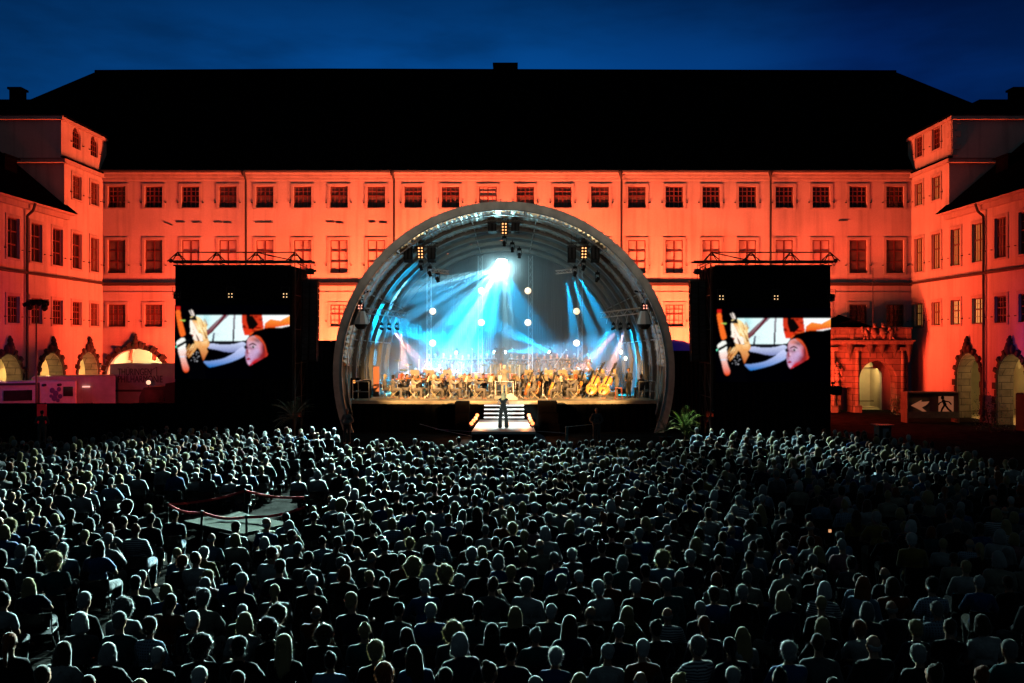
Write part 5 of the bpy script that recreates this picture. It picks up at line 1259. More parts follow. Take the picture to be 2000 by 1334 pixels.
def joints(**k):
    """seated, facing +Y, hands in the lap; any joint may be overridden"""
    J = dict(pel=V(0, 0, .56), waist=V(0, -.01, .74), chest=V(0, -.03, .93), neck=V(0, -.03, 1.08), head=V(0, .01, 1.245), rot=(0, 0, 0),
             sh=(V(-.150, -.03, 1.0), V(.150, -.03, 1.0)), el=(V(-.215, .03, .75), V(.215, .03, .75)), wr=(V(-.12, .24, .67), V(.12, .24, .67)),
             hip=(V(-.09, .0, .54), V(.09, 0, .54)), kn=(V(-.13, .43, .53), V(.13, .43, .53)), an=(V(-.13, .42, .10), V(.13, .42, .10)),
             hd=(V(.5, .8, -.1), V(-.5, .8, -.1)), pn=(V(0, 0, -1), V(0, 0, -1)), curl=.5, ft=V(0, 1, -.25))
    J.update(k); return J
def standing(**k):
    J = joints(pel=V(0, 0, .95), waist=V(0, -.01, 1.08), chest=V(0, -.02, 1.27), neck=V(0, -.02, 1.43), head=V(0, .015, 1.59),
             sh=(V(-.165, -.02, 1.36), V(.165, -.02, 1.36)), el=(V(-.24, .0, 1.1), V(.24, .0, 1.1)), wr=(V(-.22, .12, .88), V(.22, .12, .88)),
             hip=(V(-.09, 0, .92), V(.09, 0, .92)), kn=(V(-.11, .03, .50), V(.11, .03, .50)), an=(V(-.12, -.01, .09), V(.12, -.01, .09)), hd=(V(0, .2, -1), V(0, .2, -1)), pn=(V(1, 0, 0), V(-1, 0, 0)))
    J.update(k); return J
def body_mesh(name, J, voxel, faces, slim=1., fingers=True):
    p = Prims(); f = slim
    p.cap(J['hip'][0], .105*f, J['hip'][1], .105*f); p.ell(J['pel'], (.165*f, .115*f, .12))
    p.cap(J['pel'], .12*f, J['waist'], .115*f); p.ell(J['waist'], (.135*f, .10*f, .12)); p.ell(J['chest'], (.15*f, .105*f, .16))
    p.cap(J['chest']+V(-.07*f, 0, .02), .085*f, J['chest']+V(.07*f, 0, .02), .085*f)
    p.cap(J['sh'][0], .052*f, J['neck']+V(0, 0, -.02), .048); p.cap(J['sh'][1], .052*f, J['neck']+V(0, 0, -.02), .048)
    E = Euler(J['rot']).to_matrix(); h = J['head']
    p.cap(J['neck']-V(0, 0, .05), .056, h+E @ V(0, -.015, -.06), .047)
    p.ell(h+E @ V(0, -.012, .018), (.074, .093, .095), E); p.ell(h+E @ V(0, .018, -.035), (.060, .070, .078), E); p.ell(h+E @ V(0, .05, -.088), (.03, .028, .022), E)
    p.cap(h+E @ V(0, .088, .015), .010, h+E @ V(0, .108, -.022), .014)
    p.cap(h+E @ V(-.03, .078, .028), .012, h+E @ V(.03, .078, .028), .012); p.cap(h+E @ V(-.014, .083, -.052), .010, h+E @ V(.014, .083, -.052), .010)
    for s in (-1, 1): p.ell(h+E @ V(s*.078, -.005, -.005), (.010, .020, .032), E)
    for i, s in enumerate((-1, 1)):
        p.ell(J['sh'][i], (.062*f,)*3); p.cap(J['sh'][i], .055*f, J['el'][i], .042); p.cap(J['el'][i], .042, J['wr'][i], .028)
        w = J['wr'][i]; d = J['hd'][i].normalized(); n = J['pn'][i]; n = (n-d*n.dot(d)).normalized(); t = d.cross(n)*(-s)     # t points to the thumb side
        cu = J['curl']
        for q in (-.024, -.008, .008, .024): p.cap(w+t*q*.5, .015, w+d*.085+t*q, .013)
        if fingers:
            for q, l_ in ((.028, .068), (.0095, .076), (-.0095, .070), (-.028, .055)):
                b0 = w+d*.088+t*q; b1 = b0+(d*(1-cu*.5)+n*cu*.8).normalized()*l_*.5; b2 = b1+(d*(1-cu*1.3)+n*cu*1.4).normalized()*l_*.5
                p.cap(b0, .0095, b1, .009); p.cap(b1, .009, b2, .0075)
            a = w+d*.03+t*.024; b1 = a+(t*.8+d*.6+n*.3).normalized()*.045; p.cap(a, .012, b1, .010); p.cap(b1, .010, b1+(d*.9+n*.4).normalized()*.03, .008)
        p.cap(J['hip'][i], .095*f, J['kn'][i], .060*f); p.cap(J['kn'][i], .060*f, J['an'][i], .040)
        ft = J['ft'].normalized(); p.cap(J['an'][i]+V(0, -.03, -.05), .036, J['an'][i]+ft*.15+V(0, 0, -.03), .033)
    me = blob(name, p, voxel, faces, 2)
    for s in (-1, 1):
        pass
    me.materials.append(None); me.materials.append(None); me.materials.append(None)
    mi = [0]*len(me.polygons)
    eyes = [h+E @ V(s*.03, .086, .008) for s in (-1, 1)]; lips = h+E @ V(0, .092, -.052)
    for pl in me.polygons:
        c = pl.center
        if min((c-e).length for e in eyes) < .0125: mi[pl.index] = 1
        elif abs((E.inverted() @ (c-lips)).z) < .008 and (c-lips).length < .024: mi[pl.index] = 2
    me.polygons.foreach_set('material_index', mi)
    return me
def top_mesh(name, J, voxel, faces, slim=1., sleeve='short', tail=False):
    p = Prims(); f = slim; g = .014
    p.ell(J['pel']+V(0, 0, .03), (.165*f+g, .115*f+g, .12+g)); p.cap(J['pel']+V(0, 0, .03), .12*f+g, J['waist'], .115*f+g); p.ell(J['waist'], (.14*f+g, .105*f+g, .13)); p.ell(J['chest'], (.152*f+g, .107*f+g, .16))
    p.cap(J['chest']+V(-.07*f, 0, .02), .085*f+g, J['chest']+V(.07*f, 0, .02), .085*f+g)
    for i in (0, 1):
        p.cap(J['sh'][i], .052*f+g, J['neck']+V(0, 0, -.035), .046+g*.6); p.ell(J['sh'][i], (.058*f+g,)*3)
        e, w = J['el'][i], J['wr'][i]
        if sleeve == 'short': p.cap(J['sh'][i], .057*f+g, J['sh'][i].lerp(e, .6), .056*f+g)
        elif sleeve == 'long': p.cap(J['sh'][i], .057*f+g, e, .044+g); p.cap(e, .044+g, w.lerp(e, .05), .030+g)
    p.cap(J['neck']+V(-.015, -.01, -.02), .052, J['neck']+V(.015, -.01, -.02), .052)
    if tail:
        p.cap(J['pel']+V(-.08, -.06, 0), .07, J['pel']+V(-.09, -.08, -.3), .09); p.cap(J['pel']+V(.08, -.06, 0), .07, J['pel']+V(.09, -.08, -.3), .09); p.cap(J['pel']+V(0, -.06, 0), .07, J['pel']+V(0, -.09, -.28), .08)
    for i in range(5):                                   # cloth folds
        a = rnd.uniform(-.12, .12); z = rnd.uniform(-.1, .25); y = -.115*f-.01
        p.cap(J['waist']+V(a, y, z), .012, J['waist']+V(a+rnd.uniform(-.08, .08), y*.95, z+rnd.uniform(.06, .14)), .010)
    return blob(name, p, voxel, faces, 2)
def legs_mesh(name, J, voxel, faces, slim=1., flare=0.):
    p = Prims(); f = slim; g = .012
    p.ell(J['pel']-V(0, 0, .02), (.166*f+g, .118*f+g, .11+g))
    for i in (0, 1):
        p.cap(J['hip'][i], .098*f+g, J['kn'][i], .062*f+g+flare*.5); p.cap(J['kn'][i], .062*f+g+flare*.5, J['an'][i]+V(0, 0, .02-flare*.6), .046+g+flare)
    return blob(name, p, voxel, faces, 2)
def hair_mesh(style, voxel=.012, faces=700, low=False):
    p = Prims(); st = (320, .02, .0014, hash(style) % 97 if False else 5, .05)
    base = lambda: (p.ell((0, -.018, .028), (.082, .094, .098)), p.ell((0, -.05, -.03), (.066, .055, .06)))
    if style == 'short': base(); p.ell((0, -.015, .034), (.086, .096, .096))
    elif style == 'cropped': p.ell((0, -.018, .022), (.079, .092, .095)); p.ell((0, -.05, -.03), (.064, .05, .055)); st = (260, .009, .0012, 6, .05)
    elif style == 'fringe':                              # bald crown, hair round the back
        for s in (-1, 1):
            p.cap((s*.066, .0, .0), .018, (s*.055, -.06, .0), .022); p.cap((s*.055, -.06, .0), .022, (0, -.085, -.005), .022); p.cap((s*.05, -.055, -.03), .022, (0, -.07, -.04), .022)
        st = (160, .012, .0014, 7, .05)
    elif style == 'fluffy': p.ell((0, -.022, .035), (.097, .105, .105)); p.ell((0, -.055, -.03), (.08, .06, .075)); st = (520, .03, .0015, 8, .05)
    elif style == 'bob':
        base(); p.ell((0, -.02, .03), (.092, .100, .102))
        for s in (-1, 1): p.cap((s*.07, -.01, .0), .034, (s*.075, -.02, -.10), .036)
        p.cap((-.05, -.06, -.02), .05, (-.05, -.055, -.10), .042); p.cap((.05, -.06, -.02), .05, (.05, -.055, -.10), .042); p.cap((0, -.07, 0), .05, (0, -.065, -.11), .042); st = (320, .018, .0014, 9, .06)
    elif style == 'long':
        base(); p.ell((0, -.02, .03), (.090, .100, .102))
        for a in (-.07, -.035, 0, .035, .07): p.cap((a*.9, -.06+abs(a)*.5, .0), .042, (a*1.25, -.095+abs(a)*.3, -.34+abs(a)), .030)
        for s in (-1, 1): p.cap((s*.07, -.005, .0), .03, (s*.085, -.03, -.20), .03)
        st = (420, .022, .0014, 10, .06)
    elif style == 'curly':
        p.ell((0, -.02, .04), (.12, .115, .115)); r_ = random.Random(4)
        for _ in range(60):
            t = r_.uniform(0, 6.28); ph = r_.uniform(-.9, 1.4); d = V(math.cos(t)*math.cos(ph), math.sin(t)*math.cos(ph), math.sin(ph))
            if d.y > .55 and d.z < .5: continue
            p.ell(V(0, -.02, .03)+V(d.x*.115, d.y*.11, d.z*.12), (.03,)*3, sub=1)
        p.ell((0, -.05, -.06), (.11, .07, .09)); st = (800, .04, .0016, 11, .08)
    elif style == 'bun': base(); p.ell((0, -.06, .12), (.042, .042, .036)); st = (260, .018, .0014, 12, .05)
    elif style == 'ponytail': base(); p.cap((0, -.10, .03), .03, (0, -.15, -.04), .034); p.cap((0, -.15, -.04), .034, (0, -.135, -.22), .018); st = (260, .018, .0014, 13, .05)
    elif style == 'cap':
        p.ell((0, -.01, .035), (.090, .102, .092)); p.cap((-.04, .085, .03), .012, (.04, .085, .03), .012); p.cap((-.03, .13, .02), .010, (.03, .13, .02), .010); p.cap((0, .09, .03), .012, (0, .12, .022), .012); p.ell((0, -.06, -.03), (.062, .04, .045)); st = None
    if low:
        voxel = max(voxel, .02); st = None
    return blob('hair_'+style, p, voxel, faces, 1, st)

SKIN = [mat('fair_skin', (.30, .16, .11), .6, spec=.05), mat('tan_skin', (.22, .12, .08), .6, spec=.05), mat('pale_skin', (.34, .20, .14), .6, spec=.05)]
EYE = mat('dark_eye', (.02, .015, .012), .3); LIP = mat('lip', (.35, .10, .09), .5)
HAIRC = dict(white=mat('white_hair', (.36, .36, .35), .5, sheen=.6), grey=mat('grey_hair', (.12, .12, .12), .5, sheen=.5), silver=mat('silver_hair', (.22, .225, .22), .5, sheen=.55), blond=mat('blond_hair', (.24, .18, .085), .5, sheen=.45),
             brown=mat('brown_hair', (.045, .026, .015), .4, sheen=.6), auburn=mat('auburn_hair', (.16, .045, .015), .4, sheen=.5), dark=mat('black_hair', (.010, .009, .009), .4, sheen=.45))
STRAND = {}
for k_, m_ in HAIRC.items():
    c_ = tuple(m_.node_tree.nodes['Principled BSDF'].inputs['Base Color'].default_value)[:3]
    m_.node_tree.nodes['Principled BSDF'].inputs['Specular IOR Level'].default_value = .0
    q = bpy.data.materials.new(k_+'_hair_strands'); q.use_nodes = True; t = q.node_tree; pb = t.nodes['Principled BSDF']
    pb.inputs['Base Color'].default_value = (*c_, 1); pb.inputs['Roughness'].default_value = .35; pb.inputs['Specular IOR Level'].default_value = 1.
    tl = t.nodes.new('ShaderNodeBsdfTranslucent'); tl.inputs[0].default_value = (*[min(1, c*1.3+.01) for c in c_], 1)
    ms = t.nodes.new('ShaderNodeMixShader'); ms.inputs[0].default_value = .25
    t.links.new(pb.outputs[0], ms.inputs[1]); t.links.new(tl.outputs[0], ms.inputs[2]); t.links.new(ms.outputs[0], t.nodes['Material Output'].inputs[0])
    STRAND[m_.name] = q
def cloth_mat(name, col, pattern=None):
    m = mat(name, tuple(c*.48 for c in col), .8, sheen=.42, noise=(7, .25), bump=(9, .5), spec=.0)
    if pattern == 'stripes' or pattern == 'check':
        t = m.node_tree; b = t.nodes['Principled BSDF']; g = t.nodes.new('ShaderNodeTexCoord')
        def wv(ax, sc_):
            w = t.nodes.new('ShaderNodeTexWave'); w.bands_direction = ax; w.inputs['Scale'].default_value = sc_; t.links.new(g.outputs['Object'], w.inputs[0])
            r = t.nodes.new('ShaderNodeMath'); r.operation = 'GREATER_THAN'; r.inputs[1].default_value = .5; t.links.new(w.outputs['Fac'], r.inputs[0]); return r.outputs[0]
        f = wv('Z', 9)
        if pattern == 'check':
            f2 = wv('X', 9); a = t.nodes.new('ShaderNodeMath'); a.operation = 'MULTIPLY'; t.links.new(f, a.inputs[0]); t.links.new(f2, a.inputs[1]); f = a.outputs[0]
        x = t.nodes.new('ShaderNodeMix'); x.data_type = 'RGBA'; t.links.new(f, x.inputs[0]); x.inputs[6].default_value = (*col, 1); x.inputs[7].default_value = (col[0]*.15, col[1]*.15, col[2]*.2, 1)
        t.links.new(x.outputs[2], b.inputs['Base Color'])
    return m
TOPS = [('white shirt', cloth_mat('white_shirt_cloth', (.55, .55, .55))), ('cream top', cloth_mat('cream_cloth', (.42, .38, .30))), ('light blue shirt', cloth_mat('light_blue_cloth', (.20, .33, .48))),
        ('navy top', cloth_mat('navy_cloth', (.012, .02, .06))), ('black top', cloth_mat('black_jersey', (.010, .010, .011))), ('charcoal jacket', cloth_mat('charcoal_cloth', (.03, .032, .035))),
        ('grey top', cloth_mat('grey_cloth', (.14, .15, .16))), ('teal top', cloth_mat('teal_cloth', (.03, .14, .15))), ('blue shirt', cloth_mat('blue_cloth', (.04, .12, .35))), ('rust jacket', cloth_mat('rust_cloth', (.25, .06, .025))),
        ('pink top', cloth_mat('pink_cloth', (.45, .20, .24))), ('olive top', cloth_mat('olive_cloth', (.12, .12, .04))), ('striped shirt', cloth_mat('striped_cloth', (.40, .42, .44), 'stripes')), ('checked shirt', cloth_mat('checked_cloth', (.20, .26, .34), 'check')),
        ('mustard top', cloth_mat('mustard_cloth', (.35, .24, .05)))]
TOPW = [8, 5, 7, 12, 22, 9, 9, 6, 6, 2, 2, 3, 3, 4, 2]
TROU = [cloth_mat('dark_trouser_cloth', (.012, .013, .018)), cloth_mat('blue_denim', (.05, .10, .20)), cloth_mat('beige_trouser_cloth', (.28, .24, .18)), cloth_mat('grey_trouser_cloth', (.08, .08, .09))]
STY = ['short', 'cropped', 'fringe', 'fluffy', 'bob', 'long', 'curly', 'bun', 'ponytail', 'cap']
STYW = [30, 14, 8, 12, 17, 10, 4, 5, 4, 2]
HAIR = {s: hair_mesh(s) for s in STY}; HAIRL = {s: hair_mesh(s, faces=150, low=True) for s in STY}
POSES = [joints(), joints(rot=(R(6), R(4), R(8)), el=(V(-.25, .08, .80), V(.25, .08, .80)), wr=(V(.06, .2, .86), V(-.06, .22, .84)), hd=(V(1, .1, 0), V(-1, .1, 0))),
         joints(rot=(R(-4), R(-6), R(-14)), head=V(-.01, .0, 1.24)), joints(waist=V(0, -.03, .74), chest=V(0, -.09, .92), neck=V(0, -.10, 1.06), head=V(0, -.07, 1.215), sh=(V(-.155, -.10, .98), V(.155, -.10, .98)), rot=(R(3), 0, R(4))),
         joints(rot=(R(8), R(8), R(18)), el=(V(-.25, .03, .77), V(.24, .16, .80)), wr=(V(-.12, .24, .67), V(.07, .18, 1.05)), hd=(V(.5, .8, -.1), V(-.3, 0, 1)), pn=(V(0, 0, -1), V(0, -1, 0))),
         joints(waist=V(.01, .03, .74), chest=V(.02, .07, .91), neck=V(.02, .12, 1.05), head=V(.02, .18, 1.19), sh=(V(-.135, .11, .98), V(.175, .11, .98)), el=(V(-.25, .25, .74), V(.27, .25, .74)), wr=(V(-.1, .45, .65), V(.12, .45, .65)), rot=(R(-6), 0, R(-6))),
         joints(rot=(R(2), R(-8), R(-22)), sh=(V(-.15, -.05, 1.01), V(.155, -.01, .98)))]
CROWD = []
for i, J in enumerate(POSES):
    sl = (1.0, 1.08, .9, 1.15, .92, 1.0, 1.2)[i]
    CROWD.append(dict(J=J, sl=sl, body=body_mesh('body', J, .013, 2000, sl, False), s=top_mesh('clothing', J, .016, 1300, sl, 'short'), l=top_mesh('clothing', J, .016, 1300, sl, 'long'), tr=legs_mesh('trousers', J, .02, 600, sl),
        lb=body_mesh('body', J, .022, 380, sl, False) if i < 5 else None, lt=top_mesh('clothing', J, .022, 260, sl, 'long') if i < 5 else None, ltr=legs_mesh('trousers', J, .03, 120, sl) if i < 5 else None))
def setm(o, m, i=0):
    o.material_slots[i].link = 'OBJECT'; o.material_slots[i].material = m
for c in CROWD:
    for k in ('s', 'l', 'tr'): c[k].materials.append(TOPS[0][1])
for h in HAIR.values(): h.materials.append(HAIRC['grey']); h.materials.append(HAIRC['grey'])
def hair_on(parent, J, style, hc, meshes=None):
    h = newobj('hair' if style != 'cap' else 'cap', (meshes or HAIR)[style], parent); h.location = J['head']; h.rotation_euler = J['rot']; setm(h, hc)
    if style != 'cap': setm(h, STRAND[hc.name], 1)
    return h
# ------------------------------------------------------------------ seating
rs = random.Random(77)
seats = []       # x, y, yaw, block, row, seat
for k in range(28):
    y = 9.0+.9*k
    for i in range(-11, 12):
        if abs(i*.545) > 6.15: continue
        seats.append((i*.545+(.27 if k % 2 else 0), y, 0., 'centre', k))
for s, nm in ((-1, 'left'), (1, 'right')):
    ph = R(13)
    for k in range(-12, 34):
        y0 = 8.6+.9*k
        for i in range(0, 36):
            x = s*(7.35+i*.55*math.cos(ph)+(.2 if k % 2 else 0)); y = y0+i*.55*math.sin(ph)
            if y < 8.4 or y > 37.9: continue
            if s > 0 and x > (15.3 if y > 25 else 30): continue
            if s > 0 and y > 37.2: continue
            if s < 0 and y > 34 and x < -15.8: continue
            seats.append((x, y, -s*ph*1.0 if s < 0 else -s*ph, nm, k))
def in_deck(x, y): return (-10.4 < x < -4.55 and 19.7 < y < 24.6) or (-5.2 < x < -3.4 and 21 < y < 23.4 and x < -4.7)
cl = []
for (x, y, yaw, bl, k) in seats:
    if in_deck(x, y): continue
    if abs(x) > y*1000/F+.9: continue
    if rs.random() < .045 or (y < 21.5 and 395 < 1000+x*F/y < 500 and y > 18.2): continue
    cl.append((x+rs.uniform(-.06, .06), y+rs.uniform(-.09, .09), yaw, bl, k))
def attrs(y):
    st = rs.choices(STY, STYW)[0]
    if st in ('fringe',): hc = rs.choice(['white', 'grey', 'silver'])
    elif st in ('bob', 'fluffy'): hc = rs.choices(['white', 'silver', 'grey', 'blond', 'brown', 'auburn', 'dark'], [5, 5, 4, 6, 5, 2, 2])[0]
    elif st in ('long', 'ponytail', 'curly', 'bun'): hc = rs.choices(['blond', 'brown', 'auburn', 'dark', 'grey'], [7, 6, 2, 4, 1])[0]
    else: hc = rs.choices(['white', 'silver', 'grey', 'brown', 'dark', 'blond'], [6, 6, 7, 6, 5, 2])[0]
    return dict(st=st, hc=hc, top=rs.choices(range(len(TOPS)), TOPW)[0], pose=rs.choices(range(len(CROWD)), [7, 5, 6, 6, 4, 3, 5])[0], sc=rs.uniform(.91, 1.08), yaw=rs.gauss(0, R(12)), roll=rs.gauss(0, R(2.5)), skin=rs.choices([0, 1, 2], [5, 1, 4])[0], tr=rs.choices([0, 1, 2, 3], [5, 2, 1, 2])[0], sl=rs.random() < .5)
ppl = [dict(x=c[0], y=c[1], yw=c[2], bl=c[3], k=c[4], **{('j' if kk == 'yaw' else kk): vv for kk, vv in attrs(c[1]).items()}) for c in cl]
def headpx(p): return 1000+p['x']*F/p['y'], 667+3.72*F/p['y']
for p in ppl: p['px'], p['py'] = headpx(p)
vis = [p for p in ppl if -15 < p['px'] < 2015 and p['py'] < 1355]
vis.sort(key=lambda p: p['y']); near = vis[:292]; nset = {id(p) for p in near}; far = [p for p in ppl if id(p) not in nset and p['y'] > 9.2]
ORD = ['first', 'second', 'third', 'fourth', 'fifth', 'sixth', 'seventh', 'eighth', 'ninth', 'tenth', 'eleventh', 'twelfth', 'thirteenth', 'fourteenth', 'fifteenth', 'sixteenth', 'seventeenth', 'eighteenth', 'nineteenth', 'twentieth'] + ['%dth' % n if n % 10 not in (1, 2, 3) else '%d%s' % (n, {1: 'st', 2: 'nd', 3: 'rd'}[n % 10]) for n in range(21, 70)]
rows = {}
for p in near: rows.setdefault((p['bl'], p['k']), []).append(p)
for bl in ('left', 'centre', 'right'):
    ks = sorted(k for b_, k in rows if b_ == bl)
    for ri, k in enumerate(ks):
        r_ = sorted(rows[(bl, k)], key=lambda p: p['x'])
        for si, p in enumerate(r_): p['rn'] = ri; p['sn'] = si
HN = dict(short='short', cropped='cropped', fringe='thinning', fluffy='fluffy', bob='bobbed', long='long', curly='curly', bun='tied-up', ponytail='ponytailed', cap='capped')
chair_b = MB()
for s in (-1, 1):
    chair_b.tube([(s*.215, -.20, .80), (s*.22, -.17, .44), (s*.22, .2, .02)], .012, 5); chair_b.tube([(s*.22, .2, .44), (s*.22, -.24, .02)], .012, 5)
chair_b.cyl((-.22, .12, .1), (.22, .12, .1), .01, None, 5); chair_b.cyl((-.22, -.2, .1), (.22, -.2, .1), .01, None, 5)
CHF = chair_b.build('x', DARK); CHFm = CHF.data; bpy.data.objects.remove(CHF)
b = MB(); b.bbox(-.21, .21, -.18, .22, .435, .465, .012); o = b.build('x', BLACKP); CHS = o.data; bpy.data.objects.remove(o)
b = MB(); 
for k in range(6): x0 = -.21+.07*k; b.box(x0, x0+.07, -.225-.012*math.sin(math.pi*(k+.5)/6), -.21-.012*math.sin(math.pi*(k+.5)/6), .58, .80)
o = b.build('x', BLACKP); CHB = o.data; bpy.data.objects.remove(o)
def put_chair(x, y, z, rz, lab, grp, fm=None, sm_=None):
    e = empty('folding_chair', lab, 'chair', (x, y, z), rz, grp)
    f = newobj('frame', CHFm, e); s = newobj('seat', CHS, e); k = newobj('backrest', CHB, e)
    if fm: setm(f, fm)
    if sm_: setm(s, sm_); setm(k, sm_)
    return e
for me in (CHFm, CHS, CHB): pass
for p in near:
    c = CROWD[p['pose']]; J = c['J']
    o = newobj('person', c['body']); o.location = (p['x'], p['y'], 0); o.rotation_euler = (0, p['roll'], p['yw']+p['j']); o.scale = (p['sc'],)*3
    setm(o, SKIN[p['skin']], 0); setm(o, EYE, 1); setm(o, LIP, 2)
    if p['st'] == 'cap': hm = TOPS[p['top']][1]
    else: hm = HAIRC[p['hc']]
    hair_on(o, J, p['st'], hm)
    tnm = TOPS[p['top']][0]; sl = 'l' if (p['sl'] or 'jacket' in tnm) else 's'
    t = newobj('clothing', c[sl], o); setm(t, TOPS[p['top']][1])
    q = newobj('trousers', c['tr'], o); setm(q, TROU[p['tr']])
    hd = ('%s %s hair' % (HN[p['st']], {'dark': 'black'}.get(p['hc'], p['hc']))) if p['st'] != 'cap' else 'peaked cap'
    tag(o, '%s, %s, %s from left in the %s-nearest %s row' % (hd, tnm, ORD[p['sn']], ORD[p['rn']], p['bl']), 'person', 'audience members seated with their backs to the camera')
    put_chair(p['x'], p['y']-.02, 0, p['yw'], 'black folding chair, %s from left in the %s-nearest %s row' % (ORD[p['sn']], ORD[p['rn']], p['bl']), 'black folding chairs of the audience')
# everyone further away: one mass
def mesh_arr(me):
    n = len(me.vertices); co = np.empty(n*3, np.float32); me.vertices.foreach_get('co', co)
    me.calc_loop_triangles(); t = np.empty(len(me.loop_triangles)*3, np.int32); me.loop_triangles.foreach_get('vertices', t); return co.reshape(-1, 3), t.reshape(-1, 3)
def rot3(rx, ry, rz): return np.array(Euler((rx, ry, rz)).to_matrix())
FM = SKIN+list(HAIRC.values())+[t_[1] for t_ in TOPS]+TROU; fi = {m.name: i for i, m in enumerate(FM)}
LOW = [(mesh_arr(c['lb']), mesh_arr(c['lt']), mesh_arr(c['ltr'])) for c in CROWD[:5]]; LH = {k: mesh_arr(m) for k, m in HAIRL.items()}
Vs, Ts, Ms = [], [], []; off = 0
for p in far:
    i = p['pose'] % 5; J = CROWD[i]['J']; Rz = rot3(0, 0, p['yw']+p['j'])*p['sc']; tr = np.array((p['x'], p['y'], 0))
    hR = rot3(*J['rot']); hl = LH[p['st']]
    for (co, t), m in ((LOW[i][0], SKIN[p['skin']]), (LOW[i][1], TOPS[p['top']][1]), (LOW[i][2], TROU[p['tr']]), ((hl[0] @ hR.T+np.array(J['head']), hl[1]), TOPS[p['top']][1] if p['st'] == 'cap' else HAIRC[p['hc']])):
        Vs.append(co @ Rz.T+tr); Ts.append(t+off); Ms.append(np.full(len(t), fi[m.name], np.int32)); off += len(co)
def np_mesh(name, Vs, Ts, Ms, mats, smooth=True):
    v = np.concatenate(Vs).astype(np.float32); t = np.concatenate(Ts).astype(np.int32); m_ = np.concatenate(Ms)
    me = bpy.data.meshes.new(name); me.vertices.add(len(v)); me.vertices.foreach_set('co', v.ravel()); me.loops.add(len(t)*3); me.loops.foreach_set('vertex_index', t.ravel())
    me.polygons.add(len(t)); me.polygons.foreach_set('loop_start', np.arange(len(t), dtype=np.int32)*3); me.polygons.foreach_set('loop_total', np.full(len(t), 3, np.int32))
    for q in mats: me.materials.append(q)
    me.polygons.foreach_set('material_index', m_); me.polygons.foreach_set('use_smooth', np.full(len(t), smooth, bool)); me.update(calc_edges=True); return newobj(name, me)
o = np_mesh('crowd', Vs, Ts, Ms, FM); tag(o, 'hundreds of seated listeners filling the courtyard between the nearer rows and the stage', 'crowd', kind='stuff')
print('people near', len(near), 'far', len(far), 'verts', off)
ca = [mesh_arr(CHFm), mesh_arr(CHS), mesh_arr(CHB)]; Vs, Ts, Ms = [], [], []; off = 0
for p in far:
    Rz = rot3(0, 0, p['yw']); tr = np.array((p['x'], p['y']-.02, 0))
    for j in (1, 2): co, t = ca[j]; Vs.append(co @ Rz.T+tr); Ts.append(t+off); Ms.append(np.zeros(len(t), np.int32)); off += len(co)
o = np_mesh('chair_rows', Vs, Ts, Ms, [BLACKP], False); tag(o, 'rows of black folding chairs under the further audience', 'chairs', kind='stuff')
# ------------------------------------------------------------------ orchestra, choir, singer
SUIT = cloth_mat('concert_black_cloth', (.20, .18, .17)); SUITG = cloth_mat('dark_grey_suit', (.5, .45, .40)); GRJ = cloth_mat('light_grey_jacket', (.34, .32, .29))
PJ = dict(
 violin=joints(rot=(R(-8), R(-10), R(22)), el=(V(-.25, .22, .86), V(.36, .12, .90)), wr=(V(-.25, .45, 1.07), V(.24, .36, 1.00)), hd=(V(.1, .5, .6), V(-.5, .5, -.2)), pn=(V(1, 0, 0), V(0, -.3, -1)), curl=.7),
 wind=joints(rot=(R(-4), 0, 0), el=(V(-.27, .14, .84), V(.27, .14, .84)), wr=(V(-.06, .34, .98), V(.06, .30, .90)), hd=(V(.6, .5, .2), V(-.6, .5, .2)), curl=.8),
 cello=joints(rot=(R(-12), R(6), R(-8)), kn=(V(-.27, .38, .52), V(.27, .38, .52)), an=(V(-.26, .42, .1), V(.26, .42, .1)), el=(V(-.34, .10, .98), V(.36, .16, .82)), wr=(V(-.17, .17, 1.15), V(.28, .36, .70)), hd=(V(.7, .3, .1), V(-.5, .3, -.5)), pn=(V(0, -1, 0), V(0, -.3, -1)), curl=.7),
 rest=joints(rot=(R(4), 0, R(-6))),
 choir=standing(rot=(R(-4), 0, 0), el=(V(-.26, .06, 1.12), V(.26, .06, 1.12)), wr=(V(-.13, .28, 1.20), V(.13, .28, 1.20)), hd=(V(.3, .7, .2), V(-.3, .7, .2)), pn=(V(.5, 0, .6), V(-.5, 0, .6)), curl=.6),
 bass=standing(rot=(R(-10), R(8), R(10)), chest=V(0, .04, 1.25), neck=V(0, .10, 1.41), head=V(0, .15, 1.56), sh=(V(-.18, .08, 1.35), V(.18, .08, 1.35)), el=(V(-.36, .22, 1.34), V(.34, .25, 1.08)), wr=(V(-.22, .34, 1.50), V(.25, .46, .88)), hd=(V(.7, .4, .2), V(-.5, .4, -.3)), pn=(V(0, -1, 0), V(0, -1, 0)), curl=.7),
 conductor=standing(rot=(R(-4), 0, 0), el=(V(-.33, .12, 1.22), V(.33, .14, 1.26)), wr=(V(-.36, .36, 1.36), V(.30, .38, 1.50)), hd=(V(-.1, .8, .3), V(-.1, .7, .6)), pn=(V(0, 0, -1), V(0, 0, -1)), curl=.45),
 singer=standing(rot=(R(-2), 0, R(10)), el=(V(-.27, .06, 1.12), V(.27, .04, 1.12)), wr=(V(-.14, .20, 1.10), V(.08, .24, 1.40)), hd=(V(.4, .8, 0), V(-.4, .1, .9)), pn=(V(0, 0, -1), V(-.3, -1, 0)), curl=.8, kn=(V(-.14, .02, .50), V(.14, .02, .50)), an=(V(-.16, -.01, .09), V(.16, -.01, .09))),
 guard=standing(rot=(R(8), 0, 0), el=(V(-.29, -.02, 1.1), V(.29, -.02, 1.1)), wr=(V(-.14, .16, .98), V(.14, .16, .98)), hd=(V(.9, .3, 0), V(-.9, .3, 0))),
)
OM = {}
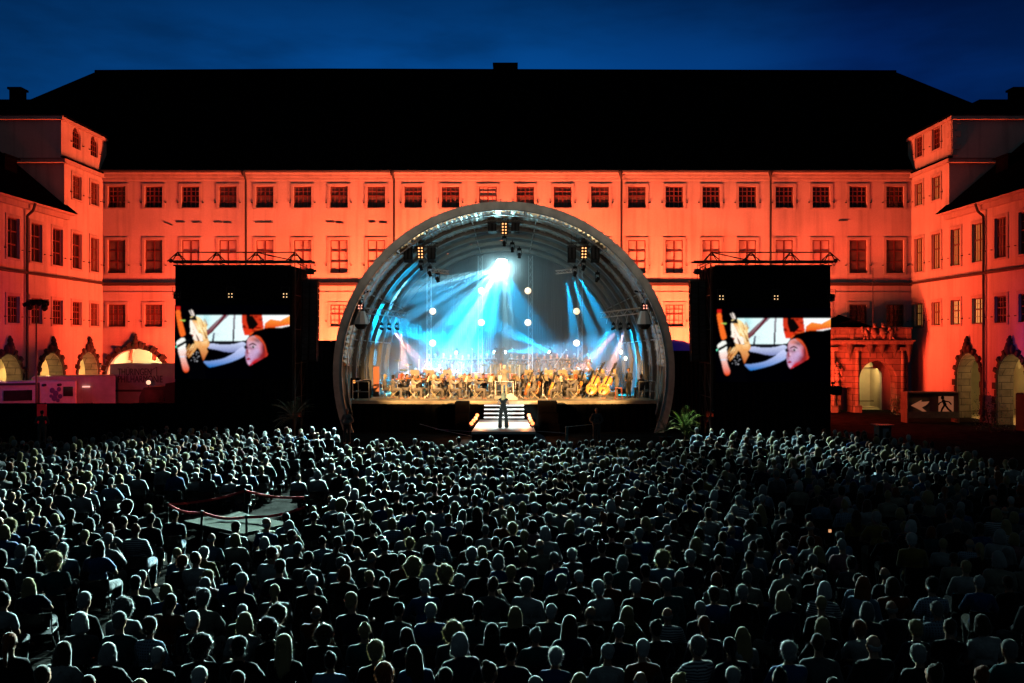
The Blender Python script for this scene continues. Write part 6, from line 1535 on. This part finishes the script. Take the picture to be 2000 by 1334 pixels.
for k, J in PJ.items():
    hi = k in ('singer', 'conductor')
    OM[k] = dict(J=J, body=body_mesh('body', J, .009, 4200 if hi else 2600, .95), top=top_mesh('clothing', J, .014, 1500, .96, 'none' if k == 'singer' else 'long', k == 'conductor'), tr=legs_mesh('trousers', J, .016, 900, .95, .045 if k == 'singer' else 0))
    OM[k]['top'].materials.append(SUIT); OM[k]['tr'].materials.append(SUIT)
def person(pose, x, y, z, rz, st, hc, lab, top=None, tr=None, sc=1., grp=None, skin=0):
    d = OM[pose]; o = newobj('person', d['body']); o.location = (x, y, z); o.rotation_euler = (0, 0, rz); o.scale = (sc,)*3
    setm(o, SKIN[skin], 0); setm(o, EYE, 1); setm(o, LIP, 2)
    hair_on(o, d['J'], st, HAIRC[hc])
    t = newobj('clothing', d['top'], o); setm(t, top or SUIT); q = newobj('trousers', d['tr'], o); setm(q, tr or SUIT)
    return tag(o, lab, 'person', grp)
VARN = mat('orange_varnish', (.42, .13, .025), .3, noise=(6, .3)); VARN2 = mat('golden_varnish', (.50, .22, .05), .3, noise=(6, .3)); EBONY = mat('ebony', (.01, .008, .007), .4); BRASS = mat('brass', (.75, .50, .18), .25, metal=1.); HORSE = mat('bow_hair', (.6, .55, .4), .6)
def outline(L_, w_, n=28):
    """figure-eight outline of a bowed instrument, z along the body"""
    pts = []
    for i in range(n):
        t = 2*math.pi*i/n; c = math.cos(t); z = -c*.5                     # -0.5 .. 0.5
        wl = .5 if z < 0 else .40; k = wl-.17*math.exp(-((z-.05)/.11)**2)
        pts.append((math.sin(t)/max(.55, abs(math.sin(t))**.35 if abs(math.sin(t)) > 1e-3 else 1)*k*w_ if abs(math.sin(t)) > 1e-3 else 0, z*L_+L_/2))
    return pts
SM = {}
def strings(kind):
    if kind in SM: return SM[kind]
    L_, w_, T, nk, sz = dict(violin=(.36, .21, .035, .25, 1), cello=(.76, .46, .12, .58, 2), bass=(1.12, .70, .20, .80, 3))[kind]
    pts = outline(L_, w_); n = len(pts); m = MB()
    vs = []
    for yy, k in ((-T/2-.012*sz, .7), (-T/2, 1), (T/2, 1), (T/2+.012*sz, .7)): vs += [(x*k, yy, (z-L_/2)*k+L_/2) for x, z in pts]
    fs = [tuple(range(n)), tuple(reversed(range(3*n, 4*n)))]+[(j*n+i, j*n+n+i, j*n+n+(i+1) % n, j*n+(i+1) % n) for j in range(3) for i in range(n)]
    m.add(vs, fs); o = recalc(m.build('soundbox', VARN)); a = o.data; bpy.data.objects.remove(o)
    m = MB(); y0 = T/2+.014*sz; m.box(-.012*sz, .012*sz, y0, y0+.012*sz, L_*.52, L_+nk); m.box(-.014*sz, .014*sz, 0, y0, L_, L_+nk); m.ell((0, -.005, L_+nk+.02*sz), (.018*sz, .018*sz, .03*sz), 8, 6)
    for s in (-1, 1): m.cyl((s*.012*sz, y0-.01, L_+nk-.02*sz), (s*.045*sz, y0-.01, L_+nk-.02*sz), .005*sz, None, 5); m.box(s*w_*.17-.006*sz, s*w_*.17+.006*sz, y0-.003, y0+.002, L_*.33, L_*.52)
    m.box(-w_*.1, w_*.1, y0, y0+.03*sz, L_*.40, L_*.415); m.box(-.012*sz, .012*sz, y0, y0+.012*sz, .02*sz, L_*.25); o = m.build('neck', EBONY); c = o.data; bpy.data.objects.remove(o)
    e = None
    if kind != 'violin': m = MB(); m.cyl((0, 0, 0), (0, 0, -.25), .008*sz*.5, None, 6); o = m.build('endpin', ALU); e = o.data; bpy.data.objects.remove(o)
    SM[kind] = (a, c, e, L_, nk); return SM[kind]
def put_strings(kind, M_, lab, m=None, grp=None):
    a, c, e, L_, nk = strings(kind)
    r_ = newobj({'violin': 'violin', 'cello': 'cello', 'bass': 'double_bass'}[kind], None); r_.matrix_world = M_; tag(r_, lab, {'violin': 'violin', 'cello': 'cello', 'bass': 'double bass'}[kind], grp)
    s = newobj('soundbox', a, r_); setm(s, m or VARN); newobj('neck', c, r_)
    if e: newobj('endpin', e, r_)
    return r_
def frame(p0, p1, face):
    """matrix: z from p0 to p1, +y towards face"""
    z = (Vector(p1)-Vector(p0)).normalized(); y = Vector(face); y = (y-z*y.dot(z)).normalized(); x = y.cross(z)
    return Matrix(((x.x, y.x, z.x, p0[0]), (x.y, y.y, z.y, p0[1]), (x.z, y.z, z.z, p0[2]), (0, 0, 0, 1)))
bb = MB(); bb.cyl((0, 0, 0), (0, 0, .72), .005, .004, 5); bb.box(-.002, .002, -.022, -.018, .03, .70); bb.box(-.006, .006, -.024, 0, .02, .05); bb.box(-.004, .004, -.02, 0, .69, .71); o = bb.build('bow', VARN); BOWM = o.data; bpy.data.objects.remove(o)
def put_bow(M_, lab, grp='bows of the string players'):
    o = newobj('bow', BOWM); o.matrix_world = M_; tag(o, lab, 'bow', grp)
# music stand
m = MB()
for k in range(3): t_ = k*2.09+.5; m.cyl((0, 0, .28), (.26*math.cos(t_), .26*math.sin(t_), .01), .009, None, 5)
m.cyl((0, 0, .15), (0, 0, 1.0), .012, .009, 6); o = m.build('x', ALU); MSL = o.data; bpy.data.objects.remove(o)
m = MB(); Mt = Matrix.Translation((0, 0, 1.12)) @ Matrix.Rotation(R(-20), 4, 'X')
m.box(-.26, .26, -.008, .0, -.17, .17); m.box(-.26, .26, -.058, -.008, -.18, -.17); o = m.build('x', mat('stand_desk_metal', (.20, .16, .10), .6), M=Mt); MSD = o.data; bpy.data.objects.remove(o)
m = MB(); m.box(-.22, -.005, -.02, -.012, -.165, .15); m.box(.005, .22, -.02, -.012, -.165, .15); o = m.build('x', mat('sheet_music_paper', (.75, .72, .62), .8), M=Mt); MSP = o.data; bpy.data.objects.remove(o)
nst = [0]
def music_stand(x, y, z, rz, lab, h=1.):
    e = empty('music_stand', lab, 'music stand', (x, y, z), rz, 'music stands of the orchestra'); e.scale = (1, 1, h)
    newobj('tripod', MSL, e); newobj('desk', MSD, e); newobj('sheet_music', MSP, e)
ro = random.Random(5)
FRM = mat('beige_chair_tube', (.45, .38, .25), .4, metal=.3); FSM = mat('dark_chair_pad', (.05, .03, .02), .7)
def local(x, y, z, rz, p): 
    c, s = math.cos(rz), math.sin(rz); return Vector((x+p[0]*c-p[1]*s, y+p[0]*s+p[1]*c, z+p[2]))
def player(kind, px, Y, z, face, st, hc, who, top=None, tr=None, stand=True, skin=0, sc=1.):
    """face: direction the player looks, degrees from +Y (stage rear) counter-clockwise"""
    x = X(px, Y); rz = R(face)
    person(kind, x, Y, z, rz, st, hc, who[0].upper()*0+who, top, tr, sc, 'musicians of the orchestra', skin)
    put_chair(x, Y, z, rz, 'chair under the '+who, 'orchestra chairs', FRM, FSM) if kind != 'bass' and kind != 'choir' else None
    lc = lambda *p: local(x, Y, z, rz, p)
    dirv = lambda *p: local(0, 0, 0, rz, p)
    w2 = who
    if kind == 'violin':
        put_strings('violin', frame(lc(-.07, .10, 1.10), lc(-.27, .60, 1.13), dirv(0.1, 0, 1)), 'violin held by the '+w2, VARN2 if ro.random() < .5 else VARN, 'violins of the orchestra')
        put_bow(frame(lc(.22, .40, 1.00), lc(-.28, .36, 1.32), dirv(0, 0, 1)), 'bow drawn by the '+w2)
    if kind == 'cello':
        put_strings('cello', frame(lc(0, .52, .24), lc(-.16, .14, 1.35), dirv(0, 1, .2)), 'orange cello held by the '+w2, VARN if px < 1060 else VARN2, 'cellos of the orchestra')
        put_bow(frame(lc(.30, .40, .66), lc(-.36, .55, .80), dirv(0, 1, 0)), 'bow drawn by the '+w2)
    if kind == 'wind':
        q = ro.random(); b = MB()
        if hc == 'brown' or q < .4:
            b.cyl((0, .13, 1.18), (0, .42, .78), .012, .016, 8); b.cyl((0, .42, .78), (0, .46, .72), .017, .035, 10); mt_, nm = EBONY, 'clarinet'
        elif q < .75:
            b.cyl((0, .14, 1.17), (0, .52, 1.12), .008, .010, 6); b.cyl((0, .52, 1.12), (0, .64, 1.105), .012, .06, 12); b.tube([(0, .2, 1.16), (0, .22, 1.08), (0, .42, 1.06), (0, .46, 1.12)], .009, 6); mt_, nm = BRASS, 'trumpet'
        else:
            b.cyl((-.02, .14, 1.17), (.42, .20, 1.10), .010, .010, 6); b.cyl((-.06, .135, 1.175), (-.02, .14, 1.17), .012, .012, 6); mt_, nm = ALU, 'flute'
        o = b.build(nm, mt_, smooth=True); o.location = (x, Y, z); o.rotation_euler = (0, 0, rz); tag(o, nm+' held by the '+w2, nm, 'wind instruments of the orchestra')
    if stand:
        q = lc(0, .85, 0); music_stand(q.x, q.y, z, rz, 'music stand in front of the '+w2, 1.)
F0 = 1.735
# front rows (px, Y, kind, facing, hair, colour)
front = [
 (752, 50.9, 'rest', -70, 'long', 'blond', 'young woman'), (768, 50.2, 'violin', -80, 'bob', 'dark', 'violinist'), (786, 51.3, 'violin', -120, 'curly', 'auburn', 'violinist'),
 (807, 50.0, 'violin', -78, 'short', 'brown', 'violinist'), (821, 51.0, 'violin', -140, 'ponytail', 'dark', 'violinist'), (848, 49.9, 'violin', -76, 'fluffy', 'white', 'violinist'),
 (864, 51.2, 'violin', -140, 'long', 'blond', 'violinist'), (882, 49.9, 'violin', -74, 'short', 'silver', 'violinist'), (899, 51.0, 'violin', -130, 'fluffy', 'white', 'violinist'), (917, 51.6, 'violin', -150, 'short', 'dark', 'violinist'),
 (930, 49.9, 'violin', -72, 'bob', 'blond', 'violinist'), (962, 51.8, 'violin', 180, 'bob', 'auburn', 'violist'), (1004, 51.6, 'violin', 150, 'short', 'blond', 'violist'), (1021, 51.9, 'violin', 150, 'long', 'dark', 'violist'),
 (1043, 50.2, 'cello', 100, 'short', 'grey', 'cellist'), (1058, 51.4, 'cello', 130, 'long', 'dark', 'cellist'), (1076, 51.9, 'violin', 150, 'bob', 'blond', 'violist'),
 (1090, 50.0, 'cello', 88, 'short', 'dark', 'cellist'), (1106, 51.6, 'violin', 140, 'bob', 'blond', 'violist'), (1124, 50.0, 'violin', 70, 'curly', 'auburn', 'violist'), (1141, 51.5, 'cello', 120, 'bob', 'silver', 'cellist')]
HD = {'dark': 'black'}
front += [(795, 52.3, 'violin', -150, 'bob', 'brown', 'violinist'), (838, 52.2, 'violin', -160, 'long', 'dark', 'violinist'), (874, 52.4, 'violin', -165, 'short', 'brown', 'violinist'), (908, 52.5, 'violin', -170, 'bob', 'auburn', 'violinist'), (944, 52.5, 'violin', 180, 'short', 'dark', 'violist'),
 (1036, 52.6, 'violin', 165, 'bob', 'blond', 'violist'), (1066, 52.7, 'violin', 160, 'short', 'silver', 'violist'), (1096, 52.6, 'violin', 150, 'ponytail', 'brown', 'violist'), (1132, 52.6, 'cello', 140, 'short', 'brown', 'cellist'), (1157, 52.3, 'cello', 130, 'long', 'blond', 'cellist')]
front.sort(key=lambda f: f[0])
def hdesc(st, hc): return '%s %s hair' % (HN[st], HD.get(hc, hc))
for i, (px, Y, kind, fc, st, hc, nm) in enumerate(front):
    player(kind, px, Y, F0, fc, st, hc, '%s, %s, %s seat in the string rows' % (nm, hdesc(st, hc), ORD[i]), SUITG if st in ('short', 'fluffy') and px < 940 else SUIT, stand=(i % 2 == 0 or px > 1040) and kind != 'rest')
winds = [(812, 'short', 'silver'), (829, 'bob', 'auburn'), (846, 'short', 'grey'), (862, 'short', 'brown'), (878, 'bob', 'auburn'), (893, 'short', 'dark'), (1036, 'short', 'brown'), (1052, 'bob', 'grey'), (1066, 'short', 'blond'), (1083, 'short', 'brown'), (1101, 'fluffy', 'silver'), (1117, 'short', 'dark'), (1131, 'bob', 'silver'), (1148, 'short', 'grey'), (1166, 'bob', 'auburn')]
for i, (px, st, hc) in enumerate(winds): player('wind', px, 53.7, 2.0, 180+ro.uniform(-12, 12), st, hc, 'wind player, %s, %s in the wind row' % (hdesc(st, hc), ORD[i]), skin=i % 3, stand=(i % 2 == 0))
brass = [(858, 'short', 'dark'), (905, 'short', 'grey'), (1112, 'short', 'brown'), (1150, 'bob', 'blond'), (1178, 'short', 'blond')]
for i, (px, st, hc) in enumerate(brass): player('wind', px, 54.9, 2.29, 180+ro.uniform(-10, 10), st, hc, 'brass player, %s, %s on the rear riser' % (hdesc(st, hc), ORD[i]), stand=False)
choir = [838, 850, 866, 880, 891, 903, 915, 927, 939, 951, 963, 999, 1010, 1022, 1034, 1049, 1063, 1076, 1088, 1098, 1107, 1122, 1148]
for i, px in enumerate(choir):
    st = ro.choice(['short', 'short', 'cropped', 'bob', 'fringe']); hc = ro.choice(['grey', 'white', 'brown', 'silver', 'dark']) if st != 'fringe' else 'grey'
    Y = 56.3+(.35 if i % 2 else 0); sc_ = ro.uniform(.96, 1.04)
    who = 'choir singer, %s, %s from left along the backdrop' % (hdesc(st, hc), ORD[i])
    person('choir', X(px, Y), Y, 2.46, R(180+ro.uniform(-10, 10)), st, hc, who, sc=sc_, grp='choir singers standing at the back', skin=i % 3)
    b = MB(); q = local(X(px, Y), Y, 2.46, R(180), (0, .36*sc_, 1.27*sc_)); b.box(-.16, -.004, -.012, 0, -.11, .11); b.box(.004, .16, -.012, 0, -.11, .11); o = b.build('music_folder', EBONY); o.location = q; o.rotation_euler = (R(35), 0, 0)
    tag(o, 'black folder held by the '+who, 'folder', 'folders of the choir')
# double basses
for i, (px, Y, who) in enumerate(((1172, 50.5, 'left double bass player'), (1196, 50.3, 'right double bass player'))):
    x = X(px, Y); rz = R(75)
    person('bass', x+.25, Y, F0, rz, ('bob', 'short')[i], ('blond', 'blond')[i], who+' leaning over the instrument, '+('behind' if i else 'beside')+' the tilted golden bass', grp='double bass players')
    base = Vector((x-.62, Y-.22, F0+.26)); top_ = Vector((x+.12, Y+.12, F0+1.75))
    put_strings('bass', frame(base, top_, Vector((-.5, -1, .2))), 'large golden orange double bass of the '+who, VARN2, 'double basses')
    put_bow(frame(Vector((x-.05, Y-.35, F0+.8)), Vector((x-.75, Y-.55, F0+.75)), Vector((0, 0, 1))), 'bow drawn by the '+who)
b = MB(); b.box(-.2, .2, -.17, .17, .62, .66)
for s in (-1, 1):
    for t_ in (-1, 1): b.cyl((s*.16, t_*.13, .62), (s*.2, t_*.17, 0), .015, None, 5)
o = b.build('bass_stool', mat('red_brown_stool', (.25, .05, .02), .5)); o.location = (X(1208, 49.9), 49.9, F0); tag(o, 'red brown stool at the right end of the orchestra front', 'stool')
# tuba and player near the rear right
x, Y = X(1128, 54.9), 54.9
person('wind', x, Y, 2.29, R(180), 'cropped', 'grey', 'tuba player, cropped grey hair, behind the wind row right of centre', grp='musicians of the orchestra')
put_chair(x, Y, 2.29, R(180), 'chair under the tuba player', 'orchestra chairs', FRM, FSM)
b = MB(); Mx = Matrix.Rotation(R(14), 3, 'Y'); b.lathe([(.03, 0), (.05, .3), (.09, .6), (.17, .8), (.26, .88), (.27, .89)], (x-.05, Y-.4, 2.95), 16, Mx); b.lathe([(.10, -.15), (.15, 0), (.12, .15), (.03, .2)], (x-.05, Y-.4, 2.95), 12)
b.tube([(x-.15, Y-.45, 2.85), (x-.2, Y-.45, 3.3), (x-.05, Y-.45, 3.4), (x+.1, Y-.45, 3.2), (x+.1, Y-.45, 2.85)], .03, 8); tag(b.build('tuba', BRASS, smooth=True), 'brass tuba with its bell pointing up above the wind players', 'tuba')
# percussion at the rear left, timpani and drum kit behind acrylic screens
def drum(x, y, z, r, h, lab, m, tilt=0, grp='drums'):
    e = empty('drum', lab, 'drum', (x, y, z), 0, grp); b = MB(); b.lathe([(0, h-.01), (r*.98, h-.01), (r, h), (r*1.02, h-.03), (r, h-.05), (r, 0.03), (r*1.02, .0), (0, 0)], n=20); o = b.build('shell', m, e); o.rotation_euler = (tilt, 0, 0)
    b = MB(); b.lathe([(0, h+.002), (r*.96, h+.002)], n=20); o = b.build('drumhead', mat('drum_skin', (.7, .68, .6), .6), e); o.rotation_euler = (tilt, 0, 0)
    b = MB()
    for k in range(3): t_ = k*2.09; b.cyl((r*.8*math.cos(t_), r*.8*math.sin(t_), 0), (r*1.1*math.cos(t_), r*1.1*math.sin(t_), -(z-2.0) if z-2.0 > .05 else -.02), .012, None, 5)
    b.build('legs', ALU, e); return e
COP = mat('copper_kettle', (.5, .22, .12), .3, metal=.9); DRED = mat('red_drum_shell', (.35, .03, .02), .3); DWH = mat('white_drum_shell', (.6, .6, .6), .4)
def cymbal(x, y, z, h, r, lab):
    e = empty('cymbal', lab, 'cymbal', (x, y, z), 0, 'cymbals on stands'); b = MB(); b.lathe([(.02, .02), (.05, .015), (.07, 0), (r, -.02)], n=20, M=Matrix.Rotation(R(14), 3, 'X')); o = b.build('plate', BRASS, e); o.location = (0, 0, h)
    b = MB(); b.cyl((0, 0, .2), (0, 0, h), .012, None, 5)
    for k in range(3): t_ = k*2.09; b.cyl((0, 0, .35), (.28*math.cos(t_), .28*math.sin(t_), 0), .01, None, 5)
    b.build('stand', ALU, e)
for i, (px, py, yy) in enumerate(((778, 703, 54.5), (797, 712, 54.2), (788, 722, 53.6))): zz = Z(py, yy); fl = 2.29 if yy > 54.2 else 2.0; cymbal(X(px, yy), yy, fl, zz-fl, .26, '%s cymbal of the percussion at the far left' % ('highest', 'middle', 'lowest')[i])
drum(X(784, 54.6), 54.6, 2.7, .2, .3, 'red drum of the percussion at the far left', DRED); drum(X(874, 55.0), 55.0, 2.85, .32, .35, 'pale drum left of the acrylic screens, first', DWH); drum(X(893, 55.0), 55.0, 2.85, .3, .35, 'pale drum left of the acrylic screens, second', DWH)
drum(X(930, 54.5), 54.5, 2.75, .28, .3, 'copper drum behind the left acrylic panels', COP); drum(X(955, 54.4), 54.4, 2.7, .28, .3, 'red drum behind the middle acrylic panels', DRED); drum(X(1003, 54.4), 54.4, 2.7, .26, .3, 'red drum behind the right acrylic panels', DRED)
person('rest', X(978, 55.0), 55.0, 2.29, R(180), 'short', 'auburn', 'drummer with short auburn hair sitting behind the acrylic screens', grp='musicians of the orchestra'); put_chair(X(978, 55.0), 55.0, 2.29, R(180), 'chair under the drummer behind the acrylic screens', 'orchestra chairs', FRM, FSM)
cymbal(X(943, 54.7), 54.7, 2.29, 1.25, .25, 'cymbal behind the left acrylic panels'); cymbal(X(1012, 54.7), 54.7, 2.29, 1.2, .25, 'cymbal behind the right acrylic panels')
ac = bpy.data.materials.new('clear_acrylic'); ac.use_nodes = True; t = ac.node_tree; b_ = t.nodes['Principled BSDF']; b_.inputs['Base Color'].default_value = (.3, .4, .42, 1); b_.inputs['Alpha'].default_value = .05; b_.inputs['Roughness'].default_value = .1
for i, px in enumerate((892, 911, 930, 949, 968, 987, 1006, 1024)):
    Y = 53.35+(.06 if i % 2 else 0); e = empty('acrylic_screen', 'clear acrylic sound screen panel around the drums, %s from left' % ORD[i], 'sound screen', (X(px, Y), Y, 2.0), 0, 'acrylic screens around the drums'); w_ = .28
    b = MB(); b.box(-w_, w_, -.006, .006, .03, 1.55); b.build('panel', ac, e); b = MB(); b.box(-w_-.012, -w_+.006, -.012, .012, .0, 1.58); b.box(w_-.006, w_+.012, -.012, .012, 0, 1.58); b.box(-w_, w_, -.05, .05, 0, .028); b.build('edge_profile', ALU, e)
# conductor on a podium
e = empty('podium', 'small grey conductor podium with a rear rail at the middle of the stage front', 'podium', (X(985, 50.2), 50.2, F0))
b = MB(); b.bbox(-.55, .55, -.5, .5, 0.003, .2, .015); b.build('platform', mat('podium_carpet', (.18, .17, .16), .9), e)
b = MB(); b.tube([(-.5, -.47, .2), (-.5, -.47, 1.0), (.5, -.47, 1.0), (.5, -.47, .2)], .018, 6); b.build('rail', ALU, e)
person('conductor', X(985, 50.2), 50.2, F0+.2, R(0), 'fluffy', 'white', 'conductor with white hair in a long grey jacket, arms raised, back to the audience', GRJ, SUITG)
b = MB(); q = local(X(985, 50.2), 50.2, F0+.2, 0, (.29, .46, 1.56)); b.cyl(q, q+V(-.14, .12, .3), .006, .003, 5); b.ell(q, (.014, .014, .02), 6, 5); tag(b.build('baton', mat('white_baton', (.8, .8, .75), .5)), 'thin white baton in the raised right hand of the conductor', 'baton')
music_stand(X(981, 51.3), 51.3, F0, 0, 'wide music stand in front of the conductor podium', 1.0)
# singer
BLK = cloth_mat('deep_black_cloth', (.02, .02, .02))
sx_, sy_ = X(983, 42.9), 42.9
person('singer', sx_, sy_, .822, R(8), 'long', 'blond', 'singer with long pale blond hair, bare arms and wide black trousers on the front platform', BLK, BLK)
b = MB(); q = local(sx_, sy_, .822, R(8), (.05, .30, 1.46)); b.cyl(q, q+V(-.03, .02, .14), .014, .016, 8); b.ell(q+V(-.035, .022, .16), (.024, .024, .028), 9, 7); tag(b.build('microphone', BLACKP, smooth=True), 'black hand microphone held up by the singer on the front platform', 'microphone')
for s in (-1, 1):
    q = local(sx_, sy_, .822, R(8), (s*.16, .08, .03)); b = MB(); b.ell((0, 0, 0), (.045, .13, .035), 10, 6); o = b.build('shoe', mat('white_shoe_leather', (.7, .7, .7), .5), smooth=True); o.location = q; tag(o, 'white shoe of the singer, %s foot' % ('left' if s < 0 else 'right'), 'shoe', 'white shoes of the singer')
# floor monitor, people at the wings
b = MB(); b.prism([(-.3, 0), (.3, 0), (.3, .12), (-.05, .38), (-.3, .3)], -.22, .22); o = recalc(b.build('stage_monitor', mat('pale_monitor_box', (.4, .42, .42), .5))); o.location = (X(1000, 49.5), 49.5, F0); tag(o, 'pale wedge monitor speaker beside the conductor podium', 'loudspeaker')
person('guard', X(1228, 51.5), 51.5, F0, R(120), 'cropped', 'brown', 'man in dark shirt and beige trousers standing at the right wing of the stage', SUIT, TROU[2])
person('rest', X(1252, 51.5), 51.5, F0, R(140), 'short', 'grey', 'person in black T-shirt sitting at the far right inside the shell', SUIT); put_chair(X(1252, 51.5), 51.5, F0, R(140), 'chair at the far right inside the shell', 'orchestra chairs', FRM, FSM)
person('guard', X(1165, 43.5), 43.5, 0, R(180), 'cropped', 'grey', 'dark clad steward standing in front of the stage, facing the audience, right of the apron', SUIT, SUIT, sc=1.02)
person('guard', X(678, 43.5), 43.5, 0, R(170), 'short', 'silver', 'dim figure standing at the left foot of the shell, facing the audience', SUITG, SUIT)
person('guard', X(82, 42.5), 42.5, 0, R(20), 'cap', 'dark', 'dark silhouette with a cap standing in front of the red banner at the far left', SUIT, SUIT)
# chair/monitor rack at the left wing
e = empty('equipment_case', 'black equipment rack with a small orange light at the left wing of the stage', 'rack', (X(705, 51), 51, F0)); b = MB(); b.bbox(-.55, -.05, -.3, .3, .003, 1.15, .02); b.bbox(0, .55, -.3, .3, .003, 1.0, .02); b.build('body', BLACKP, e)
b = MB(); b.cyl((-.33, -.31, .95), (-.33, -.34, .95), .09, None, 12); b.build('indicator', mat('orange_indicator', (1, .4, .1), emit=(1, .35, .08), estr=2), e)
b = MB(); b.box(X(729, 52.5), X(740, 52.5), 52.5, 52.7, F0, Z(716, 52.5)); tag(b.build('orange_panel', mat('orange_screen_panel', (.5, .16, .08), .7)), 'upright orange panel at the left wing beside the harp-less corner of the orchestra', 'panel')
o = bpy.data.objects.get('orange_panel'); o['label'] = 'narrow upright orange panel at the left wing behind the first violinists'
# tall microphone stands
for i, (px, py, yy, tilt) in enumerate(((818, 702, 53.2, 0), (922, 680, 54.8, 0), (1000, 679, 55.4, 0), (1106, 682, 54.6, .55))):
    b = MB(); zf = 2.0 if yy < 54.2 else 2.29; x = X(px, yy); zt = Z(py, yy)
    if tilt: xb = X(1084, yy); b.cyl((xb, yy, zf), (xb, yy, 3.9), .012, None, 5); b.cyl((xb, yy, 3.5), (x, yy, zt), .012, None, 5)
    else: xb = x; b.cyl((x, yy, zf), (x, yy, zt), .012, None, 5)
    b.cyl((x-.03, yy, zt), (x+.04, yy, zt-.1), .025, None, 8)
    for k in range(3): t_ = k*2.09; b.cyl((xb, yy, zf+.2), (xb+.3*math.cos(t_), yy+.3*math.sin(t_), zf), .01, None, 5)
    tag(b.build('microphone_stand', ALU), 'tall thin microphone stand, %s from the left above the orchestra' % ORD[i], 'microphone stand', 'tall microphone stands')
for px, lab in ((1213, 'left'), (1222, 'right')):
    b = MB(); yy = 52.6; b.ell((0, 0, 0), (.09, .06, .13), 10, 8); o = b.build('small_lamp', mat('small_lamp_glow', (1, 1, .9), emit=(.9, 1, .9), estr=3), smooth=True); o.location = P(px, 688 if lab == 'left' else 700, yy); tag(o, 'small white lamp on the dark right side of the shell, %s one' % ('upper' if lab == 'left' else 'lower'), 'lamp', 'small white lamps at the right wing')

for px, py, yy, c, lab in ((1621, 1037, 17.6, (1, .45, .2), 'small phone screen glowing orange among the dark right audience'), (1709, 925, 25.5, (.5, .9, 1), 'small phone screen glowing pale blue near the right edge of the audience'), (489, 832, 38.5, (.8, .95, 1), 'small phone screen glowing white in the last row of the left audience')):
    b = MB(); b.bbox(-.03, .03, -.004, .004, -.03, .03, .002); o = b.build('phone', mat('phone_glow_%d' % px, c, emit=c, estr=.8)); o.location = P(px, py, yy); tag(o, lab, 'phone')
